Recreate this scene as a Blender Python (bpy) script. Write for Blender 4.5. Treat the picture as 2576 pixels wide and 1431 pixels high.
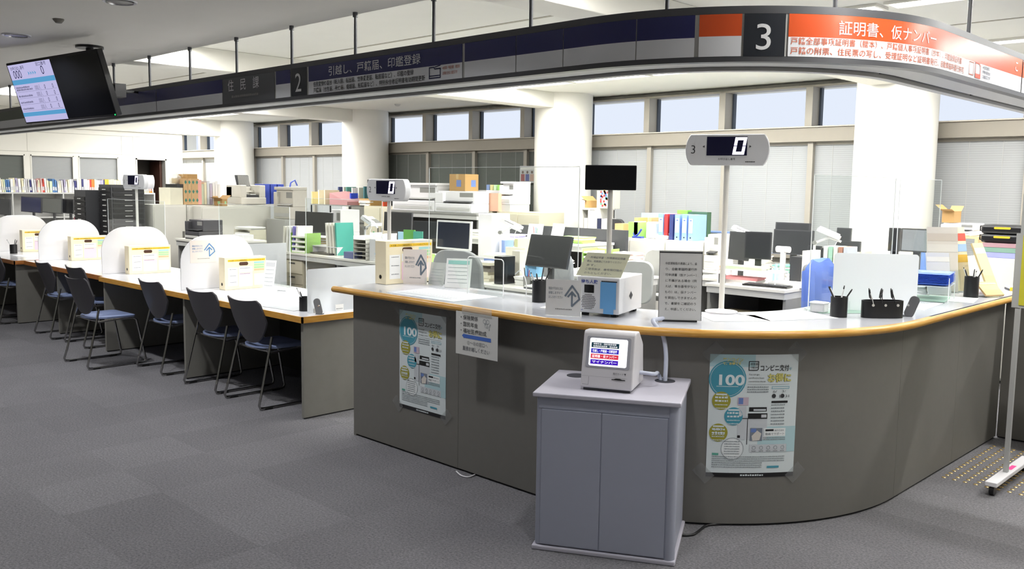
import bpy, math, random
from math import sin, cos, pi, radians, sqrt, atan2
from mathutils import Vector, Matrix
for o in list(bpy.data.objects): bpy.data.objects.remove(o)
SC = bpy.context.scene
COL = SC.collection
rnd = random.Random(7)
# ---------------------------------------------------------------- camera
EYE = 1.62; FPX = 2256.167; CX, CY = 1288.0, 715.5
AX = Vector((0.71548244, 0.08528624, -0.69340546))    # world x in camera (right, down, forward)
AY = Vector((0.69849016, -0.06741756, 0.71243692))
AZ = Vector((0.01401336, -0.994073, -0.10780768))
cam = bpy.data.cameras.new('camera'); cam.sensor_fit = 'HORIZONTAL'; cam.sensor_width = 36
cam.lens = FPX * 36 / 2576; cam.clip_end = 100; cam.clip_start = 0.05
co = bpy.data.objects.new('camera', cam); COL.objects.link(co)
R_ = Vector((AX[0], AY[0], AZ[0])); D_ = Vector((AX[1], AY[1], AZ[1])); F_ = Vector((AX[2], AY[2], AZ[2]))
co.matrix_world = Matrix(((R_[0], -D_[0], -F_[0], 0), (R_[1], -D_[1], -F_[1], 0), (R_[2], -D_[2], -F_[2], EYE), (0, 0, 0, 1)))
SC.camera = co
# ---------------------------------------------------------------- view, world
SC.view_settings.view_transform = 'Standard'; SC.view_settings.look = 'None'
SC.view_settings.exposure = 0.0; SC.view_settings.gamma = 1.0; SC.view_settings.use_curve_mapping = False
SC.cycles.use_denoising = True
SC.cycles.use_adaptive_sampling = True; SC.cycles.adaptive_threshold = 0.12; SC.cycles.adaptive_min_samples = 20
SC.cycles.max_bounces = 5; SC.cycles.diffuse_bounces = 3; SC.cycles.glossy_bounces = 2
SC.cycles.transmission_bounces = 4; SC.cycles.transparent_max_bounces = 12
SC.cycles.caustics_reflective = False; SC.cycles.caustics_refractive = False
SC.cycles.sample_clamp_indirect = 6.0
w = bpy.data.worlds.new('sky'); SC.world = w; w.use_nodes = True
w.node_tree.nodes['Background'].inputs[0].default_value = (0.80, 0.87, 1.0, 1)
w.node_tree.nodes['Background'].inputs[1].default_value = 0.98
# ---------------------------------------------------------------- lights (the room's own fittings; their housings are built with the ceiling)
def area(x, y, z, sx, sy, power, col=(1, 0.985, 0.93), spread=pi, shape='RECTANGLE'):
    l = bpy.data.lights.new('lamp_light', 'AREA'); l.shape = shape; l.size = sx
    if shape == 'RECTANGLE': l.size_y = sy
    l.energy = power; l.color = col; l.spread = spread
    o = bpy.data.objects.new('lamp_light', l); COL.objects.link(o); o.location = (x, y, z)
    return o
BAY = 4.8; COLX = -3.93
OFFICE_LIGHTS = []
for r, y_ in enumerate((4.08, 7.4, 8.75)):
    for bay in range(-1, 4):
        yy = 6.6 if (bay < 0 and r == 1) else y_
        xr = COLX - BAY * bay                      # beam on the right side of nothing: bay spans xr-4.8 .. xr
        for k in range(4):
            x = xr - BAY + 0.62 + 1.19 * k
            if bay == 1 and yy > 8: continue       # the tubes by the window are off in this bay
            if bay == 1 and yy > 6 and k > 1: continue
            if x > 2.6 or (x < -17.6 and yy < 8): continue
            OFFICE_LIGHTS.append((x, 9.7 if x < -18.2 else yy))
for x, y in OFFICE_LIGHTS:
    area(x, y, 2.925, 1.05, 0.14, 21.0 if y < 5 else 37.0, col=(1, 0.99, 0.955))
HALL_LIGHTS = [-9.77, -7.80, -5.84, -3.88, -1.95, 0.05]
HALL_POWER = [20, 21, 23, 13, 9, 8]
for x, pw in zip(HALL_LIGHTS, HALL_POWER):
    area(x, 2.42, 2.735, 0.14, 0.14, pw, col=(0.97, 0.97, 0.98), spread=radians(140), shape='DISK')
for x in (-6.8, -2.9, 0.6):
    area(x, -0.6, 2.735, 0.14, 0.14, 7.0, col=(0.93, 0.95, 1.0), spread=radians(160), shape='DISK')
# ---------------------------------------------------------------- pixel -> point on a real plane (camera above)
def ray(px, py):
    d = Vector((px - CX, py - CY, FPX))
    return Vector((AX.dot(d), AY.dot(d), AZ.dot(d)))
def on(px, py, z):
    d = ray(px, py); t = (z - EYE) / d.z; return d.x * t, d.y * t
def aty(px, py, y):
    d = ray(px, py); t = y / d.y; return d.x * t, EYE + d.z * t
def atx(px, py, x):
    d = ray(px, py); t = x / d.x; return d.y * t, EYE + d.z * t
# ---------------------------------------------------------------- materials
def lin(c):
    if isinstance(c, str):
        c = c.lstrip('#'); c = [int(c[i:i + 2], 16) for i in (0, 2, 4)]
    out = []
    for v in c[:3]:
        v = v / 255.0
        out.append(v / 12.92 if v <= 0.04045 else ((v + 0.055) / 1.055) ** 2.4)
    return (out[0], out[1], out[2], 1)
_M = {}
def mat(name, col, rough=0.6, metal=0.0, spec=0.5, var=0.05, scale=12.0, bump=0.0, bscale=150.0, alpha=None, emit=None, es=1.0, coat=0.0, trans=0.0):
    if name in _M: return _M[name]
    m = bpy.data.materials.new(name); m.use_nodes = True; nt = m.node_tree; N = nt.nodes; L = nt.links
    b = N['Principled BSDF']; c = lin(col)
    b.inputs['Roughness'].default_value = rough; b.inputs['Metallic'].default_value = metal
    b.inputs['Specular IOR Level'].default_value = spec
    if coat: b.inputs['Coat Weight'].default_value = coat; b.inputs['Coat Roughness'].default_value = 0.15
    tc = N.new('ShaderNodeTexCoord')
    if var > 0:
        nz = N.new('ShaderNodeTexNoise'); nz.inputs['Scale'].default_value = scale; nz.inputs['Detail'].default_value = 3
        L.new(tc.outputs['Object'], nz.inputs['Vector'])
        mr = N.new('ShaderNodeMapRange'); mr.inputs['To Min'].default_value = 1 - var; mr.inputs['To Max'].default_value = 1 + var
        L.new(nz.outputs['Fac'], mr.inputs['Value'])
        hs = N.new('ShaderNodeHueSaturation'); hs.inputs['Color'].default_value = c
        L.new(mr.outputs['Result'], hs.inputs['Value']); L.new(hs.outputs['Color'], b.inputs['Base Color'])
    else: b.inputs['Base Color'].default_value = c
    if bump > 0:
        n2 = N.new('ShaderNodeTexNoise'); n2.inputs['Scale'].default_value = bscale; n2.inputs['Detail'].default_value = 2
        L.new(tc.outputs['Object'], n2.inputs['Vector'])
        bp = N.new('ShaderNodeBump'); bp.inputs['Strength'].default_value = bump; bp.inputs['Distance'].default_value = 0.004
        L.new(n2.outputs['Fac'], bp.inputs['Height']); L.new(bp.outputs['Normal'], b.inputs['Normal'])
    if emit is not None:
        b.inputs['Emission Color'].default_value = lin(emit); b.inputs['Emission Strength'].default_value = es
    if alpha is not None: b.inputs['Alpha'].default_value = alpha
    if trans: b.inputs['Transmission Weight'].default_value = trans
    _M[name] = m; return m
def clear_mat(name, tint, refl=0.10, haze=0.0):
    """thin clear sheet: transparent with a little mirror, optional milky haze"""
    if name in _M: return _M[name]
    m = bpy.data.materials.new(name); m.use_nodes = True; nt = m.node_tree; N = nt.nodes; L = nt.links
    N.remove(N['Principled BSDF']); out = N['Material Output']
    tr = N.new('ShaderNodeBsdfTransparent'); tr.inputs[0].default_value = lin(tint)
    gl = N.new('ShaderNodeBsdfGlossy'); gl.inputs['Roughness'].default_value = 0.02
    lw = N.new('ShaderNodeLayerWeight'); lw.inputs[0].default_value = 0.5
    pw = N.new('ShaderNodeMath'); pw.operation = 'POWER'; pw.inputs[1].default_value = 5.0; L.new(lw.outputs['Facing'], pw.inputs[0])
    fr = N.new('ShaderNodeMath'); fr.operation = 'MULTIPLY_ADD'; fr.inputs[1].default_value = 6.0 * refl; fr.inputs[2].default_value = 0.25 * refl; L.new(pw.outputs[0], fr.inputs[0])
    mx = N.new('ShaderNodeMixShader'); L.new(fr.outputs[0], mx.inputs[0]); L.new(tr.outputs[0], mx.inputs[1]); L.new(gl.outputs[0], mx.inputs[2])
    last = mx
    if haze > 0:
        df = N.new('ShaderNodeBsdfDiffuse'); df.inputs[0].default_value = lin('#f2f4f6')
        tl = N.new('ShaderNodeBsdfTranslucent'); tl.inputs[0].default_value = lin('#f2f4f6')
        ad = N.new('ShaderNodeMixShader'); ad.inputs[0].default_value = 0.5
        L.new(df.outputs[0], ad.inputs[1]); L.new(tl.outputs[0], ad.inputs[2])
        m2 = N.new('ShaderNodeMixShader'); m2.inputs[0].default_value = haze
        L.new(mx.outputs[0], m2.inputs[1]); L.new(ad.outputs[0], m2.inputs[2]); last = m2
    L.new(last.outputs[0], out.inputs[0]); _M[name] = m; return m
def glow(name, col, s):
    if name in _M: return _M[name]
    m = bpy.data.materials.new(name); m.use_nodes = True; nt = m.node_tree; N = nt.nodes
    N.remove(N['Principled BSDF']); e = N.new('ShaderNodeEmission'); e.inputs[0].default_value = lin(col); e.inputs[1].default_value = s
    nt.links.new(e.outputs[0], N['Material Output'].inputs[0]); _M[name] = m; return m
def carpet_mat():
    m = bpy.data.materials.new('carpet'); m.use_nodes = True; nt = m.node_tree; N = nt.nodes; L = nt.links; b = N['Principled BSDF']
    b.inputs['Roughness'].default_value = 0.95; b.inputs['Specular IOR Level'].default_value = 0.15
    tc = N.new('ShaderNodeTexCoord')
    n1 = N.new('ShaderNodeTexNoise'); n1.inputs['Scale'].default_value = 90; n1.inputs['Detail'].default_value = 4; n1.inputs['Roughness'].default_value = 0.8
    n2 = N.new('ShaderNodeTexNoise'); n2.inputs['Scale'].default_value = 2.2; n2.inputs['Detail'].default_value = 2
    for n in (n1, n2): L.new(tc.outputs['Object'], n.inputs['Vector'])
    sn = N.new('ShaderNodeVectorMath'); sn.operation = 'SNAP'; sn.inputs[1].default_value = (0.5, 0.5, 10); L.new(tc.outputs['Object'], sn.inputs[0])
    wn = N.new('ShaderNodeTexWhiteNoise'); L.new(sn.outputs[0], wn.inputs['Vector'])
    ck = N.new('ShaderNodeMapRange'); ck.inputs['To Min'].default_value = 0.91; ck.inputs['To Max'].default_value = 1.07; L.new(wn.outputs['Value'], ck.inputs['Value'])
    r1 = N.new('ShaderNodeValToRGB'); r1.color_ramp.elements[0].position = 0.30; r1.color_ramp.elements[1].position = 0.72
    r1.color_ramp.elements[0].color = lin('#57565a'); r1.color_ramp.elements[1].color = lin('#929194')
    L.new(n1.outputs['Fac'], r1.inputs[0])
    mr = N.new('ShaderNodeMapRange'); mr.inputs['To Min'].default_value = 0.9; mr.inputs['To Max'].default_value = 1.1; L.new(n2.outputs['Fac'], mr.inputs['Value'])
    hs = N.new('ShaderNodeHueSaturation'); L.new(r1.outputs[0], hs.inputs['Color']); L.new(mr.outputs[0], hs.inputs['Value'])
    mx = N.new('ShaderNodeMix'); mx.data_type = 'RGBA'; mx.blend_type = 'MULTIPLY'; mx.inputs[0].default_value = 1
    L.new(hs.outputs[0], mx.inputs[6]); L.new(ck.outputs[0], mx.inputs[7]); L.new(mx.outputs[2], b.inputs['Base Color'])
    bp = N.new('ShaderNodeBump'); bp.inputs['Strength'].default_value = 0.5; bp.inputs['Distance'].default_value = 0.01
    L.new(n1.outputs['Fac'], bp.inputs['Height']); L.new(bp.outputs[0], b.inputs['Normal'])
    return m
def blind_mat(name, col):
    """fine horizontal slats of a closed blind"""
    m = bpy.data.materials.new(name); m.use_nodes = True; nt = m.node_tree; N = nt.nodes; L = nt.links; b = N['Principled BSDF']
    b.inputs['Roughness'].default_value = 0.6
    tc = N.new('ShaderNodeTexCoord'); sx = N.new('ShaderNodeSeparateXYZ'); L.new(tc.outputs['Object'], sx.inputs[0])
    mu = N.new('ShaderNodeMath'); mu.operation = 'MULTIPLY'; mu.inputs[1].default_value = 40.0; L.new(sx.outputs['Z'], mu.inputs[0])
    fr = N.new('ShaderNodeMath'); fr.operation = 'FRACT'; L.new(mu.outputs[0], fr.inputs[0])
    cr = N.new('ShaderNodeValToRGB'); e = cr.color_ramp.elements; c = lin(col)
    e[0].position = 0.0; e[0].color = (c[0] * .72, c[1] * .72, c[2] * .72, 1); e[1].position = 0.22; e[1].color = c
    L.new(fr.outputs[0], cr.inputs[0]); L.new(cr.outputs[0], b.inputs['Base Color'])
    bp = N.new('ShaderNodeBump'); bp.inputs['Strength'].default_value = 0.6; bp.inputs['Distance'].default_value = 0.006
    L.new(fr.outputs[0], bp.inputs['Height']); L.new(bp.outputs[0], b.inputs['Normal'])
    return m
def wood_mat(name, c1, c2, rough=0.4):
    if name in _M: return _M[name]
    m = bpy.data.materials.new(name); m.use_nodes = True; nt = m.node_tree; N = nt.nodes; L = nt.links; b = N['Principled BSDF']
    b.inputs['Roughness'].default_value = rough
    tc = N.new('ShaderNodeTexCoord'); mp = N.new('ShaderNodeMapping'); mp.inputs['Scale'].default_value = (2, 2, 30)
    nz = N.new('ShaderNodeTexNoise'); nz.inputs['Scale'].default_value = 4; nz.inputs['Detail'].default_value = 5
    L.new(tc.outputs['Object'], mp.inputs[0]); L.new(mp.outputs[0], nz.inputs['Vector'])
    cr = N.new('ShaderNodeValToRGB'); cr.color_ramp.elements[0].color = lin(c1); cr.color_ramp.elements[1].color = lin(c2)
    cr.color_ramp.elements[0].position = 0.35; cr.color_ramp.elements[1].position = 0.65
    L.new(nz.outputs['Fac'], cr.inputs[0]); L.new(cr.outputs[0], b.inputs['Base Color']); _M[name] = m; return m
def C(col, rough=0.6, **k):          # plain coloured plastic / paper / paint
    return mat('paint_' + col.strip('#') + '_%d' % int(rough * 100), col, rough, **k)
CARPET = carpet_mat()
WALLW = mat('wall_white', '#f1efe6', 0.75, var=0.02, scale=3, bump=0.05)
CEIL = mat('ceiling_white', '#f5f4ec', 0.85, var=0.02, scale=4, bump=0.08)
HCEIL = mat('hall_ceiling_paint', '#eae7df', 0.85, var=0.03, scale=3, bump=0.08)
COLM = mat('column_paint', '#f3f1ea', 0.6, var=0.015, scale=3, bump=0.05)
BEAMM = mat('beam_paint', '#f1efe6', 0.8, var=0.015)
SASH = mat('window_sash_metal', '#a9a49a', 0.5, metal=0.2, var=0.03)
SASHL = mat('transom_bar_metal', '#9d978c', 0.5, metal=0.2, var=0.03)
BLIND = blind_mat('blind_slats', '#b2b5b7')
BLIND_GREY_DIM = blind_mat('grey_dimmed_blind', '#6f7470')  # slats darkened: dimness of the unlit window bay put into their colour
PANELG = mat('counter_laminate', '#74726d', 0.55, var=0.05, scale=25, bump=0.06, bscale=400)
DPANEL = mat('desk_panel_laminate', '#898780', 0.5, var=0.06, scale=18, bump=0.06, bscale=400)
DARKP = mat('dark_modesty_panel', '#3c3a38', 0.6)
WTOP = mat('white_laminate_top', '#e4e5ea', 0.14, spec=0.6, var=0.015, scale=4)
WTOP2 = mat('grey_laminate_top', '#c9cbd3', 0.12, spec=0.6, var=0.02, scale=5)
WOOD = wood_mat('wood_edge', '#c48a34', '#d9a348')
WOODR = wood_mat('bullnose_wood', '#c9923f', '#ddab58', 0.32)
CHROME = mat('chrome', '#a9a8a6', 0.22, metal=1.0, var=0.0)
STEEL = mat('brushed_steel', '#c4c2bd', 0.4, metal=0.25, var=0.02)
WPLA = mat('white_plastic', '#eeedf0', 0.35, var=0.01)
WOFF = mat('off_white_steel', '#dedcd4', 0.45, var=0.02)
CREAM = mat('cream_steel', '#d9d2bc', 0.45, var=0.02)
GREYL = mat('light_grey_steel', '#c4c4c2', 0.45, var=0.02)
GREYM = mat('mid_grey_steel', '#8f8f8c', 0.45, var=0.03)
DGREY = mat('dark_grey_plastic', '#3b3c3f', 0.4, var=0.03)
BLACK = mat('black_plastic', '#17171a', 0.35, var=0.03)
SCRK = mat('black_screen_glass', '#0d0e12', 0.12, var=0.0)
SCRG = mat('dark_matt_screen', '#2e3033', 0.3, var=0.03)
PAPER = mat('white_paper', '#f4f4f1', 0.8, var=0.01)
PAPERG = mat('grey_paper', '#d3d4d6', 0.8, var=0.01)
KRAFT = mat('kraft_board', '#b8935f', 0.8, var=0.04, scale=20)
INK = mat('black_ink', '#1c1c1e', 0.6, var=0)
INKG = mat('grey_ink', '#7d7f84', 0.6, var=0)
ACR = clear_mat('clear_acrylic', '#fbfdfc')
WGLASS = clear_mat('window_glass', '#ffffff', refl=0.0)
ACRE = mat('acrylic_edge', '#f6fbfa', 0.2, var=0.0, emit='#ffffff', es=0.0)
FROST = clear_mat('frosted_acrylic', '#f2f5f7', haze=0.62)
FROST2 = clear_mat('frosted_acrylic_dense', '#e8eaec', haze=0.85)
ARCH = mat('white_partition_board', '#eeedef', 0.5, var=0.01)
# ---------------------------------------------------------------- mesh builder
_TXT = {}
def text_geo(s, bold=0.0, align='LEFT', sp=1.0):
    k = (s, bold, align, sp)
    if k in _TXT: return _TXT[k]
    c = bpy.data.curves.new('t', 'FONT'); c.body = s; c.resolution_u = 5; c.offset = bold; c.align_x = align; c.space_character = sp
    o = bpy.data.objects.new('t', c); COL.objects.link(o)
    dg = bpy.context.evaluated_depsgraph_get(); m = bpy.data.meshes.new_from_object(o.evaluated_get(dg))
    v = [(p.co.x, p.co.y) for p in m.vertices]; f = [tuple(q.vertices) for q in m.polygons]
    bpy.data.objects.remove(o); bpy.data.curves.remove(c); bpy.data.meshes.remove(m)
    _TXT[k] = (v, f); return v, f
def plane_frame(o, u, v, n):
    o, u, v, n = Vector(o), Vector(u), Vector(v), Vector(n)
    return lambda a, b, c=0.0: o + u * a + v * b + n * c
def clip_x(pts, x, sg):
    out = []
    for i in range(len(pts)):
        p, q = pts[i], pts[(i + 1) % len(pts)]; a, b = (p[0] - x) * sg, (q[0] - x) * sg
        if a >= 0: out.append(p)
        if (a > 0 and b < 0) or (a < 0 and b > 0):
            t = a / (a - b); out.append((x, p[1] + (q[1] - p[1]) * t))
    return out
class MB:
    def __init__(s): s.v = []; s.f = []; s.mi = []; s.ms = []
    def idx(s, m):
        if m not in s.ms: s.ms.append(m)
        return s.ms.index(m)
    def raw(s, vs, fs, m, M=None):
        b = len(s.v); i = s.idx(m)
        for p in vs:
            p = Vector(p); s.v.append(M @ p if M else p)
        for f in fs: s.f.append(tuple(b + k for k in f)); s.mi.append(i)
        return s
    def box(s, x0, x1, y0, y1, z0, z1, m, M=None):
        vs = [(x0, y0, z0), (x1, y0, z0), (x1, y1, z0), (x0, y1, z0), (x0, y0, z1), (x1, y0, z1), (x1, y1, z1), (x0, y1, z1)]
        return s.raw(vs, [(0, 3, 2, 1), (4, 5, 6, 7), (0, 1, 5, 4), (1, 2, 6, 5), (2, 3, 7, 6), (3, 0, 4, 7)], m, M)
    def cyl(s, p0, p1, r0, m, r1=None, n=16, caps=True):
        p0, p1 = Vector(p0), Vector(p1); r1 = r0 if r1 is None else r1
        d = (p1 - p0).normalized(); a = d.orthogonal().normalized(); b = d.cross(a)
        vs = [p0 + (a * cos(2 * pi * k / n) + b * sin(2 * pi * k / n)) * r0 for k in range(n)] + [p1 + (a * cos(2 * pi * k / n) + b * sin(2 * pi * k / n)) * r1 for k in range(n)]
        fs = [(k, (k + 1) % n, n + (k + 1) % n, n + k) for k in range(n)]
        if caps: fs += [tuple(reversed(range(n))), tuple(range(n, 2 * n))]
        return s.raw(vs, fs, m)
    def tube(s, pts, r, m, n=8):
        pts = [Vector(p) for p in pts]; rings = []; N = len(pts); up = None
        for i, p in enumerate(pts):
            d = (pts[min(i + 1, N - 1)] - pts[max(i - 1, 0)]).normalized()
            a = d.orthogonal().normalized() if up is None else (up - d * up.dot(d)).normalized()
            up = a; b = d.cross(a); rings.append([p + (a * cos(2 * pi * k / n) + b * sin(2 * pi * k / n)) * r for k in range(n)])
        vs = [q for R in rings for q in R]; fs = []
        for i in range(N - 1):
            for k in range(n): fs.append((i * n + k, i * n + (k + 1) % n, (i + 1) * n + (k + 1) % n, (i + 1) * n + k))
        fs += [tuple(reversed(range(n))), tuple((N - 1) * n + k for k in range(n))]
        return s.raw(vs, fs, m)
    def lathe(s, prof, m, c=(0, 0, 0), n=24):
        vs = []; fs = []
        for r, z in prof:
            for k in range(n): vs.append((c[0] + r * cos(2 * pi * k / n), c[1] + r * sin(2 * pi * k / n), c[2] + z))
        for i in range(len(prof) - 1):
            for k in range(n): fs.append((i * n + k, i * n + (k + 1) % n, (i + 1) * n + (k + 1) % n, (i + 1) * n + k))
        fs += [tuple(reversed(range(n))), tuple((len(prof) - 1) * n + k for k in range(n))]
        return s.raw(vs, fs, m)
    def prism(s, poly, fr, c0, c1, m):
        """extrude polygon in frame fr between offsets c0 and c1"""
        n = len(poly); vs = [fr(a, b, c0) for a, b in poly] + [fr(a, b, c1) for a, b in poly]
        fs = [tuple(reversed(range(n))), tuple(range(n, 2 * n))] + [(k, (k + 1) % n, n + (k + 1) % n, n + k) for k in range(n)]
        return s.raw(vs, fs, m)
    def poly(s, fr, pts, m, c=0.0):
        if getattr(fr, 'bent', False):
            lo, hi = min(p[0] for p in pts), max(p[0] for p in pts); st = 0.03
            if hi - lo > st:            # slice convex shapes so that they follow the curve
                n = int(math.ceil((hi - lo) / st))
                for k in range(n):
                    q = clip_x(clip_x(pts, lo + (hi - lo) * k / n, 1), lo + (hi - lo) * (k + 1) / n, -1)
                    if len(q) > 2: s.raw([fr(a, b, c) for a, b in q], [tuple(range(len(q)))], m)
                return s
        return s.raw([fr(a, b, c) for a, b in pts], [tuple(range(len(pts)))], m)
    def rect(s, fr, a0, b0, a1, b1, m, c=0.0):
        n = max(1, int(abs(a1 - a0) / 0.06)) if getattr(fr, 'bent', False) else 1
        for k in range(n):
            x0 = a0 + (a1 - a0) * k / n; x1 = a0 + (a1 - a0) * (k + 1) / n
            s.poly(fr, [(x0, b0), (x1, b0), (x1, b1), (x0, b1)], m, c)
        return s
    def disc(s, fr, a, b, r, m, c=0.0, n=28, ry=None):
        ry = r if ry is None else ry
        return s.poly(fr, [(a + r * cos(2 * pi * k / n), b + ry * sin(2 * pi * k / n)) for k in range(n)], m, c)
    def ring(s, fr, a, b, r, t, m, c=0.0, n=28):
        for k in range(n):
            A, B = 2 * pi * k / n, 2 * pi * (k + 1) / n
            s.poly(fr, [(a + r * cos(A), b + r * sin(A)), (a + r * cos(B), b + r * sin(B)), (a + (r - t) * cos(B), b + (r - t) * sin(B)), (a + (r - t) * cos(A), b + (r - t) * sin(A))], m, c)
        return s
    def line(s, fr, pts, t, m, c=0.0):
        for (a0, b0), (a1, b1) in zip(pts, pts[1:]):
            c += 0.00012
            d = Vector((a1 - a0, b1 - b0)); L = d.length or 1; nx, ny = -d.y / L * t / 2, d.x / L * t / 2
            ex, ey = d.x / L * t / 3, d.y / L * t / 3
            s.poly(fr, [(a0 - nx - ex, b0 - ny - ey), (a1 - nx + ex, b1 - ny + ey), (a1 + nx + ex, b1 + ny + ey), (a0 + nx - ex, b0 + ny - ey)], m, c)
        return s
    def text(s, fr, txt, a, b, h, m, c=0.001, bold=0.01, align='LEFT', sx=1.0, wid=None):
        v, f = text_geo(txt, bold, align)
        if wid is not None and v:
            w_ = max(p[0] for p in v) - min(p[0] for p in v); sx = wid / (w_ * h)
        if getattr(fr, 'bent', False) and h > 0.05:
            for q in f: s.poly(fr, [(a + v[i][0] * h * sx, b + v[i][1] * h) for i in q], m, c)
            return s
        return s.raw([fr(a + x * h * sx, b + y * h, c) for x, y in v], f, m)
    def dashes(s, fr, a0, a1, b, h, m, c=0.001, seed=0):
        """a line of print too small to read: short strokes"""
        r = random.Random(seed * 31 + int(b * 1000)); x = a0
        while x < a1:
            w_ = h * r.uniform(0.6, 1.6); w_ = min(w_, a1 - x)
            s.rect(fr, x, b, x + w_, b + h * r.uniform(0.75, 1.0), m, c) if w_ > h * 0.2 else None
            x += w_ + h * 0.35
        return s
    def build(s, name, parent=None, smooth=None, bevel=0.0, label=None, seg=2, sub=0):
        me = bpy.data.meshes.new(name); me.from_pydata([tuple(p) for p in s.v], [], s.f)
        for m in s.ms: me.materials.append(m)
        me.polygons.foreach_set('material_index', s.mi)
        if smooth is not None:
            me.polygons.foreach_set('use_smooth', [True] * len(me.polygons)); me.set_sharp_from_angle(angle=radians(smooth))
        me.update(); o = bpy.data.objects.new(name, me); COL.objects.link(o)
        if parent is not None: o.parent = parent
        if bevel > 0:
            b = o.modifiers.new('bevel', 'BEVEL'); b.width = bevel; b.segments = seg; b.limit_method = 'ANGLE'; b.angle_limit = radians(40)
        if sub:
            b = o.modifiers.new('sub', 'SUBSURF'); b.levels = sub; b.render_levels = sub
        if label: o['label'] = label
        return o
def thing(name, label, cat, loc=(0, 0, 0), rz=0.0, group=None):
    o = bpy.data.objects.new(name, None); COL.objects.link(o); o.location = loc; o.rotation_euler = (0, 0, rz)
    o.empty_display_size = 0.05; o['label'] = label; o['category'] = cat
    if group: o['group'] = group
    return o
def tag(o, label, cat, group=None, kind=None):
    o['label'] = label; o['category'] = cat
    if group: o['group'] = group
    if kind: o['kind'] = kind
    return o
def struct(o): o['kind'] = 'structure'; return o
def dup(root, loc=None, rz=None, label=None, group=None, parent=None):
    r = root.copy(); COL.objects.link(r)
    if parent: r.parent = parent
    if loc is not None: r.location = loc
    if rz is not None: r.rotation_euler = (0, 0, rz)
    if label: r['label'] = label
    if group: r['group'] = group
    for ch in list(root.children): dup(ch, parent=r)
    return r
XY = lambda z=0: plane_frame((0, 0, z), (1, 0, 0), (0, 1, 0), (0, 0, 1))
def front(x=0, y=0, z=0): return plane_frame((x, y, z), (1, 0, 0), (0, 0, 1), (0, -1, 0))   # faces -y
def side(x=0, y=0, z=0): return plane_frame((x, y, z), (0, 1, 0), (0, 0, 1), (1, 0, 0))     # faces +x
def rrect(w_, h_, r, n=5, x=0, y=0):
    pts = []
    for cx_, cy_, a in ((w_ / 2 - r, h_ / 2 - r, 0), (-w_ / 2 + r, h_ / 2 - r, 90), (-w_ / 2 + r, -h_ / 2 + r, 180), (w_ / 2 - r, -h_ / 2 + r, 270)):
        for k in range(n + 1):
            t = radians(a + 90 * k / n); pts.append((x + cx_ + r * cos(t), y + cy_ + r * sin(t)))
    return pts
# curved L-shaped path: straight along y = cy - R, quarter turn, then along x = cx + R
class Path:
    def __init__(s, cx, cy, R): s.cx, s.cy, s.R = cx, cy, R
    def at(s, t):
        if t < 0: return s.cx + t, s.cy - s.R, 0.0, -1.0
        a = t / s.R
        if a < pi / 2: return s.cx + s.R * sin(a), s.cy - s.R * cos(a), sin(a), -cos(a)
        return s.cx + s.R, s.cy + (t - s.R * pi / 2), 1.0, 0.0
    def frame(s, off=0.0, z0=0.0):
        def fr(a, b, c=0.0):
            x, y, nx, ny = s.at(a); return Vector((x + nx * (c + off), y + ny * (c + off), b + z0))
        fr.bent = True; return fr
    def samples(s, t0, t1, step=0.07):
        e = s.R * pi / 2; ts = [t0]
        if t0 < 0 < t1: ts.append(0.0)
        lo, hi = max(t0, 0), min(t1, e)
        if hi > lo:
            n = max(1, int((hi - lo) / step)); ts += [lo + (hi - lo) * k / n for k in range(0 if t0 >= 0 and lo != t0 else 1, n + 1)]
        ts.append(t1)
        out = []
        for t in sorted(ts):
            if not out or t - out[-1] > 1e-5: out.append(t)
        return out
    def sweep(s, mb, prof, t0, t1, m, step=0.07, caps=True):
        """closed profile [(offset outward, z)]"""
        ts = s.samples(t0, t1, step); n = len(prof); vs = []
        for t in ts:
            x, y, nx, ny = s.at(t)
            for o_, z in prof: vs.append((x + nx * o_, y + ny * o_, z))
        fs = []
        for i in range(len(ts) - 1):
            for k in range(n): fs.append((i * n + k, (i + 1) * n + k, (i + 1) * n + (k + 1) % n, i * n + (k + 1) % n))
        if caps: fs += [tuple(range(n)), tuple(reversed([(len(ts) - 1) * n + k for k in range(n)]))]
        mb.raw(vs, fs, m); return mb
# ================================================================ SETTING
OC, HC = 2.96, 2.75          # office ceiling, hall ceiling
m = MB(); m.box(-22.5, 3.3, -4.2, 11.2, -0.12, 0, CARPET); struct(m.build('floor'))
m = MB(); m.box(-22.5, 3.3, 3.66, 11.2, OC, OC + 0.15, CEIL); struct(m.build('ceiling'))
m = MB(); m.box(-22.5, 3.3, -4.2, 3.66, HC, HC + 0.36, HCEIL); struct(m.build('ceiling_hall'))
m = MB(); m.box(3.2, 3.35, -4.2, 11.2, 0, 3.1, WALLW); struct(m.build('wall_right'))
m = MB(); m.box(-22.5, 3.3, -4.35, -4.2, 0, 3.1, WALLW); struct(m.build('wall_front'))
m = MB(); m.box(-22.6, -22.5, -4.2, 11.2, 0, 3.1, WALLW); struct(m.build('wall_far_left'))
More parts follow.
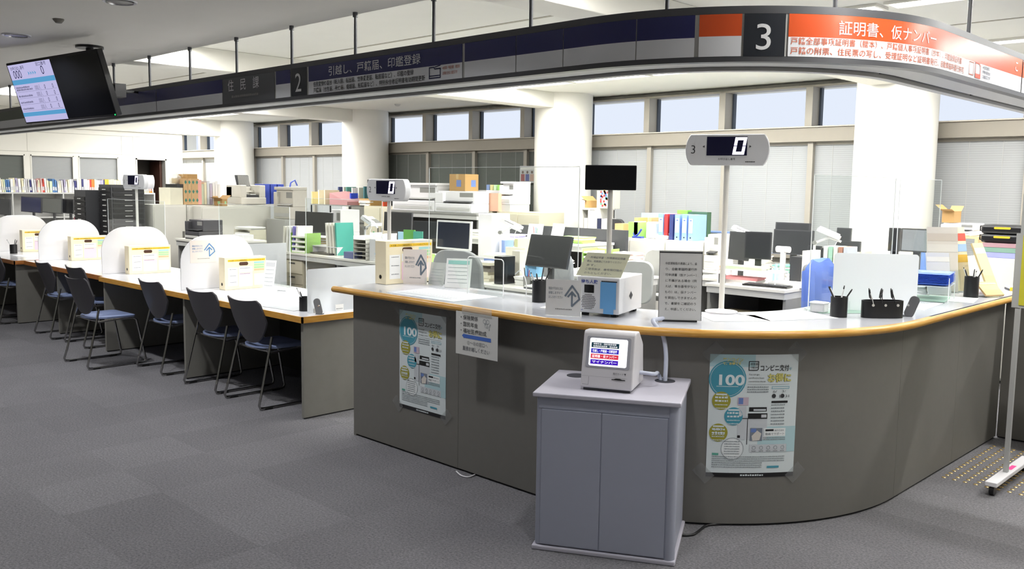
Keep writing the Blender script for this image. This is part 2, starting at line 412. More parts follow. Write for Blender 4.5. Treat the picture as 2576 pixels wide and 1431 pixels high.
# window wall: sill wall, head, transom bar
YW = 10.62
m = MB(); m.box(-22.5, 3.2, YW, YW + 0.2, 0, 0.80, WALLW); m.box(-22.5, 3.2, YW, YW + 0.2, 2.88, OC, WALLW)
struct(m.build('wall_back'))
m = MB(); m.box(-22.5, 3.2, YW - 0.22, YW + 0.1, 2.22, 2.39, SASHL); m.box(-22.5, 3.2, YW - 0.25, YW + 0.05, 2.39, 2.405, mat('sill_light', '#cfc9bd', 0.5))
struct(m.build('trim_1', bevel=0.004))
m = MB(); m.box(-22.5, 3.2, YW - 0.20, YW, 2.875, 2.90, SASHL); m.box(-22.5, 3.2, YW - 0.10, YW, 0.78, 0.82, SASHL)
struct(m.build('trim_2'))
n = 0
for bay in range(-1, 4):
    xr = COLX - BAY * bay; n += 1
    fr = MB(); lo = MB()
    for k in range(5):
        x = xr - 1.2 * k
        if k == 4: break
        fr.box(x - 0.06, x + 0.03, YW - 0.22, YW + 0.02, 2.405, 2.875, SASH)
        fr.box(x + 0.03, x + 0.055, YW - 0.04, YW + 0.02, 2.405, 2.875, mat('sash_gasket', '#39424f', 0.4))
        lo.box(x - 0.035, x + 0.035, YW - 0.16, YW, 0.82, 2.22, SASH)
        lo.box(x + 0.035, x + 0.05, YW - 0.06, YW, 0.82, 2.22, mat('sash_gasket', '#39424f', 0.4))
    o = struct(fr.build('window_%d' % n)); p = lo.build('mullion', o)
    for k in range(4):
        x1 = xr - 1.2 * k - 0.035; x0 = x1 - 1.13
        g = MB(); g.box(x0 - 0.02, x1 + 0.06, YW - 0.01, YW, 2.405, 2.875, WGLASS); g.build('window_pane', o)
        b = MB(); b.box(x0, x1, YW - 0.10, YW - 0.085, 0.84, 2.19, BLIND_GREY_DIM if bay == 1 else BLIND)
        b.box(x0, x1, YW - 0.115, YW - 0.07, 2.185, 2.22, SASH)
        for q in (0.2, 0.5, 0.8): b.box(x0 + q * 1.13 - 0.002, x0 + q * 1.13 + 0.002, YW - 0.104, YW - 0.10, 0.84, 2.19, GREYL)
        b.build('window_blind', o)
# columns and beams
for k in range(4):
    x = COLX - BAY * k
    m = MB(); m.cyl((x, 10.0, 0), (x, 10.0, OC), 0.42, COLM, n=64)
    o = m.build('column', smooth=40); struct(o)
    o['label'] = 'round white office column at the %s end of the window row' % ['right', 'middle right', 'middle left', 'far left'][k]
for k in range(-1, 4):
    x = COLX - BAY * k
    m = MB(); m.box(x - 0.15, x + 0.15, 3.66, 9.9 if k < 3 else 9.75, 2.75 if k < 3 else 2.62, OC, BEAMM); struct(m.build('beam', bevel=0.006))
# left office wall with three blind covered openings and a doorway
XL = -18.25
m = MB(); WB = mat('wall_panel_white', '#f2f0e8', 0.6, var=0.01)
ops = [(4.9, 5.71), (5.81, 6.58), (6.67, 7.43)]
def wl(y0, y1, z0, z1): m.box(XL - 0.15, XL, y0, y1, z0, z1, WB)
wl(-4.2, 4.9, 0, 2.96); wl(4.9, 8.77, 2.10, 2.96); wl(4.9, 7.43, 0, 0.9)
for (a, b), (c, d) in zip(ops, ops[1:]): wl(b, c, 0.9, 2.10)
wl(7.43, 7.80, 0, 2.10); wl(8.40, 8.77, 0, 2.10)
m.box(-22.5, XL - 0.15, 8.62, 8.77, 0, 2.96, WB)
J = mat('joint_line', '#b9b6ad', 0.8, var=0)
for z in (2.155, 2.52): m.box(XL, XL + 0.002, -4, 8.77, z, z + 0.007, J)
for y in (3.6, 5.76, 7.5, 7.73, 8.46): m.box(XL, XL + 0.002, y, y + 0.006, 2.16, 2.52, J)
for y in (7.5, 7.73, 8.46): m.box(XL, XL + 0.002, y, y + 0.005, 0, 2.155, J)
struct(m.build('wall_left'))
for i, (a, b) in enumerate(ops):
    f = MB()
    for (y0, y1, z0, z1) in ((a, a + 0.02, 0.9, 2.10), (b - 0.02, b, 0.9, 2.10), (a, b, 2.08, 2.10), (a, b, 0.9, 0.93)): f.box(XL - 0.03, XL + 0.008, y0, y1, z0, z1, WB)
    o = struct(f.build('window_%d' % (n + 1 + i)))
    g = MB(); g.box(XL - 0.06, XL - 0.045, a + 0.02, b - 0.02, 0.93, 2.08, BLIND_GREY_DIM if i == 0 else BLIND); g.build('window_blind', o)
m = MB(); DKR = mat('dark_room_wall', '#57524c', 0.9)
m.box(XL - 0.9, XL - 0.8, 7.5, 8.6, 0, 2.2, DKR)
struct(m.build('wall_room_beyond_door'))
m = MB()
m.box(XL - 0.15, XL + 0.01, 7.78, 7.81, 0, 2.10, STEEL); m.box(XL - 0.15, XL + 0.01, 8.39, 8.42, 0, 2.10, STEEL); m.box(XL - 0.15, XL + 0.01, 7.78, 8.42, 2.07, 2.10, STEEL)
o = struct(m.build('door_1'))
m = MB(); m.box(XL - 0.62, XL - 0.15, 8.34, 8.385, 0.01, 2.06, mat('dark_brown_door', '#4a2c22', 0.5)); m.build('door_leaf', o)
# ceiling lines of the office
m = MB()
for y in (5.35, 7.7): m.box(-17.5, 3.2, y, y + 0.03, OC - 0.004, OC, mat('slot_line', '#b5b1a4', 0.7, var=0))
struct(m.build('trim_3'))
# ceiling lights
FRAME = mat('light_frame', '#e9e7df', 0.4)
TUBE = glow('tube_glow', '#fffaf0', 7.0)
t = thing('ceiling_light', 'recessed strip light in the office ceiling, one of the rows running left to right', 'ceiling light', (0, 0, OC), 0, 'recessed office strip lights')
m = MB(); m.box(-0.57, 0.57, -0.11, -0.085, -0.02, -0.001, FRAME); m.box(-0.57, 0.57, 0.085, 0.11, -0.02, -0.001, FRAME)
m.box(-0.57, -0.545, -0.085, 0.085, -0.02, -0.001, FRAME); m.box(0.545, 0.57, -0.085, 0.085, -0.02, -0.001, FRAME); m.build('frame', t)
m = MB(); m.box(-0.54, 0.54, -0.08, 0.08, -0.012, -0.006, TUBE); m.build('diffuser', t)
_first = True
for x, y in OFFICE_LIGHTS:
    if _first: t.location = (x, y, OC); _first = False
    else: dup(t, (x, y, OC))
# downlights of the hall
d0 = thing('downlight', 'round silver downlight in the grey hall ceiling', 'downlight', (0, 0, HC), 0, 'hall downlights')
m = MB(); m.lathe([(0.085, 0), (0.10, -0.008), (0.105, -0.001), (0.105, 0.0)], WPLA, n=28); m.build('trim_ring', d0, smooth=40)
m = MB(); m.lathe([(0.083, -0.0065), (0.083, -0.012), (0.075, -0.005), (0.074, -0.0045)], CHROME, n=28); m.build('reflector', d0, smooth=40)
for i, x in enumerate(HALL_LIGHTS):
    if i == 0: d0.location = (x, 2.42, HC)
    else: dup(d0, (x, 2.42, HC))
for x in (-6.8, -2.9, 0.6): dup(d0, (x, -0.6, HC))
m = MB(); m.lathe([(0.0, -0.03), (0.02, -0.028), (0.035, -0.01), (0.038, -0.001)], mat('detector_grey', '#7b776f', 0.5), n=20)
o = m.build('smoke_detector', smooth=40); o.location = (-6.81, 2.39, HC); tag(o, 'small round detector in the hall ceiling between two downlights', 'detector')
m = MB(); m.lathe([(0.0, -0.035), (0.03, -0.03), (0.05, -0.012), (0.052, -0.001)], GREYL, n=20)
o = m.build('smoke_detector', smooth=40); o.location = (*on(1000, 262, OC), OC); tag(o, 'small round detector in the office ceiling by the dim window bay', 'detector')
# tactile studs
BR = mat('brass_stud', '#d8bd84', 0.25, metal=0.7, var=0.0)
s0 = MB(); s0.lathe([(0.0125, 0.0), (0.0125, 0.002), (0.009, 0.0045), (0.0, 0.005)][:3] + [(0.001, 0.005)], BR, n=12); s0 = s0.build('tactile_stud', smooth=50)
tag(s0, 'small shiny brass stud in the tactile field on the carpet at the counter corner', 'tactile stud', 'tactile studs by the counter')
q = 0
for i in range(9):
    for j in range(17):
        x, y = -1.70 + 0.057 * i, 5.32 + 0.057 * j
        if q == 0: s0.location = (x, y, 0)
        else:
            c = s0.copy(); COL.objects.link(c); c.location = (x, y, 0)
        q += 1
# ================================================================ HANGING SIGN BAND
BP = Path(-2.98, 4.87, 1.29)
FRD = mat('band_frame_dark', '#55565a', 0.4, metal=0.3, var=0.02)
BNAVY = mat('band_navy', '#2b2d62', 0.28, var=0.02); BWHITE = mat('band_white', '#e8eaef', 0.28, var=0.01)
BORANGE = mat('band_orange', '#d8572a', 0.25, var=0.01); BBLACK = mat('band_black', '#262a31', 0.3, var=0.0)
BGREEN = mat('band_green', '#2f4030', 0.3, var=0.02); BGREY = mat('band_grey_sign', '#5c5d62', 0.35, var=0.02)
BLET = mat('band_letters', '#e4e5e8', 0.4, var=0)
Z0, Z1 = 2.215, 2.475
band = thing('sign_band', 'long curved hanging sign band above the counters with numbered windows', 'sign', (0, 0, 0))
T0, T1 = -13.6, 5.2
m = MB()
BP.sweep(m, [(0, Z1 - .035), (0, Z1), (-0.30, Z1), (-0.30, Z1 - .035)], T0, T1, FRD)
BP.sweep(m, [(-0.004, Z0 + .03), (-0.004, Z1 - .035), (-0.296, Z1 - .035), (-0.296, Z0 + .03)], T0, T1, GREYL)
BP.sweep(m, [(0, Z0 + 0.005), (0, Z0 + .03), (-0.05, Z0 + .03), (-0.05, Z0 + 0.005)], T0, T1, FRD)
BP.sweep(m, [(-0.05, Z0 + 0.012), (-0.05, Z0 + .03), (-0.22, Z0 + .03), (-0.22, Z0 + 0.012)], T0, T1, GREYL)
BP.sweep(m, [(-0.25, Z0 - 0.005), (-0.25, Z0 + .03), (-0.30, Z0 + .03), (-0.30, Z0 - 0.005)], T0, T1, GREYL)
m.build('housing', band, smooth=25)
m = MB()
k = T0
while k < T1 - 0.3:
    BP.sweep(m, [(-0.222, Z0 + 0.014), (-0.222, Z0 + .029), (-0.248, Z0 + .029), (-0.248, Z0 + 0.014)], k + 0.02, min(k + 1.36, T1), BLACK); k += 1.40
m.build('light_slot', band)
def panel(name, a0, a1, top, bot=BWHITE, split=0.46, label=None, full=None):
    fr = BP.frame(); m = MB()
    za, zb, zc = Z0 + 0.03, Z1 - 0.036, Z0 + 0.03 + (Z1 - Z0 - 0.066) * split
    if full: m.rect(fr, a0, za, a1, zb, full, 0.001)
    else:
        m.rect(fr, a0, za, a1, zc, bot, 0.001); m.rect(fr, a0, zc, a1, zb, top, 0.001)
    return m, fr
PN = [('blank_panel', -13.6, -8.2, BGREEN), ('blank_panel', -8.18, -4.95, BNAVY), ('blank_panel', -4.94, -3.75, BNAVY)]
for nme, a0, a1, c in PN:
    m, fr = panel(nme, a0, a1, c); m.build(nme, band, label='green and grey panel' if c is BGREEN else 'navy and grey panel')
m, fr = panel('department_sign', -3.74, -2.97, None, full=BGREY)
m.text(fr, '住', -3.66, 2.345, 0.095, BLET, 0.003, 0.0); m.text(fr, '民', -3.47, 2.345, 0.095, BLET, 0.003, 0.0); m.text(fr, '課', -3.28, 2.345, 0.095, BLET, 0.003, 0.0)
m.dashes(fr, -3.6, -3.2, 2.285, 0.018, GREYM, 0.003, 3); m.build('department_sign', band)
m, fr = panel('blank_panel', -2.95, -2.755, BNAVY, split=0.5); m.build('blank_panel', band)
m, fr = panel('window_number', -2.745, -2.545, None, full=BBLACK); m.text(fr, '2', -2.695, 2.275, 0.185, BLET, 0.003, 0.0, sx=0.95); m.build('window_number', band, label='black plate with white 2')
m, fr = panel('title_panel', -2.52, -0.93, BNAVY)
m.text(fr, '引越し、戸籍届、印鑑登録', -2.28, 2.362, 0.068, BLET, 0.003, 0.003, wid=0.97)
m.text(fr, '住民登録の届出（転入届、転出届、世帯変更届、転居届など）、印鑑の登録', -2.46, 2.298, 0.036, INK, 0.003, 0.004, wid=1.09)
m.text(fr, '戸籍届（出生届、死亡届、婚姻届、転籍届など）、特別永住者証明書有効期間更新', -2.46, 2.256, 0.036, INK, 0.003, 0.004, wid=1.20)
NAV = mat('icon_navy', '#23264f', 0.5, var=0); ORT = mat('orange_print', '#c8603a', 0.5, var=0)
m.line(fr, [(-1.22, 2.262), (-1.22, 2.325), (-1.18, 2.325), (-1.17, 2.315), (-1.12, 2.315), (-1.12, 2.262), (-1.22, 2.262)], 0.007, NAV, 0.003)
m.line(fr, [(-1.22, 2.275), (-1.12, 2.275)], 0.006, NAV, 0.003); m.line(fr, [(-1.17, 2.325), (-1.12, 2.333)], 0.006, NAV, 0.003)
m.text(fr, '※住民票、戸籍証明書、印鑑登録', -1.10, 2.307, 0.020, ORT, 0.003, 0.0, wid=0.15)
m.text(fr, '証明書の交付は３番窓口です', -1.10, 2.276, 0.020, ORT, 0.003, 0.0, wid=0.13)
m.build('title_panel', band, label='navy and white title panel of window 2')
for a0, a1 in ((-0.91, -0.50), (-0.495, -0.16), (-0.155, 0.285), (0.29, 0.575)):
    m, fr = panel('blank_panel', a0, a1, BNAVY); m.build('blank_panel', band, label='navy and grey panel')
m, fr = panel('blank_panel', 0.595, 0.79, BORANGE, split=0.48); m.build('blank_panel', band, label='orange and grey panel')
m, fr = panel('window_number', 0.80, 0.99, None, full=BBLACK); m.text(fr, '3', 0.845, 2.275, 0.17, BLET, 0.003, 0.0, sx=1.1); m.build('window_number', band, label='black plate with white 3')
m, fr = panel('title_panel', 1.005, 3.35, BORANGE)
m.text(fr, '証明書、仮ナンバー', 1.245, 2.356, 0.070, BLET, 0.003, 0.004, wid=0.66)
m.text(fr, '戸籍全部事項証明書（謄本）、戸籍個人事項証明書（抄本）、印鑑登録証明書', 1.015, 2.302, 0.036, ORT, 0.003, 0.004, wid=1.26)
m.text(fr, '戸籍の附票、住民票の写し、受理証明など証明書発行、自動車臨時運行許可', 1.015, 2.258, 0.036, ORT, 0.003, 0.004, wid=1.30)
OIC = mat('icon_orange', '#e0532c', 0.5, var=0)
m.line(fr, [(2.40, 2.262), (2.40, 2.328), (2.47, 2.328), (2.47, 2.262), (2.40, 2.262)], 0.004, ORT, 0.003)
m.line(fr, [(2.50, 2.255), (2.50, 2.332), (2.56, 2.332), (2.58, 2.318), (2.58, 2.255), (2.50, 2.255)], 0.007, OIC, 0.003); m.rect(fr, 2.50, 2.255, 2.58, 2.275, OIC, 0.003)
m.text(fr, '※住民登録、', 2.62, 2.312, 0.020, NAV, 0.003, 0, wid=0.12); m.text(fr, '戸籍の届出は', 2.62, 2.287, 0.020, NAV, 0.003, 0, wid=0.13); m.text(fr, '２番窓口です', 2.62, 2.262, 0.020, NAV, 0.003, 0, wid=0.13)
m.text(fr, 'こ', 3.2, 2.362, 0.07, BLET, 0.003, 0.01)
m.build('title_panel', band, label='orange and white title panel of window 3')
m, fr = panel('blank_panel', 3.37, 5.2, BORANGE); m.build('blank_panel', band, label='orange and grey panel')
for s_ in (-8.97, -5.92, -5.13, -4.35, -3.57, -2.78, -2.01, -1.22, -0.42, 0.43, 1.24, 2.45, 3.6):
    x, y, nx, ny = BP.at(s_); m = MB(); x -= nx * 0.03; y -= ny * 0.03; top = HC if (y < 3.66) else OC
    if s_ < -6: pass
    m.cyl((x, y, Z1), (x, y, top), 0.011, FRD, n=10); m.cyl((x, y, top - 0.03), (x, y, top), 0.017, FRD, n=10); m.build('hanger_rod', band, smooth=40)
m = MB(); m.box(-0.06, 0.06, -0.05, 0.05, 0, 0.12, BLACK); m.box(-0.05, 0.05, -0.054, -0.05, 0.01, 0.11, INK)
o = m.build('loudspeaker', bevel=0.006); x_, y_ = aty(297, 235, 3.40); o.location = (x_, 3.40, Z1 - 0.10); tag(o, 'small black box loudspeaker beside the hanging display, in front of the sign band', 'speaker')
m = MB(); m.box(-0.01, 0.01, 0.05, 0.18, 0.05, 0.07, BLACK); m.build('bracket', o)
# ================================================================ HANGING DISPLAY
TL, TR, BL, BR_ = Vector((-8.71, 2.60, 2.61)), Vector((-7.32, 2.83, 2.655)), Vector((-8.68, 2.75, 2.13)), Vector((-7.30, 2.99, 2.13))
U = ((BR_ - BL).normalized() + (TR - TL).normalized()).normalized(); V = ((TL - BL) + (TR - BR_)) / 2; V = (V - U * V.dot(U)).normalized(); N_ = U.cross(V)
Cc = (TL + TR + BL + BR_) / 4; Wt = ((BR_ - BL).length + (TR - TL).length) / 2; Ht = ((TL - BL).length + (TR - BR_).length) / 2
tv = thing('hanging_display', 'wide black hanging display showing call numbers on its left half', 'display', (-7.95, 3.03, HC))
orig = Vector((-7.95, 3.03, HC))
fr = plane_frame(Cc - orig, U, V, N_)
m = MB(); m.prism(rrect(Wt, Ht, 0.012), fr, -0.045, 0.0, BLACK); m.prism(rrect(Wt * 0.6, Ht * 0.6, 0.02), fr, -0.09, -0.045, BLACK); m.build('bezel', tv, smooth=30)
m = MB(); m.rect(fr, -0.005, -Ht / 2 + 0.02, Wt / 2 - 0.015, Ht / 2 - 0.02, SCRK, 0.0015); m.build('unlit_screen', tv, label='black unlit right half')
WS = glow('screen_lilac', '#c3bfe8', 0.95); LB = glow('screen_blue', '#5fa6d6', 0.9); SI = glow('screen_ink', '#2a2660', 0.5); SG = glow('screen_grey', '#8f8cb0', 0.7)
a0, a1 = -Wt / 2 + 0.012, -0.005; b0, b1 = -Ht / 2 + 0.012, Ht / 2 - 0.02; W_ = a1 - a0; H_ = b1 - b0
m = MB(); m.rect(fr, a0, b0, a1, b1, WS, 0.0015)
def bb(f): return b0 + H_ * f
def aa(f): return a0 + W_ * f
m.rect(fr, a0, bb(0.655), a1, bb(0.74), LB, 0.003); m.rect(fr, a0, bb(0.10), a1, bb(0.17), LB, 0.003)
m.text(fr, 'お呼び出し番号', aa(0.05), bb(0.91), 0.034, SI, 0.003, 0, wid=0.22); m.text(fr, '窓口番号', aa(0.66), bb(0.93), 0.034, SI, 0.003, 0, wid=0.16)
m.text(fr, '000', aa(0.08), bb(0.765), 0.095, SI, 0.003, -0.005, sx=0.95); m.text(fr, '0', aa(0.74), bb(0.78), 0.10, SI, 0.003, -0.005)
for k in range(4): m.poly(fr, [(aa(0.43 + 0.05 * k), bb(0.79)), (aa(0.47 + 0.05 * k), bb(0.825)), (aa(0.43 + 0.05 * k), bb(0.86)), (aa(0.44 + 0.05 * k), bb(0.825))], LB, 0.003)
for k, zf in enumerate((0.54, 0.43, 0.32, 0.21)):
    m.rect(fr, aa(0.03), bb(zf - 0.015), aa(0.97), bb(zf - 0.011), SG, 0.003)
    m.dashes(fr, aa(0.04), aa(0.42 - 0.04 * k), bb(zf + 0.01), 0.016, SG, 0.003, k)
    if k == 0: m.dashes(fr, aa(0.04), aa(0.36), bb(zf + 0.05), 0.016, SG, 0.003, 9)
    m.text(fr, '000人', aa(0.48), bb(zf), 0.05, SG, 0.003, 0, sx=0.75); m.text(fr, '0', aa(0.70), bb(zf), 0.05, SI, 0.003, 0, sx=0.8); m.text(fr, '0', aa(0.88), bb(zf), 0.05, SI, 0.003, 0, sx=0.8)
m.build('lit_screen', tv, label='pale lilac call list on the left half')
m = MB(); m.cyl((0, 0, -0.02), (0, 0, 0), 0.11, BLACK, n=28); m.cyl((0, 0, -0.28), (0, 0, -0.02), 0.03, BLACK)
e = fr(0.0, 0.05, -0.09); m.cyl((0, 0, -0.26), tuple(e), 0.022, BLACK); m.build('ceiling_mount', tv, smooth=40)
m = MB(); m.disc(fr, Wt / 2 - 0.02, -Ht / 2 + 0.012, 0.006, glow('led_green', '#20ff70', 3.0), 0.003, n=10); m.build('power_light', tv)
# ================================================================ MAIN COUNTER
CP = Path(-3.09, 4.715, 1.33); CT0, CT1 = -1.60, 3.84       # along the foot; leg ends at y = 6.47
ctr = thing('service_counter', 'high curved service counter with grey front and wooden rounded edge', 'counter', (0, 0, 0))
e_ = CP.R * pi / 2
segs = [(CT0, -0.62), (-0.618, e_ + 0.02), (e_ + 0.022, e_ + 0.9), (e_ + 0.902, CT1)]
for a, b in segs:
    m = MB(); CP.sweep(m, [(-0.03, 0.012), (0, 0.012), (0, 0.93), (-0.03, 0.93)], a, b, PANELG, 0.05); m.build('front_panel', ctr, smooth=25)
m = MB(); CP.sweep(m, [(-0.05, 0), (-0.012, 0), (-0.012, 0.013), (-0.05, 0.013)], CT0, CT1, INK); m.build('plinth', ctr)
m = MB(); x0 = CP.cx + CT0; m.box(x0 - 0.025, x0, CP.cy - CP.R, CP.cy - CP.R + 0.55, 0.0, 0.93, PANELG); m.build('end_panel', ctr)
m = MB(); CP.sweep(m, [(0.07, 0.935), (0.07, 0.97), (-0.56, 0.97), (-0.56, 0.935)], CT0 - 0.13, CT1 + 0.35, WTOP2, 0.04); m.build('worktop', ctr, smooth=25)
m = MB(); pr_ = [(0.07 + 0.020 * cos(radians(t)), 0.9515 + 0.0195 * sin(radians(t))) for t in range(-90, 91, 20)]
CP.sweep(m, pr_ + [(0.06, 0.971), (0.06, 0.932)], CT0 - 0.14, e_ + 0.20, WOODR, 0.04); m.build('wood_edge', ctr, smooth=50)
m = MB(); pr2 = [(0.066 + 0.020 * cos(radians(t)), 0.9505 + 0.0195 * sin(radians(t))) for t in range(-90, 91, 20)]
CP.sweep(m, pr2 + [(0.056, 0.970), (0.056, 0.931)], e_ + 0.202, CT1 + 0.35, WOODR, 0.04); m.build('wood_edge', ctr, smooth=50)
m = MB(); CP.sweep(m, [(-0.53, 0.60), (-0.50, 0.60), (-0.50, 0.935), (-0.53, 0.935)], CT0, CT1, DARKP); m.build('back_panel', ctr, smooth=25)
m = MB(); m.box(-1.755, 0.6, 6.47, 6.50, 0.012, 0.93, PANELG); m.box(-1.755, 0.6, 6.49, 6.52, 0, 0.93, INK)
o = m.build('counter_wing'); tag(o, 'grey panelled counter wing running right from the end of the curved counter', 'counter')
m = MB(); m.box(-1.60, 0.6, 6.38, 7.0, 0.935, 0.97, WTOP2); m.build('worktop', o)
m = MB(); m.box(-1.60, 0.6, 6.36, 6.38, 0.933, 0.971, WOODR); m.build('wood_edge', o, bevel=0.008)
# ================================================================ CUSTOMER DESKS
def desk(name, label, x0, x1, y0, y1, z, supports, edge=WOOD, end=True):
    t = thing(name, label, 'desk', (x1, y0, 0)); L = x1 - x0; D = y1 - y0
    m = MB(); m.box(-L, -0.001 if end else 0, 0.012, D, z - 0.04, z, WTOP); m.build('desktop', t)
    m = MB(); m.box(-L, 0.012 if end else 0, 0, 0.012, z - 0.042, z + 0.0008, edge)
    if end: m.box(0, 0.012, 0.0, D, z - 0.042, z + 0.0008, edge)
    m.build('wood_edge', t)
    for s in supports:
        m = MB(); m.box(s - x1 - 0.03, s - x1, 0.03, D - 0.02, 0.01, z - 0.042, DPANEL); m.box(s - x1 - 0.025, s - x1 - 0.005, 0.04, D - 0.03, 0, 0.011, INK); m.build('side_panel', t)
    m = MB(); m.box(-L + 0.03, -0.03, D - 0.06, D - 0.03, 0.0, z - 0.042, DARKP); m.build('back_panel', t)
    return t
desk('reception_desk', 'long low customer desk with white top and wood edge, nearest to the curved counter', -8.72, -5.24, 3.33, 4.30, 0.72, (-5.26, -7.02, -8.66))
desk('reception_desk', 'low customer desk with reddish wood edge, middle one of the row', -10.95, -8.73, 3.37, 4.30, 0.72, (-10.0,), edge=wood_mat('wood_edge_red', '#a3622c', '#bd7a3c'), end=False)
desk('reception_desk', 'low customer desk at the far left end of the row, set forward a little', -14.6, -11.0, 3.28, 4.30, 0.72, (-11.03, -12.8), edge=wood_mat('wood_edge_red', '#a3622c', '#bd7a3c'))
# arched partition boards
prof = []
y0, y1, z0, z1, r = 0, 0.68, 0.0, 0.455, 0.23
prof = [(0, 0), (y1, 0)] + [(y1 - r + r * cos(radians(a)), z1 - r + r * sin(radians(a))) for a in range(0, 91, 9)] + [(r + r * cos(radians(a)), z1 - r + r * sin(radians(a))) for a in range(90, 181, 9)]
PX = [(-7.20, 3.42, 'on the nearest customer desk, with an arrow card taped on it'), (-8.94, 3.45, 'where the nearest and the middle customer desks meet'), (-10.86, 3.50, 'at the far left end of the middle customer desk'), (-12.55, 3.50, 'on the farthest customer desk at the left edge')]
for x, y, lab in PX:
    m = MB(); m.prism(prof, side(0, 0, 0), -0.012, 0.0, ARCH); o = m.build('partition_board', bevel=0.003)
    o.location = (x, y, 0.7205); tag(o, 'white arched partition board ' + lab, 'partition')
def arrow_card(label, loc, rz, w_, h_, col, ink, base=True, tilt=0.0):
    t = thing('arrow_card', label, 'sign', loc, rz); fr = front(0, 0, 0); m = MB(); m.box(-w_ / 2, w_ / 2, 0, 0.002, 0, h_, col)
    for k, tx in enumerate(('職員が不在のときは', '移動しますので', 'おしらせください')): m.text(fr, tx, -w_ * .42, h_ * (0.72 - 0.12 * k), h_ * 0.085, ink, 0.0012, 0, wid=w_ * 0.40)
    m.dashes(fr, -w_ * .22, w_ * .25, h_ * .17, h_ * .03, GREYM, 0.0012, 4)
    m.line(fr, [(w_ * .06, h_ * .56), (w_ * .25, h_ * .84), (w_ * .42, h_ * .62), (w_ * .46, h_ * .48), (w_ * .25, h_ * .28)], h_ * .05, ink, 0.0012)
    m.line(fr, [(w_ * .25, h_ * .30), (w_ * .25, h_ * .66)], h_ * .05, ink, 0.0012); m.line(fr, [(w_ * .14, h_ * .54), (w_ * .25, h_ * .67), (w_ * .35, h_ * .56)], h_ * .05, ink, 0.0012)
    m.build('card', t)
    return t
AINK = mat('arrow_blue', '#5b8fc6', 0.6, var=0); AINK2 = mat('arrow_grey', '#6f7a86', 0.6, var=0)
arrow_card('cream card with a blue arrow taped to the arched board', (-7.198, 3.62, 0.945), pi / 2, 0.23, 0.19, C('#f6ebe2'), AINK)
arrow_card('cream card with a grey arrow propped beside the cream file box on the high counter', (-4.60, 3.80, 0.971), radians(28), 0.17, 0.23, C('#f7ece4'), AINK2)
# cream file boxes
FB = mat('file_box_board', '#efe3c2', 0.7, var=0.02); YEL = mat('yellow_tape', '#f2c62e', 0.6, var=0)
PINKP = mat('pink_form', '#f0cfdc', 0.8, var=0); LIGR = mat('green_print', '#a9d8a0', 0.8, var=0); LBLU = mat('teal_print', '#9fd0cf', 0.8, var=0); ORP = mat('orange_note', '#eab98f', 0.8, var=0)
def file_box(label, x, y, z, L=0.38, H=0.275, Wd=0.10):
    t = thing('file_box', label, 'file box', (x, y, z), 0, 'cream file boxes with forms')
    m = MB(); m.box(-Wd, 0, 0, L, 0, H, FB); m.build('box_body', t, bevel=0.003)
    m = MB(); f = side(0.0, 0, 0); m.rect(f, 0.03, H * .865, L - 0.01, H * .93, YEL, 0.001); m.text(f, '＊お渡しＯＫの連絡証等は、ここへ入れて下さい＊', 0.04, H * .88, H * .045, INK, 0.002, 0, wid=L - 0.07)
    m.rect(f, L * .55, H * .955, L * .95, H * .985, PAPERG, 0.001)
    m.prism(rrect(0.085, 0.03, 0.0145, x=L * .45, y=H * .79), f, 0.0, 0.0012, mat('box_hole_brown', '#4a2d1c', 0.8, var=0))
    m.rect(f, 0.03, H * .12, L * .30, H * .68, PAPER, 0.001); m.rect(f, L * .33, H * .52, L * .66, H * .70, PAPER, 0.0012); m.rect(f, L * .33, H * .08, L * .66, H * .50, PINKP, 0.001)
    m.rect(f, L * .70, H * .10, L * .96, H * .46, C('#f6e3dc'), 0.001)
    for k, c_ in enumerate((LBLU, LIGR, LIGR, ORP)): m.rect(f, L * .70, H * (.78 - .075 * k), L * .95, H * (.835 - .075 * k), c_, 0.001)
    for k in range(3): m.dashes(f, 0.045, L * .27, H * (.62 - .2 * k), H * .02, INKG, 0.002, k)
    m.dashes(f, L * .36, L * .6, H * .64, H * .02, INKG, 0.002, 5); m.dashes(f, L * .36, L * .6, H * .47, H * .02, INKG, 0.002, 6); m.build('taped_forms', t)
    m = MB(); g = front(0, 0, 0); m.disc(g, -Wd / 2, H * .17, 0.014, mat('finger_hole_metal', '#5b4c30', 0.4, metal=.6, var=0), 0.001, n=20); m.disc(g, -Wd / 2, H * .17, 0.009, INK, 0.0015, n=16)
    m.build('finger_hole', t); return t
file_box('cream file box on the nearest customer desk beside the arched board', -6.98, 3.70, 0.7205, 0.39)
file_box('cream file box beside the arched board between the nearest and middle desks', -8.76, 3.64, 0.7205, 0.42)
file_box('cream file box beside the arched board on the middle desk', -10.66, 3.78, 0.7205, 0.42)
file_box('cream file box half hidden by pens on the far left desk', -12.30, 3.78, 0.7205, 0.42)
file_box('large cream file box standing on the end of the high curved counter', -4.68, 3.62, 0.971, 0.40, 0.285, 0.115)
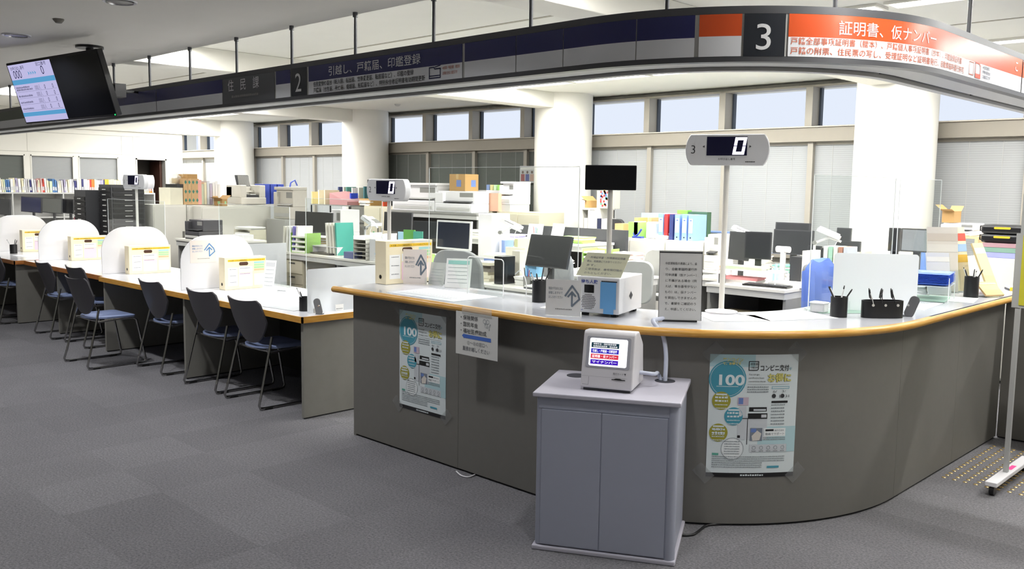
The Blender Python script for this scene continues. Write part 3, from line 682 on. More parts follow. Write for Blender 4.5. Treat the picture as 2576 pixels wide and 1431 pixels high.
# chairs
VB = mat('chair_back_plastic', '#4d4b50', 0.45, var=0.03, bump=0.05); VS = mat('chair_seat_vinyl', '#8e9dc4', 0.25, spec=0.7, var=0.03)
RUB = mat('black_rubber', '#141414', 0.8, var=0)
def make_chair():
    t = thing('stacking_chair', '', 'chair')
    for s in (-1, 1):
        m = MB(); x = 0.25 * s
        pts = [(x * .90, -0.12, 0.52), (x * .93, -0.155, 0.38), (x * .97, -0.22, 0.12), (x, -0.245, 0.035), (x, -0.235, 0.014), (x, -0.20, 0.011), (x, 0.24, 0.011), (x, 0.262, 0.016), (x, 0.268, 0.04), (x * .98, 0.235, 0.22), (x * .95, 0.20, 0.40), (x * .93, 0.17, 0.418), (x * .92, 0.0, 0.415), (x * .92, -0.14, 0.405)]
        m.tube(pts, 0.0095, CHROME, 10); m.build('side_frame', t, smooth=60)
        for yy in (-0.17, 0.19): m = MB(); m.box(x - 0.012, x + 0.012, yy - 0.03, yy + 0.03, 0, 0.012, RUB); m.build('glide', t)
    m = MB()   # backrest shell
    U_, V_ = 18, 10; vs = []; fs = []
    for j in range(V_ + 1):
        for i in range(U_ + 1):
            u = -1 + 2 * i / U_; v = j / V_
            zt = 0.795 - 0.018 * (1 - u * u); zb = 0.455 + 0.17 * abs(u) ** 2.4
            if abs(u) > .93: zt -= 0.03
            z = zb + (zt - zb) * v; yy = -0.115 - 0.10 * ((z - 0.5) / 0.3) - 0.045 * (1 - u * u)
            vs.append((0.238 * u * (1 - 0.05 * v), yy, z))
    nb = len(vs); vs += [(a, b - 0.013, c) for a, b, c in vs]; W1 = U_ + 1
    for j in range(V_):
        for i in range(U_):
            a = j * W1 + i; fs.append((a, a + W1, a + W1 + 1, a + 1)); fs.append((nb + a, nb + a + 1, nb + a + W1 + 1, nb + a + W1))
    for i in range(U_):
        fs.append((i, i + 1, nb + i + 1, nb + i)); a = V_ * W1 + i; fs.append((a + 1, a, nb + a, nb + a + 1))
    for j in range(V_):
        a = j * W1; fs.append((a + W1, a, nb + a, nb + a + W1)); a += U_; fs.append((a, a + W1, nb + a + W1, nb + a))
    m.raw(vs, fs, VB); m.build('backrest', t, smooth=50)
    m = MB()
    pts = [(-0.2 * (1 - .0), 0.20), (0.2, 0.20)]
    poly = [(0.205, -0.02), (0.205, 0.19), (0.18, 0.215), (-0.18, 0.215), (-0.205, 0.19), (-0.205, -0.02)] + [(-0.205 * cos(radians(a)), -0.02 - 0.15 * sin(radians(a))) for a in range(10, 180, 10)]
    n = len(poly); vs = []; fs = []
    for ring, zz in ((1.0, 0.424), (1.0, 0.438), (0.93, 0.446), (0.5, 0.440), (0.12, 0.438)):
        for a, b in poly: vs.append((a * ring, b * ring + 0.02 * (1 - ring), zz - (0.012 * (1 - (a / .205) ** 2) if ring < 1 else 0) + 0.02 * max(0, b - .12) * -1))
    for r_ in range(4):
        for k in range(n): fs.append((r_ * n + k, r_ * n + (k + 1) % n, (r_ + 1) * n + (k + 1) % n, (r_ + 1) * n + k))
    fs += [tuple(4 * n + k for k in range(n)), tuple(reversed(range(n)))]
    m.raw(vs, fs, VS); m.build('seat', t, smooth=50)
    m = MB()
    m.tube([(-0.225, -0.12, 0.41), (-0.1, -0.13, 0.409), (0.1, -0.13, 0.409), (0.225, -0.12, 0.41)], 0.008, CHROME, 8); m.build('cross_bar', t, smooth=60)
    m = MB(); m.tube([(-0.23, 0.15, 0.415), (0.23, 0.15, 0.415)], 0.008, CHROME, 8); m.build('cross_bar', t, smooth=60)
    return t
CH = make_chair()
SPOT = [(-5.93, 3.50, 0.0, 'nearest to the grey end panel of the customer desk row'), (-6.61, 3.51, 0.02, 'in front of the arched board with the arrow card'),
        (-7.52, 3.51, -0.02, 'between the pulled out chair and the arrow card board'), (-8.17, 3.14, 0.03, 'pulled well out, its blue seat fully in view'),
        (-9.20, 3.50, 0.0, 'mostly hidden behind the pulled out chair'), (-9.93, 3.45, -0.03, 'at the middle desk under the arched board'), (-11.35, 3.38, 0.02, 'at the far left desk, cut by the photo edge')]
for i, (x, y, r, lab) in enumerate(SPOT):
    l = 'grey backed stacking chair ' + lab
    if i == 0: CH.location = (x, y, 0); CH['label'] = l; CH['group'] = 'stacking chairs along the customer desks'
    else: dup(CH, (x, y, 0), r, l, 'stacking chairs along the customer desks')
# pens and cups
PEN = {}
def pen_cup(label, x, y, z, r=0.042, h=0.115, pens=5, mat_=BLACK, tall=0.06, seed=0):
    t = thing('pen_cup', label, 'pen cup', (x, y, z)); m = MB()
    m.lathe([(r, 0), (r, h), (r - 0.003, h), (r - 0.003, 0.006), (0.001, 0.006)], mat_, n=28); m.build('cup', t, smooth=40)
    rr = random.Random(seed)
    for k in range(pens):
        a = 2 * pi * k / pens + 0.4; c_ = [BLACK, DGREY, PAPERG, BLACK, PAPER][k % 5]
        b = Vector((-cos(a) * r * .4, -sin(a) * r * .4, 0.01)); e = Vector((cos(a) * r * .85, sin(a) * r * .85, h)); d = (e - b).normalized(); tip = b + d * (h + tall * rr.uniform(.6, 1.2))
        m = MB(); m.cyl(b, tip, 0.0042, c_, n=8); m.cyl(tip, tip + d * 0.008, 0.003, BLACK, n=8)
        o = m.build('pen', smooth=40); o.location = (x, y, z); tag(o, 'pen in the ' + label.split(',')[0], 'pen', 'pens in the ' + label.split(',')[0])
    return t
pen_cup('black pen cup beside the frosted board on the low desk', -5.50, 3.53, 0.721, 0.042, 0.10, 4, seed=1)
pen_cup('black pen cup on the high counter left of the ticket printer', -3.44, 3.76, 0.971, 0.042, 0.125, 4, seed=2)
pen_cup('black pen cup left of the spectacle holder', -2.02, 4.53, 0.971, 0.043, 0.105, 5, seed=3)
pen_cup('black pen cup in front of the leaflet racks at the right', -1.85, 6.06, 0.971, 0.043, 0.13, 5, seed=4)
pen_cup('black pen cup before the half hidden file box at the far left', -12.12, 3.62, 0.721, 0.042, 0.11, 3, seed=5)
# frosted board on the low desk
m = MB(); m.prism(rrect(0.80, 0.31, 0.015, x=0.40, y=0.155), side(), -0.003, 0.0, FROST); o = m.build('frosted_screen'); o.location = (-5.36, 3.46, 0.721)
tag(o, 'frosted plastic screen on the right end of the low customer desk', 'screen')
m = MB(); m.box(-.004, .004, 0.05, 0.09, 0, 0.03, STEEL); m.build('foot', o)
GRUB = mat('grey_rubber', '#77787a', 0.6, var=0.02)
def cane_holder(label, loc, rz, c_, roll=0.0):
    t = thing('cane_holder', label, 'cane holder', loc, rz); M = plane_frame((0, 0, 0), (cos(roll), 0, -sin(roll)), (sin(roll), 0.20, cos(roll)), (0, -1, 0.2))
    m = MB(); m.prism(rrect(0.050, 0.115, 0.022, x=0, y=0.055), M, -0.006, 0.004, c_); m.build('grip_plate', t, bevel=0.002)
    m = MB(); m.box(-0.03, 0.02, -0.004, 0.035, 0.0, 0.005, c_); m.build('clamp', t)
    m = MB(); m.cyl((0, -0.022, 0.065), (0, -0.028, 0.063), 0.006, CHROME, n=12); m.build('screw', t)
cane_holder('grey rubber cane holder clipped to the low desk edge by the frosted screen', (-5.27, 3.50, 0.721), radians(38), GRUB, -.3)
cane_holder('dark grey cane holder clipped to the counter edge right of the spectacle holder', (-1.775, 4.82, 0.971), radians(22), mat('dark_rubber', '#55565a', 0.6), .35)
def label_card(label, loc, rz, w_, h_, txt=None):
    m = MB(); m.box(-w_ / 2, w_ / 2, -0.001, 0.0, 0, h_, PAPER); f = front(0, -0.001, 0)
    if txt: m.text(f, txt, -w_ * .2, h_ * .62, h_ * .22, INKG, 0.0008, 0)
    m.dashes(f, -w_ * .4, w_ * .4, h_ * .25, h_ * .12, INKG, 0.0008, 3)
    o = m.build('name_card'); o.location = loc; o.rotation_euler = (0, 0, rz); tag(o, label, 'card'); return o
label_card('small white name card against the frosted screen', (-5.35, 3.72, 0.721), pi / 2, 0.07, 0.045)
def specs_holder(label, loc, rz, w_=0.22, h_=0.09, d_=0.075, n=3, group=None, frost=False):
    t = thing('spectacle_holder', label, 'spectacle holder', loc, rz)
    m = MB(); N = 32; prof_ = [(w_ / 2 * (abs(cos(a)) ** .6) * (1 if cos(a) >= 0 else -1), d_ / 2 * (abs(sin(a)) ** .8) * (1 if sin(a) >= 0 else -1)) for a in [2 * pi * k / N for k in range(N)]]
    vs = []
    for sc, z in ((1, 0), (1, h_), (.94, h_), (.94, .01)): vs += [(a * sc, b * sc, z) for a, b in prof_]
    fs = [tuple(reversed(range(N)))] + [tuple(3 * N + k for k in range(N))]
    for r_ in range(3): fs += [(r_ * N + k, r_ * N + (k + 1) % N, (r_ + 1) * N + (k + 1) % N, (r_ + 1) * N + k) for k in range(N)]
    m.raw(vs, fs, BLACK); m.build('cup', t, smooth=40)
    for k in range(3):
        m = MB(); xx = w_ * (-.3 + .3 * k); m.cyl((xx, -d_ / 2 * .93, h_ * .75), (xx, -d_ / 2 * .93 - 0.004, h_ * .75), 0.007, STEEL, n=12); m.build('stud', t)
    m = MB()
    for k in range(n):
        g = thing('reading_glasses', ('left', 'middle', 'right')[k] + ' reading glasses in the ' + label, 'glasses', loc, rz)
        xx = w_ * (-.32 + .27 * k); m = MB(); ang = 0.5 if k % 2 else -.3
        fr_ = plane_frame((xx, 0.0, h_ + 0.03), (0.35, 0.93, 0), (sin(ang) * .4, 0, 0.95), (1, 0, 0))
        for s in (-1, 1):
            pts = [fr_(s * 0.026 + 0.02 * cos(2 * pi * q / 14), 0.005 + 0.026 * sin(2 * pi * q / 14)) for q in range(15)]; m.tube(pts, 0.0022, BLACK, 6)
        m.tube([fr_(-0.006, .012), fr_(0.006, .012)], 0.002, BLACK, 6); m.build('rim', g, smooth=60)
        for s in (-1, 1):
            m = MB(); m.tube([fr_(s * 0.047, 0.01), fr_(s * 0.045, -0.03, 0.01), fr_(s * 0.02, -h_ * .9, 0.02)], 0.0022, BLACK if k else STEEL, 6); m.build('temple', g, smooth=60)
    return t
specs_holder('long black spectacle holder on the right of the counter', (-1.855, 4.68, 0.971), radians(48))
specs_holder('black spectacle holder behind the frosted screen on the low desk', (-5.47, 3.85, 0.721), radians(85))
# papers and desk mats lying on the desks and the counter
TINT = [PAPER, C('#e9eef4'), C('#f3e8ef'), C('#e4efe9'), C('#f2f0e2')]
def sheet(label, x, y, z, w_, d_, rz, col=0, lines=6, group=None, mat_=None, name='paper_sheet', cat='paper'):
    m = MB(); m.box(-w_ / 2, w_ / 2, -d_ / 2, d_ / 2, 0, 0.0012, mat_ or TINT[col]); f = XY(0.0012)
    for k in range(lines): m.dashes(f, -w_ * .42, w_ * .35, d_ * (.38 - .8 * k / max(lines, 1)), d_ * .022, INKG if col else AINK2, 0.0006, k)
    o = m.build(name); o.location = (x, y, z); o.rotation_euler = (0, 0, rz); tag(o, label, cat, group); return o
MATG = mat('clear_desk_mat', '#d7dde6', 0.08, spec=0.8, var=0.01)
g = 'printed notices under the desk mats'
for (x, y, z, w_, d_, r, c_, lab) in [(-6.45, 3.80, .7206, .60, .42, 0.05, 1, 'on the nearest desk right of its cream file box'), (-5.85, 3.95, .7206, .30, .42, -0.08, 0, 'at the back right of the nearest desk'), (-7.75, 3.85, .7206, .50, .36, 0.04, 2, 'between the two nearer arched boards'),
        (-8.30, 3.70, .7206, .30, .30, 0.3, 0, 'next to the second cream file box'), (-9.5, 3.8, .7206, .50, .40, 0.0, 1, 'on the middle desk'), (-11.6, 3.7, .7206, .45, .35, 0.1, 1, 'on the far left desk'), (-10.2, 3.9, .7206, .30, .42, 0.02, 4, 'beside the third cream file box'),
        (-4.05, 3.55, .9706, .60, .36, 0.02, 1, 'on the straight part of the high counter'), (-2.35, 4.05, .9706, .30, .21, 0.9, 0, 'on the bend of the counter by the sign stand foot'), (-2.22, 4.35, .9706, .42, .30, 1.1, 1, 'on the bend left of the pen cup'),
        (-1.98, 5.35, .9706, .30, .42, 0.1, 1, 'on the right leg of the counter'), (-1.9, 5.85, .9706, .28, .30, 0.2, 3, 'on the right leg before the far pen cup'), (-2.6, 3.9, .9706, .21, .28, 0.6, 0, 'behind the white conduit'), (-3.15, 3.75, .9706, .30, .30, 0.2, 4, 'just left of the arrow card stand')]:
    sheet('printed sheet lying flat ' + lab, x, y, z, w_, d_, r, c_, 7)
sheet('dark grey rubber mat at the right end of the nearest customer desk', -5.72, 3.55, .7206, .36, .24, 0.12, mat_=mat('dark_mat', '#8a8f97', 0.3), lines=0, name='desk_mat', cat='mat')
sheet('pale green cutting mat behind the pen cup on the right bend', -2.12, 4.75, .9706, .30, .2, 0.9, mat_=mat('mint_mat', '#9dbcae', 0.5), lines=0, name='cutting_mat', cat='mat')
m = MB(); m.box(-0.04, 0.04, -0.03, 0.03, 0, 0.045, WPLA); m.box(-0.043, 0.043, -0.033, 0.033, 0.045, 0.055, WPLA); o = m.build('small_box', bevel=0.004); o.location = (-2.17, 4.62, 0.972); tag(o, 'small white plastic box behind the pen cup on the bend', 'box')
# small stands with sheets
PGR_ = mat('poster_print_grey', '#90989c', 0.5, var=0)
def stand_card(label, x, y, z, w_, h_, rz, header=None, mat_=PAPER, name='notice_stand', cat='notice', lean=0.25, frame=None, dots=False):
    t = thing(name, label, cat, (x, y, z), rz); M = plane_frame((0, 0, 0.002), (1, 0, 0), (0, sin(lean), cos(lean)), (0, -cos(lean), sin(lean)))
    m = MB(); m.prism([(-w_ / 2, 0), (w_ / 2, 0), (w_ / 2, h_), (-w_ / 2, h_)], M, -0.003, 0.0, mat_)
    if header: m.rect(M, -w_ * .42, h_ * .80, w_ * .42, h_ * .93, header, 0.001)
    for k in range(5): m.dashes(M, -w_ * .40, w_ * .38, h_ * (.68 - .13 * k), h_ * .018, PGR_, 0.001, k)
    m.build('sheet', t)
    m = MB(); p = M(0, h_ * .8, -0.003); q_ = (0, p.y + h_ * .3, 0.002); m.raw([M(-w_ * .3, h_ * .8, -0.004), M(w_ * .3, h_ * .8, -0.004), (w_ * .3, q_[1], 0.001), (-w_ * .3, q_[1], 0.001)], [(0, 1, 2, 3)], frame or ACR); m.build('support', t)
    return t
TEAL = mat('teal_header', '#9fd4cb', 0.7, var=0)
stand_card('white calendar card with teal heading on the high counter', -4.25, 3.86, 0.971, 0.17, 0.19, radians(30), TEAL)
stand_card('clear stand with a grey leaflet beside the nearest cream file box', -6.72, 3.95, 0.721, 0.10, 0.26, radians(30), PAPERG)
stand_card('white sheet on a stand in front of the arrow card board', -7.9, 4.1, 0.721, 0.22, 0.24, radians(35), TEAL)
stand_card('clear tablet stand just right of the propped arrow card', -4.46, 3.86, 0.971, 0.12, 0.15, radians(15), None, GREYL)
label_card('small folded price card beside the nearest cream file box', (-6.55, 3.98, 0.721), 0.4, 0.10, 0.05)
# sign poles with call number displays
SGB = mat('display_body_silver', '#d2d3d6', 0.4, metal=0.0, var=0.01); SEG = glow('segment_violet', '#e9e2ff', 3.0); SEGH = mat('segment_window', '#0d0e1c', 0.15, var=0, emit='#2a1ea0', es=0.02)
def call_display(label, num, x, y, zc, zbase, w_=0.44, h_=0.165, rz=0.0, base=True, dep=.062):
    t = thing('call_number_display', label, 'call number display', (x, y, zbase), rz); H = zc - zbase; f = front(0, -0.035, H)
    m = MB(); pts = []
    for a in range(-62, 63, 12): pts.append((w_ / 2 - h_ * .30 + h_ * .34 * cos(radians(a)) - 0.012, h_ / 2 * sin(radians(a)) / sin(radians(62))))
    pts += [(-a, b) for a, b in reversed(pts)]
    pts = pts[:len(pts)]
    m.prism(pts, f, -0.05, 0.0, SGB); m.build('housing', t, bevel=0.004, smooth=40)
    m = MB(); m.prism([(a * .96, b * .93) for a, b in pts], f, -dep, -0.0505, WPLA); m.build('rear_cover', t)
    m = MB(); m.rect(f, -w_ * .235, -h_ * .19, w_ * .235, h_ * .40, SEGH, 0.0015); m.build('number_window', t)
    m = MB(); cx_, cy_ = w_ * .150, h_ * .105; sw, sh, th = h_ * .36, h_ * .54, h_ * .09; k = 0.16
    def sp(a, b): return (cx_ + a + b * k, cy_ + b)
    q = sw / 2; hh = sh / 2
    for pl in ([(-q, hh), (q, hh), (q - th, hh - th), (-q + th, hh - th)], [(-q, -hh), (q, -hh), (q - th, -hh + th), (-q + th, -hh + th)], [(-q, hh), (-q + th, hh - th), (-q + th, 0.012 * h_), (-q, 0.012 * h_)], [(q, hh), (q - th, hh - th), (q - th, 0.012 * h_), (q, 0.012 * h_)], [(-q, -hh), (-q + th, -hh + th), (-q + th, -0.012 * h_), (-q, -0.012 * h_)], [(q, -hh), (q - th, -hh + th), (q - th, -0.012 * h_), (q, -0.012 * h_)]):
        m.poly(f, [sp(*p) for p in pl], SEG, 0.003)
    m.build('lit_digit', t, label='glowing violet white 0')
    m = MB(); m.text(f, str(num), -w_ * .43, -h_ * .13, h_ * .38, INK, 0.0015, -0.01)
    m.poly(f, [(-w_ * .285, h_ * .09), (-w_ * .26, h_ * .13), (-w_ * .26, h_ * .05)], DGREY, 0.0015); m.poly(f, [(w_ * .285, h_ * .09), (w_ * .26, h_ * .13), (w_ * .26, h_ * .05)], DGREY, 0.0015)
    m.text(f, 'お呼び出し番号', -w_ * .10, -h_ * .33, h_ * .075, INK, 0.0015, 0.0, wid=w_ * .2); m.dashes(f, w_ * .22, w_ * .33, -h_ * .40, h_ * .03, DGREY, 0.0015, 1); m.build('lettering', t)
    m = MB(); m.cyl((0, 0, 0.008), (0, 0, H - h_ / 2 + 0.01), 0.0145, mat('pole_white', '#eceae4', 0.35), n=18); m.build('pole', t, smooth=40)
    if base: m = MB(); m.lathe([(0.0, 0), (0.085, 0), (0.085, 0.006), (0.02, 0.012), (0.016, 0.02)], WPLA, n=32); m.build('base_plate', t, smooth=40)
    return t
call_display('call number display marked 3 on a white pole on the counter bend', 3, -2.52, 4.20, 1.832, 0.971, rz=radians(24))
call_display('call number display marked 2 on a white pole behind the large cream file box', 2, -5.35, 4.17, 1.588, 0.721, w_=0.44, h_=0.165, rz=radians(4))
call_display('call number display at the left on a white pole behind the arched boards', 1, -9.95, 4.24, 1.622, 0.721, w_=0.44, h_=0.165, rz=radians(8), dep=.13)
# counter_end platform under display 2 is the low desk behind
# black customer display on steel pole
t = thing('customer_display', 'black flat display on a steel pole behind the ticket printer', 'display', (*aty(1530, 700, 4.02)[:1], 4.02, 0.971), radians(38))
H = aty(1530, 447, 4.02)[1] - 0.971
m = MB(); m.cyl((0, 0, 0.01), (0, 0, H), 0.0145, STEEL, n=18); m.build('pole', t, smooth=40)
m = MB(); m.lathe([(0, 0), (0.07, 0), (0.07, 0.008), (0.02, 0.014)], STEEL, n=28); m.build('base_plate', t, smooth=40)
f = front(0, -0.028, H); m = MB(); m.prism(rrect(0.285, 0.138, 0.005), f, -0.028, 0.0, BLACK); m.build('housing', t)
m = MB(); m.rect(f, -.138, -.064, .138, .064, SCRK, 0.001); m.build('screen', t)
# ticket printer
PBODY = mat('printer_body_white', '#d8d9dc', 0.4, var=0.01); PBLUE = mat('printer_blue_flap', '#6aa5d8', 0.35, var=0.01)
fl = Vector(on(1450, 792, .97)); frr = Vector(on(1556, 801, .97)); ang = atan2((frr - fl).y, (frr - fl).x); w_ = (frr - fl).length; d_ = 0.34; h_ = 0.185
t = thing('ticket_printer', 'white and blue ticket machine with speaker grille on the counter bend', 'ticket machine', (fl.x, fl.y, 0.971), ang)
m = MB(); m.box(0, w_, 0, d_, 0.016, h_ + .016, PBODY); m.build('body', t, bevel=0.005)
for a, b in ((.02, .02), (w_ - .05, .02), (.02, d_ - .05), (w_ - .05, d_ - .05)):
    m = MB(); m.box(a, a + .03, b, b + .03, 0, 0.017, RUB); m.build('foot', t)
f = front(0, 0, 0.016)
m = MB(); m.poly(f, [(w_ * .56, h_ * .88), (w_ * .93, h_ * .88), (w_ * .93, h_ * .14), (w_ * .88, h_ * .14), (w_ * .88, h_ * .0), (w_ * .64, h_ * .0), (w_ * .64, h_ * .14), (w_ * .56, h_ * .14)], PBLUE, 0.002)
m.build('blue_flap', t)
m = MB(); m.rect(f, w_ * .58, h_ * .88, w_ * .95, h_ * .91, INK, 0.002); m.rect(f, w_ * .18, h_ * .56, w_ * .41, h_ * .78, SCRK, 0.002); m.build('slot_and_window', t)
m = MB(); m.text(f, '待ち人数', w_ * .10, h_ * .83, h_ * .11, mat('print_blue', '#3d4f9c', 0.5, var=0), 0.002, 0.02, wid=w_ * .40); m.text(f, 'JECHO', w_ * .03, h_ * .06, h_ * .04, mat('print_blue', '#3d4f9c', 0.5, var=0), 0.002, 0.02, wid=w_ * .13)
for i in range(9):
    for j in range(9):
        a, b = w_ * .28 + (i - 4) * w_ * .036 + (j % 2) * w_ * .018, h_ * .31 + (j - 4) * h_ * .048
        if ((a - w_ * .28) / (w_ * .17)) ** 2 + ((b - h_ * .31) / (h_ * .22)) ** 2 < 1: m.line(f, [(a - w_ * .012, b - h_ * .01), (a + w_ * .012, b + h_ * .01)], h_ * .014, INK, 0.002)
m.build('speaker_grille_and_print', t)
s_ = side(w_, 0, 0.016); m = MB(); m.poly(s_, [(d_ * .42, h_ * .45), (d_ * .50, h_ * .57), (d_ * .58, h_ * .45), (d_ * .50, h_ * .33)], DGREY, 0.001); m.build('side_opening', t)
t2 = thing('notice_plate', 'tilted khaki notice plate resting on the ticket machine', 'notice', (fl.x, fl.y, 0.971 + h_ + .018), ang)
M = plane_frame((w_ * .52, 0.03, 0), (1, 0, 0), (0.10, 0.35, 0.93), (0, -.93, .35)); m = MB()
m.prism([(-.14, 0), (.105, 0), (.125, .125), (-.11, .125)], M, -0.004, 0, mat('notice_card_khaki', '#c9c9ae', 0.6, var=.01))
for k, tx in enumerate(('・所得証明書・所得課税証明書', '等は、税務課にてお取りください', 'ます。', 'こ使用後は、番号発行機の', 'おもどしください。')): m.text(M, tx, -.10, .095 - .021 * k, .013, INKG, 0.001, 0, wid=(.20, .19, .05, .20, .15)[k])
m.build('plate', t2); m = MB(); m.raw([M(-.05, .08, -.005), M(.05, .08, -.005), (w_ * .52 + .05, .16, 0.0), (w_ * .52 - .05, .16, 0.0)], [(0, 1, 2, 3)], PAPERG); m.build('strut', t2)
# arrow card box left of the printer
p0 = Vector(on(1370, 792, .97))
arrow_card('grey card with a dark arrow standing left of the ticket machine', (p0.x + .085, p0.y + .045, 0.971), radians(26), 0.185, 0.185, C('#dcdcda'), AINK2)
# easel board
p0 = Vector(on(1655, 808, .97)); p1 = Vector(on(1764, 811, .97)); ang = atan2((p1 - p0).y, (p1 - p0).x); w_ = (p1 - p0).length; h_ = 0.345
t = thing('easel_board', 'grey tabletop easel board with a printed notice right of the conduit', 'notice board', (p0.x, p0.y, 0.971), ang)
f = plane_frame((0, 0, 0.006), (1, 0, 0), (0, 0.10, 0.995), (0, -0.995, 0.10)); m = MB(); m.prism([(0, 0), (w_, 0), (w_, h_), (0, h_)], f, -0.008, 0, mat('board_grey', '#bdbdbb', 0.6)); m.build('board', t)
m = MB(); m.rect(f, 0, h_ - .012, w_, h_ - .006, INK, 0.001); m.rect(f, 0, 0, .002, h_, INK, 0.001); m.rect(f, w_ - .002, 0, w_, h_, INK, 0.001); m.build('border', t)
m = MB()
for k, tx in enumerate(('中部運輸局の通達により、自', 'り、自動車臨時運行許', '可申請書（仮ナンバー）', 'に不備がある場合（例', 'えば、車台番号がない', 'もの）は、仮ナンバー', 'を貸出しできませんの', 'で、書類をご確認のう', 'え、申請してください。')): m.text(f, tx, w_ * .14, h_ * (.80 - .082 * k), h_ * .042, DGREY, 0.001, 0, wid=w_ * (.72 if k else .72))
m.build('printed_text', t)
m = MB(); m.raw([(w_ * .1, .035, h_ * .9), (w_ * .9, .035, h_ * .9), (w_ * .95, .15, 0.0), (w_ * .05, .15, 0.0)], [(0, 1, 2, 3)], mat('tan_card', '#d8b98c', 0.7)); m.box(w_ * .1, w_ * .9, -.006, .01, 0, .008, INK); m.build('back_strut', t)
# ================================================================ POSTERS ON THE COUNTER FRONT
PT = mat('poster_teal', '#4d9fb5', 0.45, var=0); PTL = mat('poster_teal_light', '#b8d8de', 0.5, var=0); POL = mat('poster_olive', '#a5a03a', 0.5, var=0); PYE = mat('poster_yellow', '#e2db86', 0.5, var=0)
PGR = mat('poster_print_grey', '#90989c', 0.5, var=0); PLG = mat('poster_grey_panel', '#ced3d8', 0.5, var=0); PBG = mat('poster_paper', '#dfe8ea', 0.45, var=0.01); TAPE = clear_mat('clear_tape', '#e8e8e6', haze=0.22)
def poster(label, fr, w_, h_, a, b, tapes=True):
    m = MB(); c_ = 0.0015
    m.rect(fr, a, b, a + w_, b + h_, PBG, c_)
    X = lambda u: a + u * w_
    Y = lambda v: b + v * h_
    def tx(s, u, v, h, mt, wid, bold=0.0, c2=0.0036): m.text(fr, s, X(u), Y(v), h * h_, mt, c2, bold, wid=wid * w_)
    m.rect(fr, X(0), Y(0.0), X(1), Y(0.035), BLACK, 0.002)
    m.rect(fr, X(0), Y(0.90), X(0.5), Y(1.0), PTL, 0.002); m.rect(fr, X(.56), Y(.205), X(1), Y(.415), PTL, 0.002)
    m.disc(fr, X(.20), Y(.80), .205 * w_, PT, 0.0025); m.ring(fr, X(.20), Y(.80), .19 * w_, .004 * w_, PBG, 0.003)
    m.text(fr, '100', X(.07), Y(.755), .115 * h_, C('#e8f1f3'), 0.0032, 0.03, wid=.28 * w_)
    m.rect(fr, X(.08), Y(.738), X(.32), Y(.745), PTL, 0.003)
    tx('ワンコイン', .14, .945, .035, PYE, .22, .03); tx('で、お得です', .14, .918, .024, PYE, .2, .03)
    m.line(fr, [(X(.43), Y(.875)), (X(.43), Y(.945)), (X(.535), Y(.945)), (X(.535), Y(.885)), (X(.52), Y(.875)), (X(.43), Y(.875))], .008 * w_, INK, 0.003); tx('住民票', .445, .915, .024, INK, .08); tx('印鑑証明', .445, .89, .018, INK, .08)
    tx('コンビニ交付', .55, .873, .052, INK, .33, .012); tx('が', .89, .876, .026, PT, .03)
    tx('お得に', .64, .785, .072, POL, .27, .05); tx('お得に', .64, .785, .072, PYE, .27, .012, .0042)
    for k, s_ in enumerate(('You can get', 'certificates from', 'convenience stores')): tx(s_, .43, .835 - .028 * k, .018, INK, (.12, .17, .19)[k])
    m.rect(fr, X(.42), Y(.758), X(.90), Y(.760), INKG, 0.003)
    for k in range(3): m.dashes(fr, X(.42), X(.66), Y(.735 - .02 * k), .010 * h_, PGR, 0.003, k)
    m.line(fr, [(X(.70), Y(.725)), (X(.90), Y(.725)), (X(.90), Y(.742)), (X(.70), Y(.742)), (X(.70), Y(.725))], .004 * w_, PT, 0.003)
    tx('6/   3/', .71, .693, .026, INKG, .15); m.disc(fr, X(.725), Y(.665), .024 * w_, DGREY, 0.003, n=16); tx('1', .76, .652, .032, INKG, .015); m.disc(fr, X(.825), Y(.665), .024 * w_, DGREY, 0.003, n=16); tx('31', .855, .652, .032, INKG, .045)
    m.rect(fr, X(.70), Y(.608), X(.89), Y(.625), INK, 0.003)
    for k in range(7): m.dashes(fr, X(.70), X(.86), Y(.588 - .026 * k), .010 * h_, PGR, 0.003, 10 + k)
    for (u, v, mt) in ((.14, .625, POL), (.28, .50, PT), (.12, .365, POL)):
        m.disc(fr, X(u), Y(v), .102 * w_, mt, 0.003)
        m.rect(fr, X(u - .06), Y(v + .045), X(u + .06), Y(v + .058), PBG, 0.0034)
        for k in range(4): m.dashes(fr, X(u - .07), X(u + .07), Y(v + .02 - .028 * k), (.016 if k < 2 else .008) * h_, PBG, 0.0038, int(u * 100) + k)
    tx('6:30', .06, .383, .028, PBG, .10, .02, .0045); tx('23:00', .045, .345, .028, PBG, .14, .02, .0045)
    m.rect(fr, X(.33), Y(.31), X(.66), Y(.50), PLG, 0.0022); m.rect(fr, X(.45), Y(.54), X(.65), Y(.575), INK, 0.0026); m.rect(fr, X(.50), Y(.545), X(.64), Y(.56), PLG, 0.003); m.rect(fr, X(.44), Y(.485), X(.66), Y(.525), INK, 0.0026); m.rect(fr, X(.59), Y(.49), X(.65), Y(.515), PLG, 0.003)
    m.rect(fr, X(.38), Y(.48), X(.66), Y(.486), INK, 0.003); m.rect(fr, X(.435), Y(.27), X(.442), Y(.48), INK, 0.003); m.rect(fr, X(.33), Y(.325), X(.36), Y(.345), INK, 0.003)
    m.rect(fr, X(.32), Y(.59), X(.44), Y(.655), C('#c9b7c4'), 0.003); m.rect(fr, X(.33), Y(.60), X(.38), Y(.65), C('#6c86c4'), 0.0034); m.rect(fr, X(.34), Y(.50), X(.42), Y(.58), PLG, 0.003)
    m.ring(fr, X(.28), Y(.235), .125 * w_, .005 * w_, PGR, 0.0034); m.disc(fr, X(.28), Y(.235), .12 * w_, C('#edf2f3'), 0.0026)
    for k in range(6): m.dashes(fr, X(.19), X(.36), Y(.29 - .02 * k), .008 * h_, PGR, 0.0034, 40 + k)
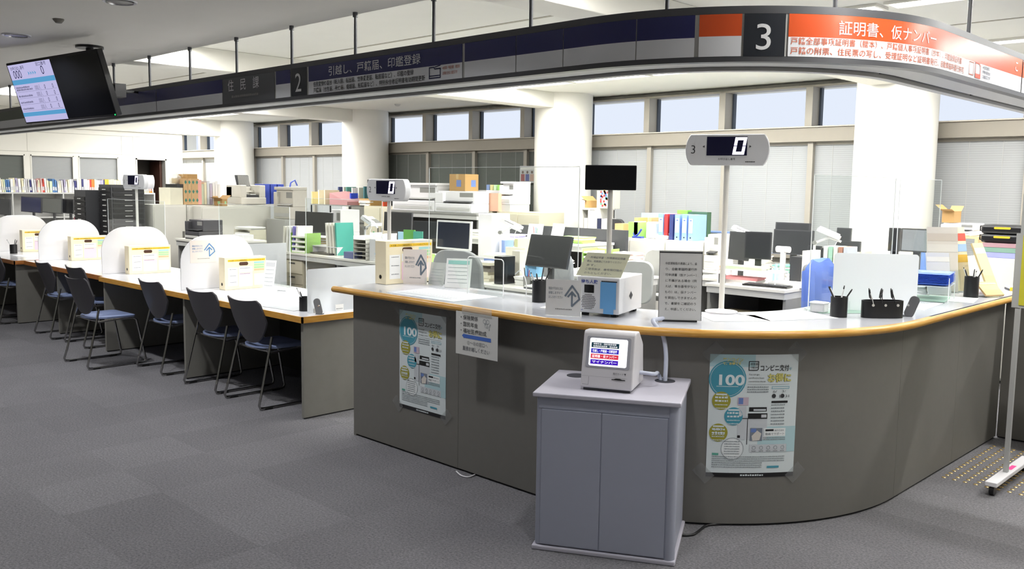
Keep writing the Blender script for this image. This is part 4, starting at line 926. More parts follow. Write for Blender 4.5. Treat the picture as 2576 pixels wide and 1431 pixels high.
    m.rect(fr, X(.47), Y(.30), X(.61), Y(.405), C('#7f8794'), 0.0028); m.poly(fr, [(X(.50), Y(.30)), (X(.58), Y(.305)), (X(.60), Y(.36)), (X(.55), Y(.385)), (X(.49), Y(.34))], C('#d9d3cb'), 0.0034); m.rect(fr, X(.48), Y(.37), X(.54), Y(.40), C('#6c86c4'), 0.003)
    m.rect(fr, X(.63), Y(.335), X(.88), Y(.402), C('#f0f5f5'), 0.003); m.rect(fr, X(.645), Y(.378), X(.74), Y(.394), INK, 0.0034); tx('操作方法を', .75, .378, .016, INKG, .11); tx('動画でサポート', .645, .347, .022, INKG, .22)
    for k in range(2): m.dashes(fr, X(.62), X(.88), Y(.32 - .014 * k), .008 * h_, PGR, 0.003, 60 + k)
    m.rect(fr, X(.47), Y(.207), X(.90), Y(.27), PLG, 0.003)
    for k in range(5): m.ring(fr, X(.52 + .083 * k), Y(.243), .022 * w_, .005 * w_, PGR, 0.0036, n=12); m.dashes(fr, X(.495 + .083 * k), X(.545 + .083 * k), Y(.213), .008 * h_, PGR, 0.0036, k)
    m.rect(fr, X(.06), Y(.18), X(.13), Y(.197), C('#5fae9a'), 0.003)
    for k in range(6): m.dashes(fr, X(.06), X(.88 if k < 3 else .62), Y(.165 - .017 * k), .008 * h_, PGR, 0.003, 70 + k)
    m.rect(fr, X(.68), Y(.075), X(.82), Y(.092), PT, 0.003)
    m.dashes(fr, X(.38), X(.64), Y(.011), .014 * h_, PBG, .003, 77)
    o = m.build('poster'); tag(o, label, 'poster')
    if tapes:
        for (u, v, r) in ((-.03, .03, 45), (1.02, .03, -45), (0.03, 1.02, -45), (.98, 1.02, 45)):
            t_ = MB(); c, s = cos(radians(r)), sin(radians(r)); L2, W2 = .075 * w_ * 1.4, .05 * w_ * 1.4
            t_.poly(fr, [(X(u) + x_ * c - y_ * s, Y(v) + x_ * s + y_ * c) for x_, y_ in ((-W2, -L2), (W2, -L2), (W2, L2), (-W2, L2))], TAPE, 0.0055); t_.build('tape', o)
    return o
poster('teal and white poster taped to the straight left part of the counter front', CP.frame(), 0.425, 0.60, -4.24 + 3.09, 0.275)
def find_t(path, px, py):
    best = None
    for k in range(600):
        t_ = -1.5 + 5 * k / 600; x, y, nx, ny = path.at(t_); d = Vector((x, y, 0)); 
        c_ = AX * x + AY * y + AZ * (-1.0); p = CX + FPX * c_[0] / c_[2]
        e = abs(p - px)
        if best is None or e < best[0]: best = (e, t_)
    return best[1]
tL = find_t(CP, 1783, 0); tR = find_t(CP, 2003, 0)
poster('teal and white poster taped to the curved counter front right of the cabinet', CP.frame(), tR - tL, 0.60, tL, 0.245)
# notice hanging from the counter edge
f = plane_frame((-3.60, 3.29 - 0.026, 0.712), (1, 0, 0), (0, 0, 1), (0, -1, 0))
SBG = mat('notice_paper', '#d9d9d6', 0.5, var=.01)
m = MB(); m.prism([(0, 0), (.325, 0), (.325, .235), (0, .235)], f, -0.001, 0.0, SBG)
for k, tx in enumerate(('・保険関係', '・国民年金', '・福祉医療助成')): m.text(f, tx, .028, .195 - .036 * k, .028, DGREY, 0.001, .003, wid=(.135, .135, .20)[k])
BLU = mat('arrow_strong_blue', '#4a72c8', 0.5, var=0)
m.poly(f, [(.05, .105), (.068, .118), (.068, .114), (.275, .114), (.275, .094), (.068, .094), (.068, .09)], BLU, 0.001)
m.text(f, '①～⑧の窓口へ', .09, .062, .024, INKG, 0.001, 0, wid=.16); m.text(f, '直接お越しください', .055, .028, .026, INKG, 0.001, .008, wid=.21)
for k in range(3): m.ring(f, .225 + .012 * k, .20 - .022 * (k % 2), .012, .002, PGR, 0.001, n=14)
m.line(f, [(.225, .19), (.25, .165), (.27, .19), (.26, .155)], .002, PGR, 0.001)
o = m.build('paper_notice'); tag(o, 'laminated notice with a blue left arrow hanging from the counter edge', 'notice')
m = MB(); m.poly(f, [(.05, .225), (.28, .222), (.28, .268), (.05, .265)], TAPE, 0.0025); m.build('tape', o)
# ================================================================ KIOSK CABINET
ang = atan2(0.30, 0.55); CBM = mat('cabinet_blue_grey', '#a9adbd', 0.4, var=0.02); CBT = mat('cabinet_top_board', '#c3c1cd', 0.45, var=0.02, bump=.03)
W_, D_c, H_ = 0.640, 0.515, 0.722
t = thing('kiosk_cabinet', 'blue grey two door cabinet carrying the touch screen machine', 'cabinet', (-2.64, 2.86, 0), ang)
m = MB(); m.box(0, W_, 0.0, D_c, 0.0, 0.022, CBT); m.build('base_board', t, bevel=0.006)
m = MB(); m.box(0.012, W_ - .012, .014, D_c - .01, 0.022, H_ - 0.02, CBM); m.build('carcass', t, bevel=0.008)
m = MB()
hx = [(0.11, D_c - .11), (W_ - .11, D_c - .09)]
m.box(-0.004, W_ + .004, -0.006, D_c + .004, H_ - 0.02, H_, CBT); m.build('top_board', t, bevel=0.004)
for a, b in hx:
    m = MB(); m.lathe([(.048, 0.0), (.048, .0015), (.001, .0015)], mat('cable_hole_dark', '#3f4048', .8, var=0), (a, b, H_), n=28); m.build('cable_hole', t)
for a, b in ((.036, .302), (.306, .590)):
    m = MB(); m.box(a, b, .006, .0135, .03, H_ - .075, CBM); m.build('door', t, bevel=0.002)
m = MB(); m.box(.02, .60, .0115, .0135, .026, H_ - .05, CBM); m.build('door_gap', t)
m = MB(); m.box(.02, .60, .009, .0137, H_ - .072, H_ - .022, CBM); m.build('front_rail', t, bevel=0.002)
m = MB(); m.cyl((W_ - .03, .03, .022), (W_ - .03, .03, H_ - .02), .026, CBM, n=24); m.build('corner_post', t, smooth=40)
# touch screen ticket machine
KB = mat('kiosk_body', '#d3d1d4', 0.4, var=0.01, bump=.02)
q0 = Vector(on(1459, 980, .722)); q1 = Vector(on(1590, 992, .722)); ka = atan2((q1 - q0).y, (q1 - q0).x); kw = (q1 - q0).length
t = thing('touch_screen_machine', 'off white touch screen ticket machine on the kiosk cabinet', 'ticket machine', (q0.x, q0.y, 0.7225), ka)
pf = [(0, 0.012), (0.0, 0.02), (0.012, 0.09), (0.048, 0.255), (0.06, 0.264), (0.13, 0.260), (0.205, 0.205), (0.22, 0.19), (0.245, 0.03), (0.24, 0.012)]
m = MB(); n = len(pf); sF = plane_frame((0, 0, 0), (0, 1, 0), (0, 0, 1), (1, 0, 0)); m.prism(pf, sF, 0, kw, KB); m.build('body', t, bevel=0.008, seg=3, smooth=40)
m = MB(); m.box(.012, kw - .012, .012, .235, 0, .014, DGREY); m.build('foot', t)
slope = Vector((0, 0.036, 0.165)).normalized(); FS = plane_frame((kw / 2, 0.0122, 0.087), (1, 0, 0), slope, Vector((0, -slope.z, slope.y)))
KG = mat('kiosk_bezel_grey', '#a9aab2', .35, var=0)
m = MB(); m.prism(rrect(.200, .140, .008, y=.086), FS, 0.0, .0025, KG); m.build('screen_bezel', t)
m = MB(); SW = glow('kiosk_screen_white', '#fbfbff', 1.35); m.poly(FS, rrect(.172, .124, .008, y=.086), SW, .004)
for (b0_, b1_, c_, s_) in ((.106, .128, glow('kb0', '#1f3d4a', .8), None), (.081, .101, glow('kb1', '#3a2fc0', .9), '引越し・戸籍届・印鑑登録'), (.057, .077, glow('kb2', '#dc3a4e', 1.0), '証明書・仮ナンバー'), (.032, .052, glow('kb3', '#4a22c4', .9), 'マイナンバー')):
    m.rect(FS, -.078, b0_, .048, b1_, c_, .005)
    if s_: m.text(FS, s_, -.072, b0_ + .005, .014, SW, .006, .01, wid=.112)
    else: m.text(FS, '保険年金・国民健康保険', -.07, .119, .008, SW, .006, 0, wid=.105); m.text(FS, '後期高齢者医療・福祉医療', -.07, .109, .008, SW, .006, 0, wid=.11)
m.rect(FS, -.06, .138, -.057, .141, glow('kdot', '#666666', .5), .005); m.build('screen', t)
FB2 = plane_frame((0, 0.0035, 0.014), (1, 0, 0), Vector((0, .012, .07)).normalized(), (0, -1, 0)); m = MB()
m.rect(FB2, kw * .60, .042, kw * .86, .046, INK, .0085); m.poly(FB2, [(kw * .64, .046), (kw * .80, .046), (kw * .76, .050), (kw * .68, .050)], INK, .0085); m.line(FB2, [(kw * .04, .014), (kw * .16, .014), (kw * .16, .05)], .0015, INKG, .0085)
m.rect(FB2, kw * .02, .052, kw * .9, .0527, INKG, .0085); m.text(FB2, '発行カード▼', kw * .62, .066, .011, DGREY, .0085, 0, wid=kw * .25); m.build('card_slot', t)
# conduits
def cord(name, label, pts, r, mt, cat='cable', n=10):
    P = [Vector(p) for p in pts]; out = []
    for i in range(len(P) - 1):
        p0_, p1_, p2_, p3_ = P[max(i - 1, 0)], P[i], P[i + 1], P[min(i + 2, len(P) - 1)]
        for k in range(6):
            s = k / 6; out.append(0.5 * ((2 * p1_) + (-p0_ + p2_) * s + (2 * p0_ - 5 * p1_ + 4 * p2_ - p3_) * s * s + (-p0_ + 3 * p1_ - 3 * p2_ + p3_) * s ** 3))
    out.append(P[-1]); m = MB(); m.tube(out, r, mt, n); o = m.build(name, smooth=60); tag(o, label, cat); return o
ca, sa = cos(ang), sin(ang); ang2 = atan2(0.30, 0.55)
def cabp(a, b, z): return (-2.64 + a * cos(ang2) - b * sin(ang2), 2.86 + a * sin(ang2) + b * cos(ang2), z)
SPI = mat('spiral_tube', '#c9cfe0', 0.35, var=0.05, scale=80)
h0 = Vector(cabp(hx[1][0], hx[1][1], .717)); e0 = Vector((*on(1648, 815, .975), .985)); NI = Vector((-3.09 - e0.x, 4.715 - e0.y, 0)).normalized()
cord('cable_conduit', 'white spiral conduit rising from the cabinet hole over the counter edge', [h0, h0.lerp(e0, .28) + Vector((.02, .0, .05)), h0.lerp(e0, .62) + Vector((.02, .0, .05)), (e0.x + .004, e0.y - .022, .988), tuple(e0 + NI * .03 + Vector((0, 0, .010))), tuple(e0 + NI * .10), tuple(e0 + NI * .17 + Vector((.03, 0, 0)))], .0105, SPI)
mb_ = Vector((q0.x, q0.y)) + Vector((cos(ka), sin(ka))) * (kw + 0.0) + Vector((-sin(ka), cos(ka))) * .16
cord('cable_conduit', 'short white spiral conduit from the touch screen machine into the cabinet hole', [(mb_.x, mb_.y, .79), (mb_.x + .05, mb_.y + .04, .785), (h0.x - .035, h0.y - .01, .755), (h0.x - .02, h0.y, .717)], .009, SPI)
cord('power_cable', 'white cable lying on the carpet at the foot of the counter', [(*on(1148, 1186, 0.004), .005), (*on(1160, 1196, 0.004), .005), (*on(1178, 1200, 0.004), .005), (*on(1195, 1194, 0.004), .005)], .004, WPLA)
cord('power_cable', 'black cable lying on the carpet between the cabinet and the curved counter', [(-2.30, 3.45, .006), (-2.22, 3.52, .006), (*on(1780, 1322, .004), .006), (*on(1840, 1318, .004), .006), (*on(1850, 1310, .004), .006)], .006, BLACK)
# ================================================================ OTHER THINGS ON THE COUNTER
def acrylic(label, loc, rz, w_, h_, group=None, r=.012, hole=False):
    t = thing('acrylic_screen', label, 'acrylic screen', loc, rz, group); f = plane_frame((0, 0, 0), (1, 0, 0), (0, 0, 1), (0, -1, 0))
    m = MB(); m.prism(rrect(w_, h_, r, x=w_ / 2, y=h_ / 2 + .004), f, -.0015, .0015, ACR); m.build('clear_sheet', t)
    m = MB(); e = .0022
    m.box(0, w_, -e, e, h_ + .002, h_ + .005, ACRE); m.box(-.001, .002, -e, e, .004, h_, ACRE); m.box(w_ - .002, w_ + .001, -e, e, .004, h_, ACRE); m.build('bright_edge', t)
    for x_ in (.04, w_ - .05): m = MB(); m.box(x_, x_ + .006, -.07, .07, 0, .05, ACR); m.build('foot', t)
    return t
acrylic('large clear acrylic screen on the straight part of the high counter', (-4.54, 3.87, .971), 0, 1.29, .765)
acrylic('clear acrylic screen along the right leg of the counter, near piece', (-2.20, 4.55, .971), pi / 2, 1.10, .735)
acrylic('clear acrylic screen along the right leg of the counter, far piece', (-2.20, 5.72, .971), pi / 2, 0.72, .735)
acrylic('clear acrylic screen behind the middle arched board on the low desks', (-8.05, 4.22, .721), 0, 1.25, .70)
acrylic('clear acrylic screen behind the nearest cream file box on the low desk', (-6.55, 4.22, .721), 0, 1.05, .78)
acrylic('clear acrylic screen behind the boards of the middle customer desk', (-10.45, 4.12, .721), 0, 1.45, .70)
WWIRE = mat('white_wire', '#f1f1f0', .3, var=0)
t = thing('wire_frame_screen', 'small clear screen with white rounded wire frame on the high counter', 'screen', (-3.98, 3.70, .971), 0)
m = MB(); m.tube([(0, 0, 0), (0, 0, .21), (.006, 0, .222), (.018, 0, .228), (.29, 0, .228), (.302, 0, .222), (.308, 0, .21), (.308, 0, 0)], .003, WWIRE, 8); m.build('wire_frame', t, smooth=60)
m = MB(); m.box(.004, .304, -.0005, .0005, .004, .225, ACR); m.build('clear_sheet', t)
cord('white_cable', 'thin white cable curling beside the pen cup on the high counter', [(-3.62, 3.84, .975), (-3.64, 3.86, 1.06), (-3.72, 3.9, 1.12), (-3.80, 3.93, 1.09)], .003, WWIRE)
# frosted screen right
p0 = Vector(on(2092, 779, .97)); p1 = Vector(on(2304, 786, .97)); a_ = atan2((p1 - p0).y, (p1 - p0).x); L_ = (p1 - p0).length
m = MB(); m.prism(rrect(L_, .315, .018, x=L_ / 2, y=.158), front(), -.003, 0, FROST2); o = m.build('frosted_screen'); o.location = (p0.x, p0.y, .971); o.rotation_euler = (0, 0, a_)
tag(o, 'large frosted plastic screen behind the spectacle holder on the counter', 'screen')
m = MB(); m.box(L_ * .2, L_ * .2 + .005, -.01, .07, 0, .05, ACR); m.box(L_ * .8, L_ * .8 + .005, -.01, .07, 0, .05, ACR); m.build('foot', o)
# clear acrylic rack with blue trays
BLT = mat('blue_tray', '#4f74d8', .35, var=.01)
m = MB(); m.box(0, .28, 0, .30, .094, .098, mat('rack_shelf', '#cfd6d8', .3)); 
t = thing('tray_rack', 'clear rack holding a stack of blue trays on the right leg of the counter', 'rack', (-2.10, 5.52, .971), radians(12)); m.build('shelf', t)
m = MB()
for a, b in ((0, 0), (.28, 0), (0, .30), (.28, .30)): m.box(a - .002, a + .002, b - .002, b + .002, 0, .15, ACRE)
m.build('post', t); m = MB(); m.box(.02, .26, .02, .28, .002, .012, mat('mint_mat', '#9dbcae', .5)); m.build('green_mat', t)
for k in range(7):
    m = MB(); z = .098 + .009 * k; o_ = .000
    vs = [(.02, .02), (.26, .02), (.26, .28), (.02, .28)]
    m.raw([(.025, .025, .001), (.255, .025, .001), (.255, .275, .001), (.025, .275, .001), (.0, .0, .016), (.28, 0, .016), (.28, .30, .016), (0, .30, .016), (.012, .012, .016), (.268, .012, .016), (.268, .288, .016), (.012, .288, .016), (.035, .035, .004), (.245, .035, .004), (.245, .265, .004), (.035, .265, .004)],
          [(3, 2, 1, 0), (0, 1, 5, 4), (1, 2, 6, 5), (2, 3, 7, 6), (3, 0, 4, 7), (4, 5, 9, 8), (5, 6, 10, 9), (6, 7, 11, 10), (7, 4, 8, 11), (8, 9, 13, 12), (9, 10, 14, 13), (10, 11, 15, 14), (11, 8, 12, 15), (12, 13, 14, 15)], BLT)
    o = m.build('blue_tray'); o.location = (-2.10, 5.52, .971 + z); o.rotation_euler = (0, 0, radians(12))
    tag(o, 'blue plastic document tray in the stack on the clear rack', 'tray', 'blue document trays in the clear rack')
# leaflet racks
def leaflet_rack(label, loc, rz, cols, h_=.30, w_=.12, lean=.38):
    t = thing('leaflet_rack', label, 'leaflet rack', loc, rz); M = plane_frame((0, 0, .005), (1, 0, 0), (0, sin(lean), cos(lean)), (0, -cos(lean), sin(lean)))
    m = MB(); m.prism([(-w_ / 2, 0), (w_ / 2, 0), (w_ / 2, h_), (-w_ / 2, h_)], M, -.004, -.001, ACR); m.prism([(-w_ / 2, 0), (w_ / 2, 0), (w_ / 2, h_ * .35), (-w_ / 2, h_ * .35)], M, .018, .020, ACR); m.build('clear_holder', t)
    m = MB(); m.raw([M(-w_ / 2, h_ * .9, -.005), M(w_ / 2, h_ * .9, -.005), (w_ / 2, h_ * .75, 0), (-w_ / 2, h_ * .75, 0)], [(0, 1, 2, 3)], ACR); m.box(-w_ / 2, w_ / 2, 0, h_ * .75, 0, .003, ACR); m.build('back_leg', t)
    m = MB(); m.prism([(-w_ * .44, .004), (w_ * .44, .004), (w_ * .44, h_ * 1.02), (-w_ * .44, h_ * 1.02)], M, 0.0, .012, cols[0])
    for k, c_ in enumerate(cols[1:]): m.rect(M, -w_ * .44, h_ * (.80 - .17 * k), w_ * .44, h_ * (.92 - .17 * k), c_, .013)
    o = m.build('leaflet'); o.location = loc; o.rotation_euler = (0, 0, rz); tag(o, 'leaflets in the ' + label, 'leaflet')
    return t
YLL = C('#efd9a2'); 
leaflet_rack('tall clear rack of red and blue topped leaflets at the right', (-1.98, 6.30, .971), radians(70), [C('#f2e2c0'), C('#e0584a'), C('#9dbce0'), C('#f0c455')], .42, .17, .20)
leaflet_rack('clear rack of pale yellow leaflets next to the counter edge', (-1.80, 6.34, .971), radians(78), [YLL, C('#f3e7c4')], .34, .14, .42)
leaflet_rack('clear rack with buff leaflets low at the far right of the counter', (-1.74, 6.16, .971), radians(60), [C('#e8c188'), C('#efd3a0')], .12, .16, .9)
leaflet_rack('clear frame rack with grey forms behind the blue trays', (-2.00, 5.94, .971), radians(40), [PAPERG, C('#e4e2da')], .27, .16, .30)
leaflet_rack('large clear rack with grey brown booklets behind the blue trays', (-2.05, 6.14, .971), radians(40), [C('#d6d0c6'), C('#c9bfb2'), C('#dcd8d0')], .42, .22, .18)
m = MB(); m.box(-.10, .10, -.07, .07, 0, .012, mat('open_book_cover', '#3b3a3c', .5)); m.box(-.095, .095, -.065, .065, .012, .024, PAPER); m.box(-.10, .02, -.072, -.070, 0, .024, YEL)
o = m.build('booklet'); o.location = (-1.74, 6.78, .971); o.rotation_euler = (0, 0, .5); tag(o, 'thick booklet with a yellow edge lying at the far right of the counter', 'booklet')
# rolling sign stand at the right edge
t = thing('rolling_sign_stand', 'white and grey rolling sign stand with a yellow board at the right edge', 'sign stand', (-1.41, 5.42, 0))
LGP = mat('stand_post_grey', '#b9bab8', .4, metal=.2)
m = MB(); m.box(-.012, .012, -.012, .012, .07, 1.62, LGP); m.build('post', t)
m = MB(); m.box(1.19, 1.215, -.012, .012, .07, 1.62, LGP); m.build('post', t)
for x_ in (0, 1.20):
    m = MB(); m.box(x_ - .03, x_ + .03, -.26, .42, .055, .08, WPLA); m.build('foot_bar', t, bevel=.004)
    for y_ in (-.22, .38):
        m = MB(); m.cyl((x_ - .012, y_, .028), (x_ + .012, y_, .028), .028, BLACK, n=20); m.box(x_ - .006, x_ + .006, y_ - .006, y_ + .006, .028, .056, STEEL); m.build('caster', t, smooth=40)
m = MB(); m.box(-.012, .012, .06, .16, .0802, .0812, C('#f0509c')); m.build('pink_label', t)
zb_, zt_ = aty(2570, 715, 5.42)[1], aty(2570, 575, 5.42)[1]
m = MB(); m.box(-.03, 1.23, -.016, -.006, 1.005, 1.41, LGP); m.build('board', t)
m = MB(); m.box(.005, 1.2, -.020, -.0165, 1.02, 1.40, mat('yellow_poster_sheet', '#c9c233', .6)); m.build('yellow_poster', t)
# ================================================================ OFFICE
def fit(x0, x1, yt, Y, d, z0=None, yb=None):
    """box in front plane y = Y whose silhouette spans pixels x0..x1; returns xa, xb, zb, zt"""
    ym = yt if yb is None else (yt + yb) / 2
    xa = aty(x0, ym, Y)[0]; xb = aty(x1, ym, Y + d)[0]
    if xb - xa < 0.03: xb = xa + 0.03
    pm = x0 + (x1 - x0) * 0.5
    zt = aty(pm, yt, Y)[1]; zb = z0 if z0 is not None else aty(pm, yb, Y)[1]
    return xa, xb, zb, zt
def B(name, label, cat, x0, x1, y0, y1, z0, z1, mt, group=None, bevel=0.0, kind=None):
    m = MB(); cx_, cy_ = (x0 + x1) / 2, (y0 + y1) / 2; m.box(x0 - cx_, x1 - cx_, y0 - cy_, y1 - cy_, 0, z1 - z0, mt)
    o = m.build(name, bevel=bevel); o.location = (cx_, cy_, z0); return tag(o, label, cat, group)
HND = mat('handle_grey', '#6d6c68', 0.4, metal=.4)
def office_desk(label, x0, x1, y0, y1, z=0.70, ped=None, top=None, fac=-1, dark=True):
    top = top or mat('office_desk_top', '#e3e1da', 0.35, var=.02)
    t = thing('office_desk', label, 'desk', ((x0 + x1) / 2, (y0 + y1) / 2, 0)); a, b = (x1 - x0) / 2, (y1 - y0) / 2
    m = MB(); m.box(-a, a, -b, b, z - .03, z, top); m.build('desktop', t, bevel=.004)
    m = MB(); m.box(-a + .01, a - .01, -b + .012, b - .012, z - .09, z - .031, GREYL); m.build('apron', t)
    for s in (-1, 1):
        m = MB(); xx = s * (a - .02); m.box(xx - .015, xx + .015, -b + .04, b - .04, 0, z - .09, GREYM); m.build('leg', t)
    m = MB(); yy = b - .05 if fac < 0 else -b + .05; m.box(-a + .04, a - .04, yy - .008, yy + .008, .12, z - .09, DARKP if dark else GREYM); m.build('modesty_panel', t)
    if ped is not None:
        px_ = ped - (x0 + x1) / 2; yf = -b + .05 if fac < 0 else b - .05
        m = MB(); m.box(px_ - .2, px_ + .2, min(yf, yf - fac * .5), max(yf, yf - fac * .5), .05, z - .095, CREAM); o = m.build('drawer_unit', t)
        for k, (za, zb) in enumerate(((.44, z - .105), (.30, .43), (.06, .29))):
            m = MB(); m.box(px_ - .19, px_ + .19, yf + fac * .012 if fac < 0 else yf, yf if fac < 0 else yf + .012, za, zb, CREAM); m.box(px_ - .12, px_ + .02, yf + fac * .016 if fac < 0 else yf, yf if fac < 0 else yf + .016, zb - .05, zb - .03, HND); m.build('drawer', o)
    return t
def cabinet(label, x0, x1, y0, y1, z, col=None, doors=2, face='y', z0=0.0, name='steel_cabinet', drawers=0):
    col = col or WOFF
    t = thing(name, label, 'cabinet', ((x0 + x1) / 2, (y0 + y1) / 2, z0)); a, b = (x1 - x0) / 2, (y1 - y0) / 2; h = z - z0
    m = MB(); m.box(-a, a, -b, b, .03, h, col); m.box(-a + .02, a - .02, -b + .02, b - .02, 0, .03, DGREY); m.build('body', t)
    L = (2 * a if face == 'y' else 2 * b); f = front(-a, -b, 0) if face == 'y' else side(a, -b, 0)
    for k in range(doors):
        m = MB(); u0, u1 = L * k / doors + .012, L * (k + 1) / doors - .006; m.prism([(u0, .05), (u1, .05), (u1, h - .03), (u0, h - .03)], f, 0, .012, col); o = m.build('door', t)
        m = MB(); hx_ = u1 - .06 if k % 2 == 0 else u0 + .03; m.prism([(hx_, h * .55), (hx_ + .03, h * .55), (hx_ + .03, h * .72), (hx_, h * .72)], f, .012, .016, HND); m.build('handle', o)
    for k in range(drawers):
        v0, v1 = .05 + (h - .08) * k / drawers, .05 + (h - .08) * (k + 1) / drawers - .012
        m = MB(); m.prism([(.012, v0), (L - .012, v0), (L - .012, v1), (.012, v1)], f, 0, .012, col); o = m.build('drawer', t)
        m = MB(); m.prism([(L * .35, v1 - .03), (L * .65, v1 - .03), (L * .65, v1 - .015), (L * .35, v1 - .015)], f, .012, .018, HND); m.build('handle', o)
    return t
def monitor(label, x, y, z, w_=.52, h_=.31, rz=0.0, case=DGREY, lift=.12, tilt=.05, screen=SCRG, back=False, stand=True, name='monitor'):
    """faces -y before rotation"""
    t = thing(name, label, 'monitor', (x, y, z), rz); f = plane_frame((0, 0, lift + h_ / 2), (1, 0, 0), (0, tilt, 1), (0, -1, tilt))
    m = MB(); m.prism(rrect(w_, h_, .006), f, -.025, 0, case); m.prism(rrect(w_ * .7, h_ * .65, .02), f, -.05, -.025, case); m.build('housing', t)
    m = MB(); bz = .012 if case is not WPLA else .022; m.rect(f, -w_ / 2 + bz, -h_ / 2 + bz, w_ / 2 - bz, h_ / 2 - bz, screen, .0015); m.build('screen', t)
    if stand:
        m = MB(); m.box(-.03, .03, .03, .055, .01, lift + h_ * .5, case); m.build('stand_neck', t)
        m = MB(); m.box(-.12, .12, -.08, .11, 0, .014, case); m.build('stand_base', t, bevel=.004)
    return t
def chair(label, x, y, rz=0.0, col='#8f9194', zt=1.0, w_=.42, seat=True, arms=False):
    t = thing('office_chair', label, 'office chair', (x, y, 0), rz); cm = C(col, .7)
    m = MB(); U_, V_ = 10, 8; vs = []; h_ = zt - .52
    poly = rrect(w_, h_, w_ * .30, 6)
    vsF = [(a, .21 + .05 * ((b + h_ / 2) / h_) - .03 * (1 - (a / (w_ / 2)) ** 2) * -1, .52 + b + h_ / 2) for a, b in poly]
    n = len(poly); vsB = [(a * .97, yy + .05, zz) for a, yy, zz in vsF]
    m.raw(vsF + vsB, [tuple(range(n)), tuple(reversed(range(n, 2 * n)))] + [((k + 1) % n, k, n + k, n + (k + 1) % n) for k in range(n)], cm); m.build('backrest', t, bevel=.012, smooth=40)
    m = MB(); m.prism(rrect(.46, .44, .08), XY(.42), 0, .06, cm); m.build('seat', t, bevel=.015)
    m = MB(); m.box(-.03, .03, .2, .235, .40, .62, BLACK); m.build('back_bar', t)
    m = MB(); m.cyl((0, 0, .09), (0, 0, .42), .025, BLACK, n=12); m.build('gas_lift', t)
    m = MB()
    for k in range(5): a = 2 * pi * k / 5; m.tube([(0, 0, .10), (.15 * cos(a), .15 * sin(a), .09), (.27 * cos(a), .27 * sin(a), .06)], .018, BLACK, 8); m.cyl((.27 * cos(a) - .02, .27 * sin(a), .027), (.27 * cos(a) + .02, .27 * sin(a), .027), .027, BLACK, n=12)
    m.build('star_base', t)
    return t
def printer(label, x0, x1, y0, y1, z0, z1, col=None, kind='laser'):
    col = col or WPLA; t = thing('printer', label, 'printer', ((x0 + x1) / 2, (y0 + y1) / 2, z0)); a, b, h = (x1 - x0) / 2, (y1 - y0) / 2, z1 - z0
    m = MB(); m.box(-a, a, -b, b, 0, h * .42, col); m.box(-a, a, -b + b * .35, b, h * .42, h, col); m.box(-a, -a * .55, -b, b, h * .42, h * .92, col); m.build('body', t, bevel=.008)
    m = MB(); m.box(-a * .9, a * .9, -b - .006, -b, h * .08, h * .20, GREYL); m.box(-a * .9, a * .9, -b - .006, -b, h * .24, h * .38, col); m.build('paper_drawer', t)
    m = MB(); m.raw([(-a * .5, -b - .01, h * .50), (a * .9, -b - .01, h * .50), (a * .9, b * .3, h * .62), (-a * .5, b * .3, h * .62), (-a * .5, -b - .01, h * .47), (a * .9, -b - .01, h * .47), (a * .9, b * .3, h * .59), (-a * .5, b * .3, h * .59)], [(0, 1, 2, 3), (7, 6, 5, 4), (0, 4, 5, 1), (1, 5, 6, 2), (2, 6, 7, 3), (3, 7, 4, 0)], DGREY if kind == 'laser' else GREYL); m.build('output_tray', t)
    m = MB(); m.box(a * .2, a * .9, -b * .66, -b * .63, h * .72, h * .92, GREYM); m.build('control_panel', t)
    if kind == 'mfp': m = MB(); m.box(-a * 1.02, a * 1.02, -b * .9, b, h * 1.0, h * 1.10, col); m.box(-a * 1.35, -a * .98, -b * .5, b * .5, h * .55, h * .58, col); m.build('scanner_lid', t, bevel=.005)
    return t
def carton(label, x0, x1, y0, y1, z0, z1, col=None, open_=False, print_=None, group=None):
    col = col or KRAFT; t = thing('cardboard_box', label, 'box', ((x0 + x1) / 2, (y0 + y1) / 2, z0), 0, group); a, b, h = (x1 - x0) / 2, (y1 - y0) / 2, z1 - z0
    m = MB(); m.box(-a, a, -b, b, 0, h, col); m.build('body', t)
    if open_:
        m = MB()
        m.raw([(-a, -b, h), (a, -b, h), (a * 1.05, -b - .08, h + .02), (-a * 1.05, -b - .08, h + .02)], [(0, 1, 2, 3)], col); m.raw([(-a, b, h), (a, b, h), (a * 1.05, b + .06, h + .05), (-a * 1.05, b + .06, h + .05)], [(0, 1, 2, 3)], col)
        m.raw([(-a, -b, h), (-a, b, h), (-a - .07, b, h + .06), (-a - .07, -b, h + .06)], [(0, 1, 2, 3)], col); m.build('flap', t)
    else: m = MB(); m.box(-.025, .025, -b - .001, b + .001, h * .7, h + .001, mat('parcel_tape', '#c9ac7b', .4)); m.build('tape', t)
    if print_: m = MB(); f = side(a, -b, 0); m.rect(f, b * .9, h * .25, b * 1.6, h * .65, print_, .001); g = front(-a, -b, 0); m.rect(g, a * .9, h * .25, a * 1.5, h * .65, print_, .001); m.build('printed_mark', t)
    return t
def binder(label, x, y, z, w_, d_, h_, col, group, rz=0, spine=PAPER, lean=0.0, cat='binder', name='binder'):
    t = MB(); t.box(-w_ / 2, w_ / 2, -d_ / 2, d_ / 2, 0, h_, col); f = front(0, -d_ / 2, 0)
    if spine: t.rect(f, -w_ * .38, h_ * .30, w_ * .38, h_ * .85, spine, .001); t.rect(f, -w_ * .2, h_ * .76, w_ * .2, h_ * .80, BLU, .002); t.disc(f, 0, h_ * .12, w_ * .14, INK, .001, n=12)
    o = t.build(name); o.location = (x, y, z); o.rotation_euler = (0, lean, rz); return tag(o, label, cat, group)
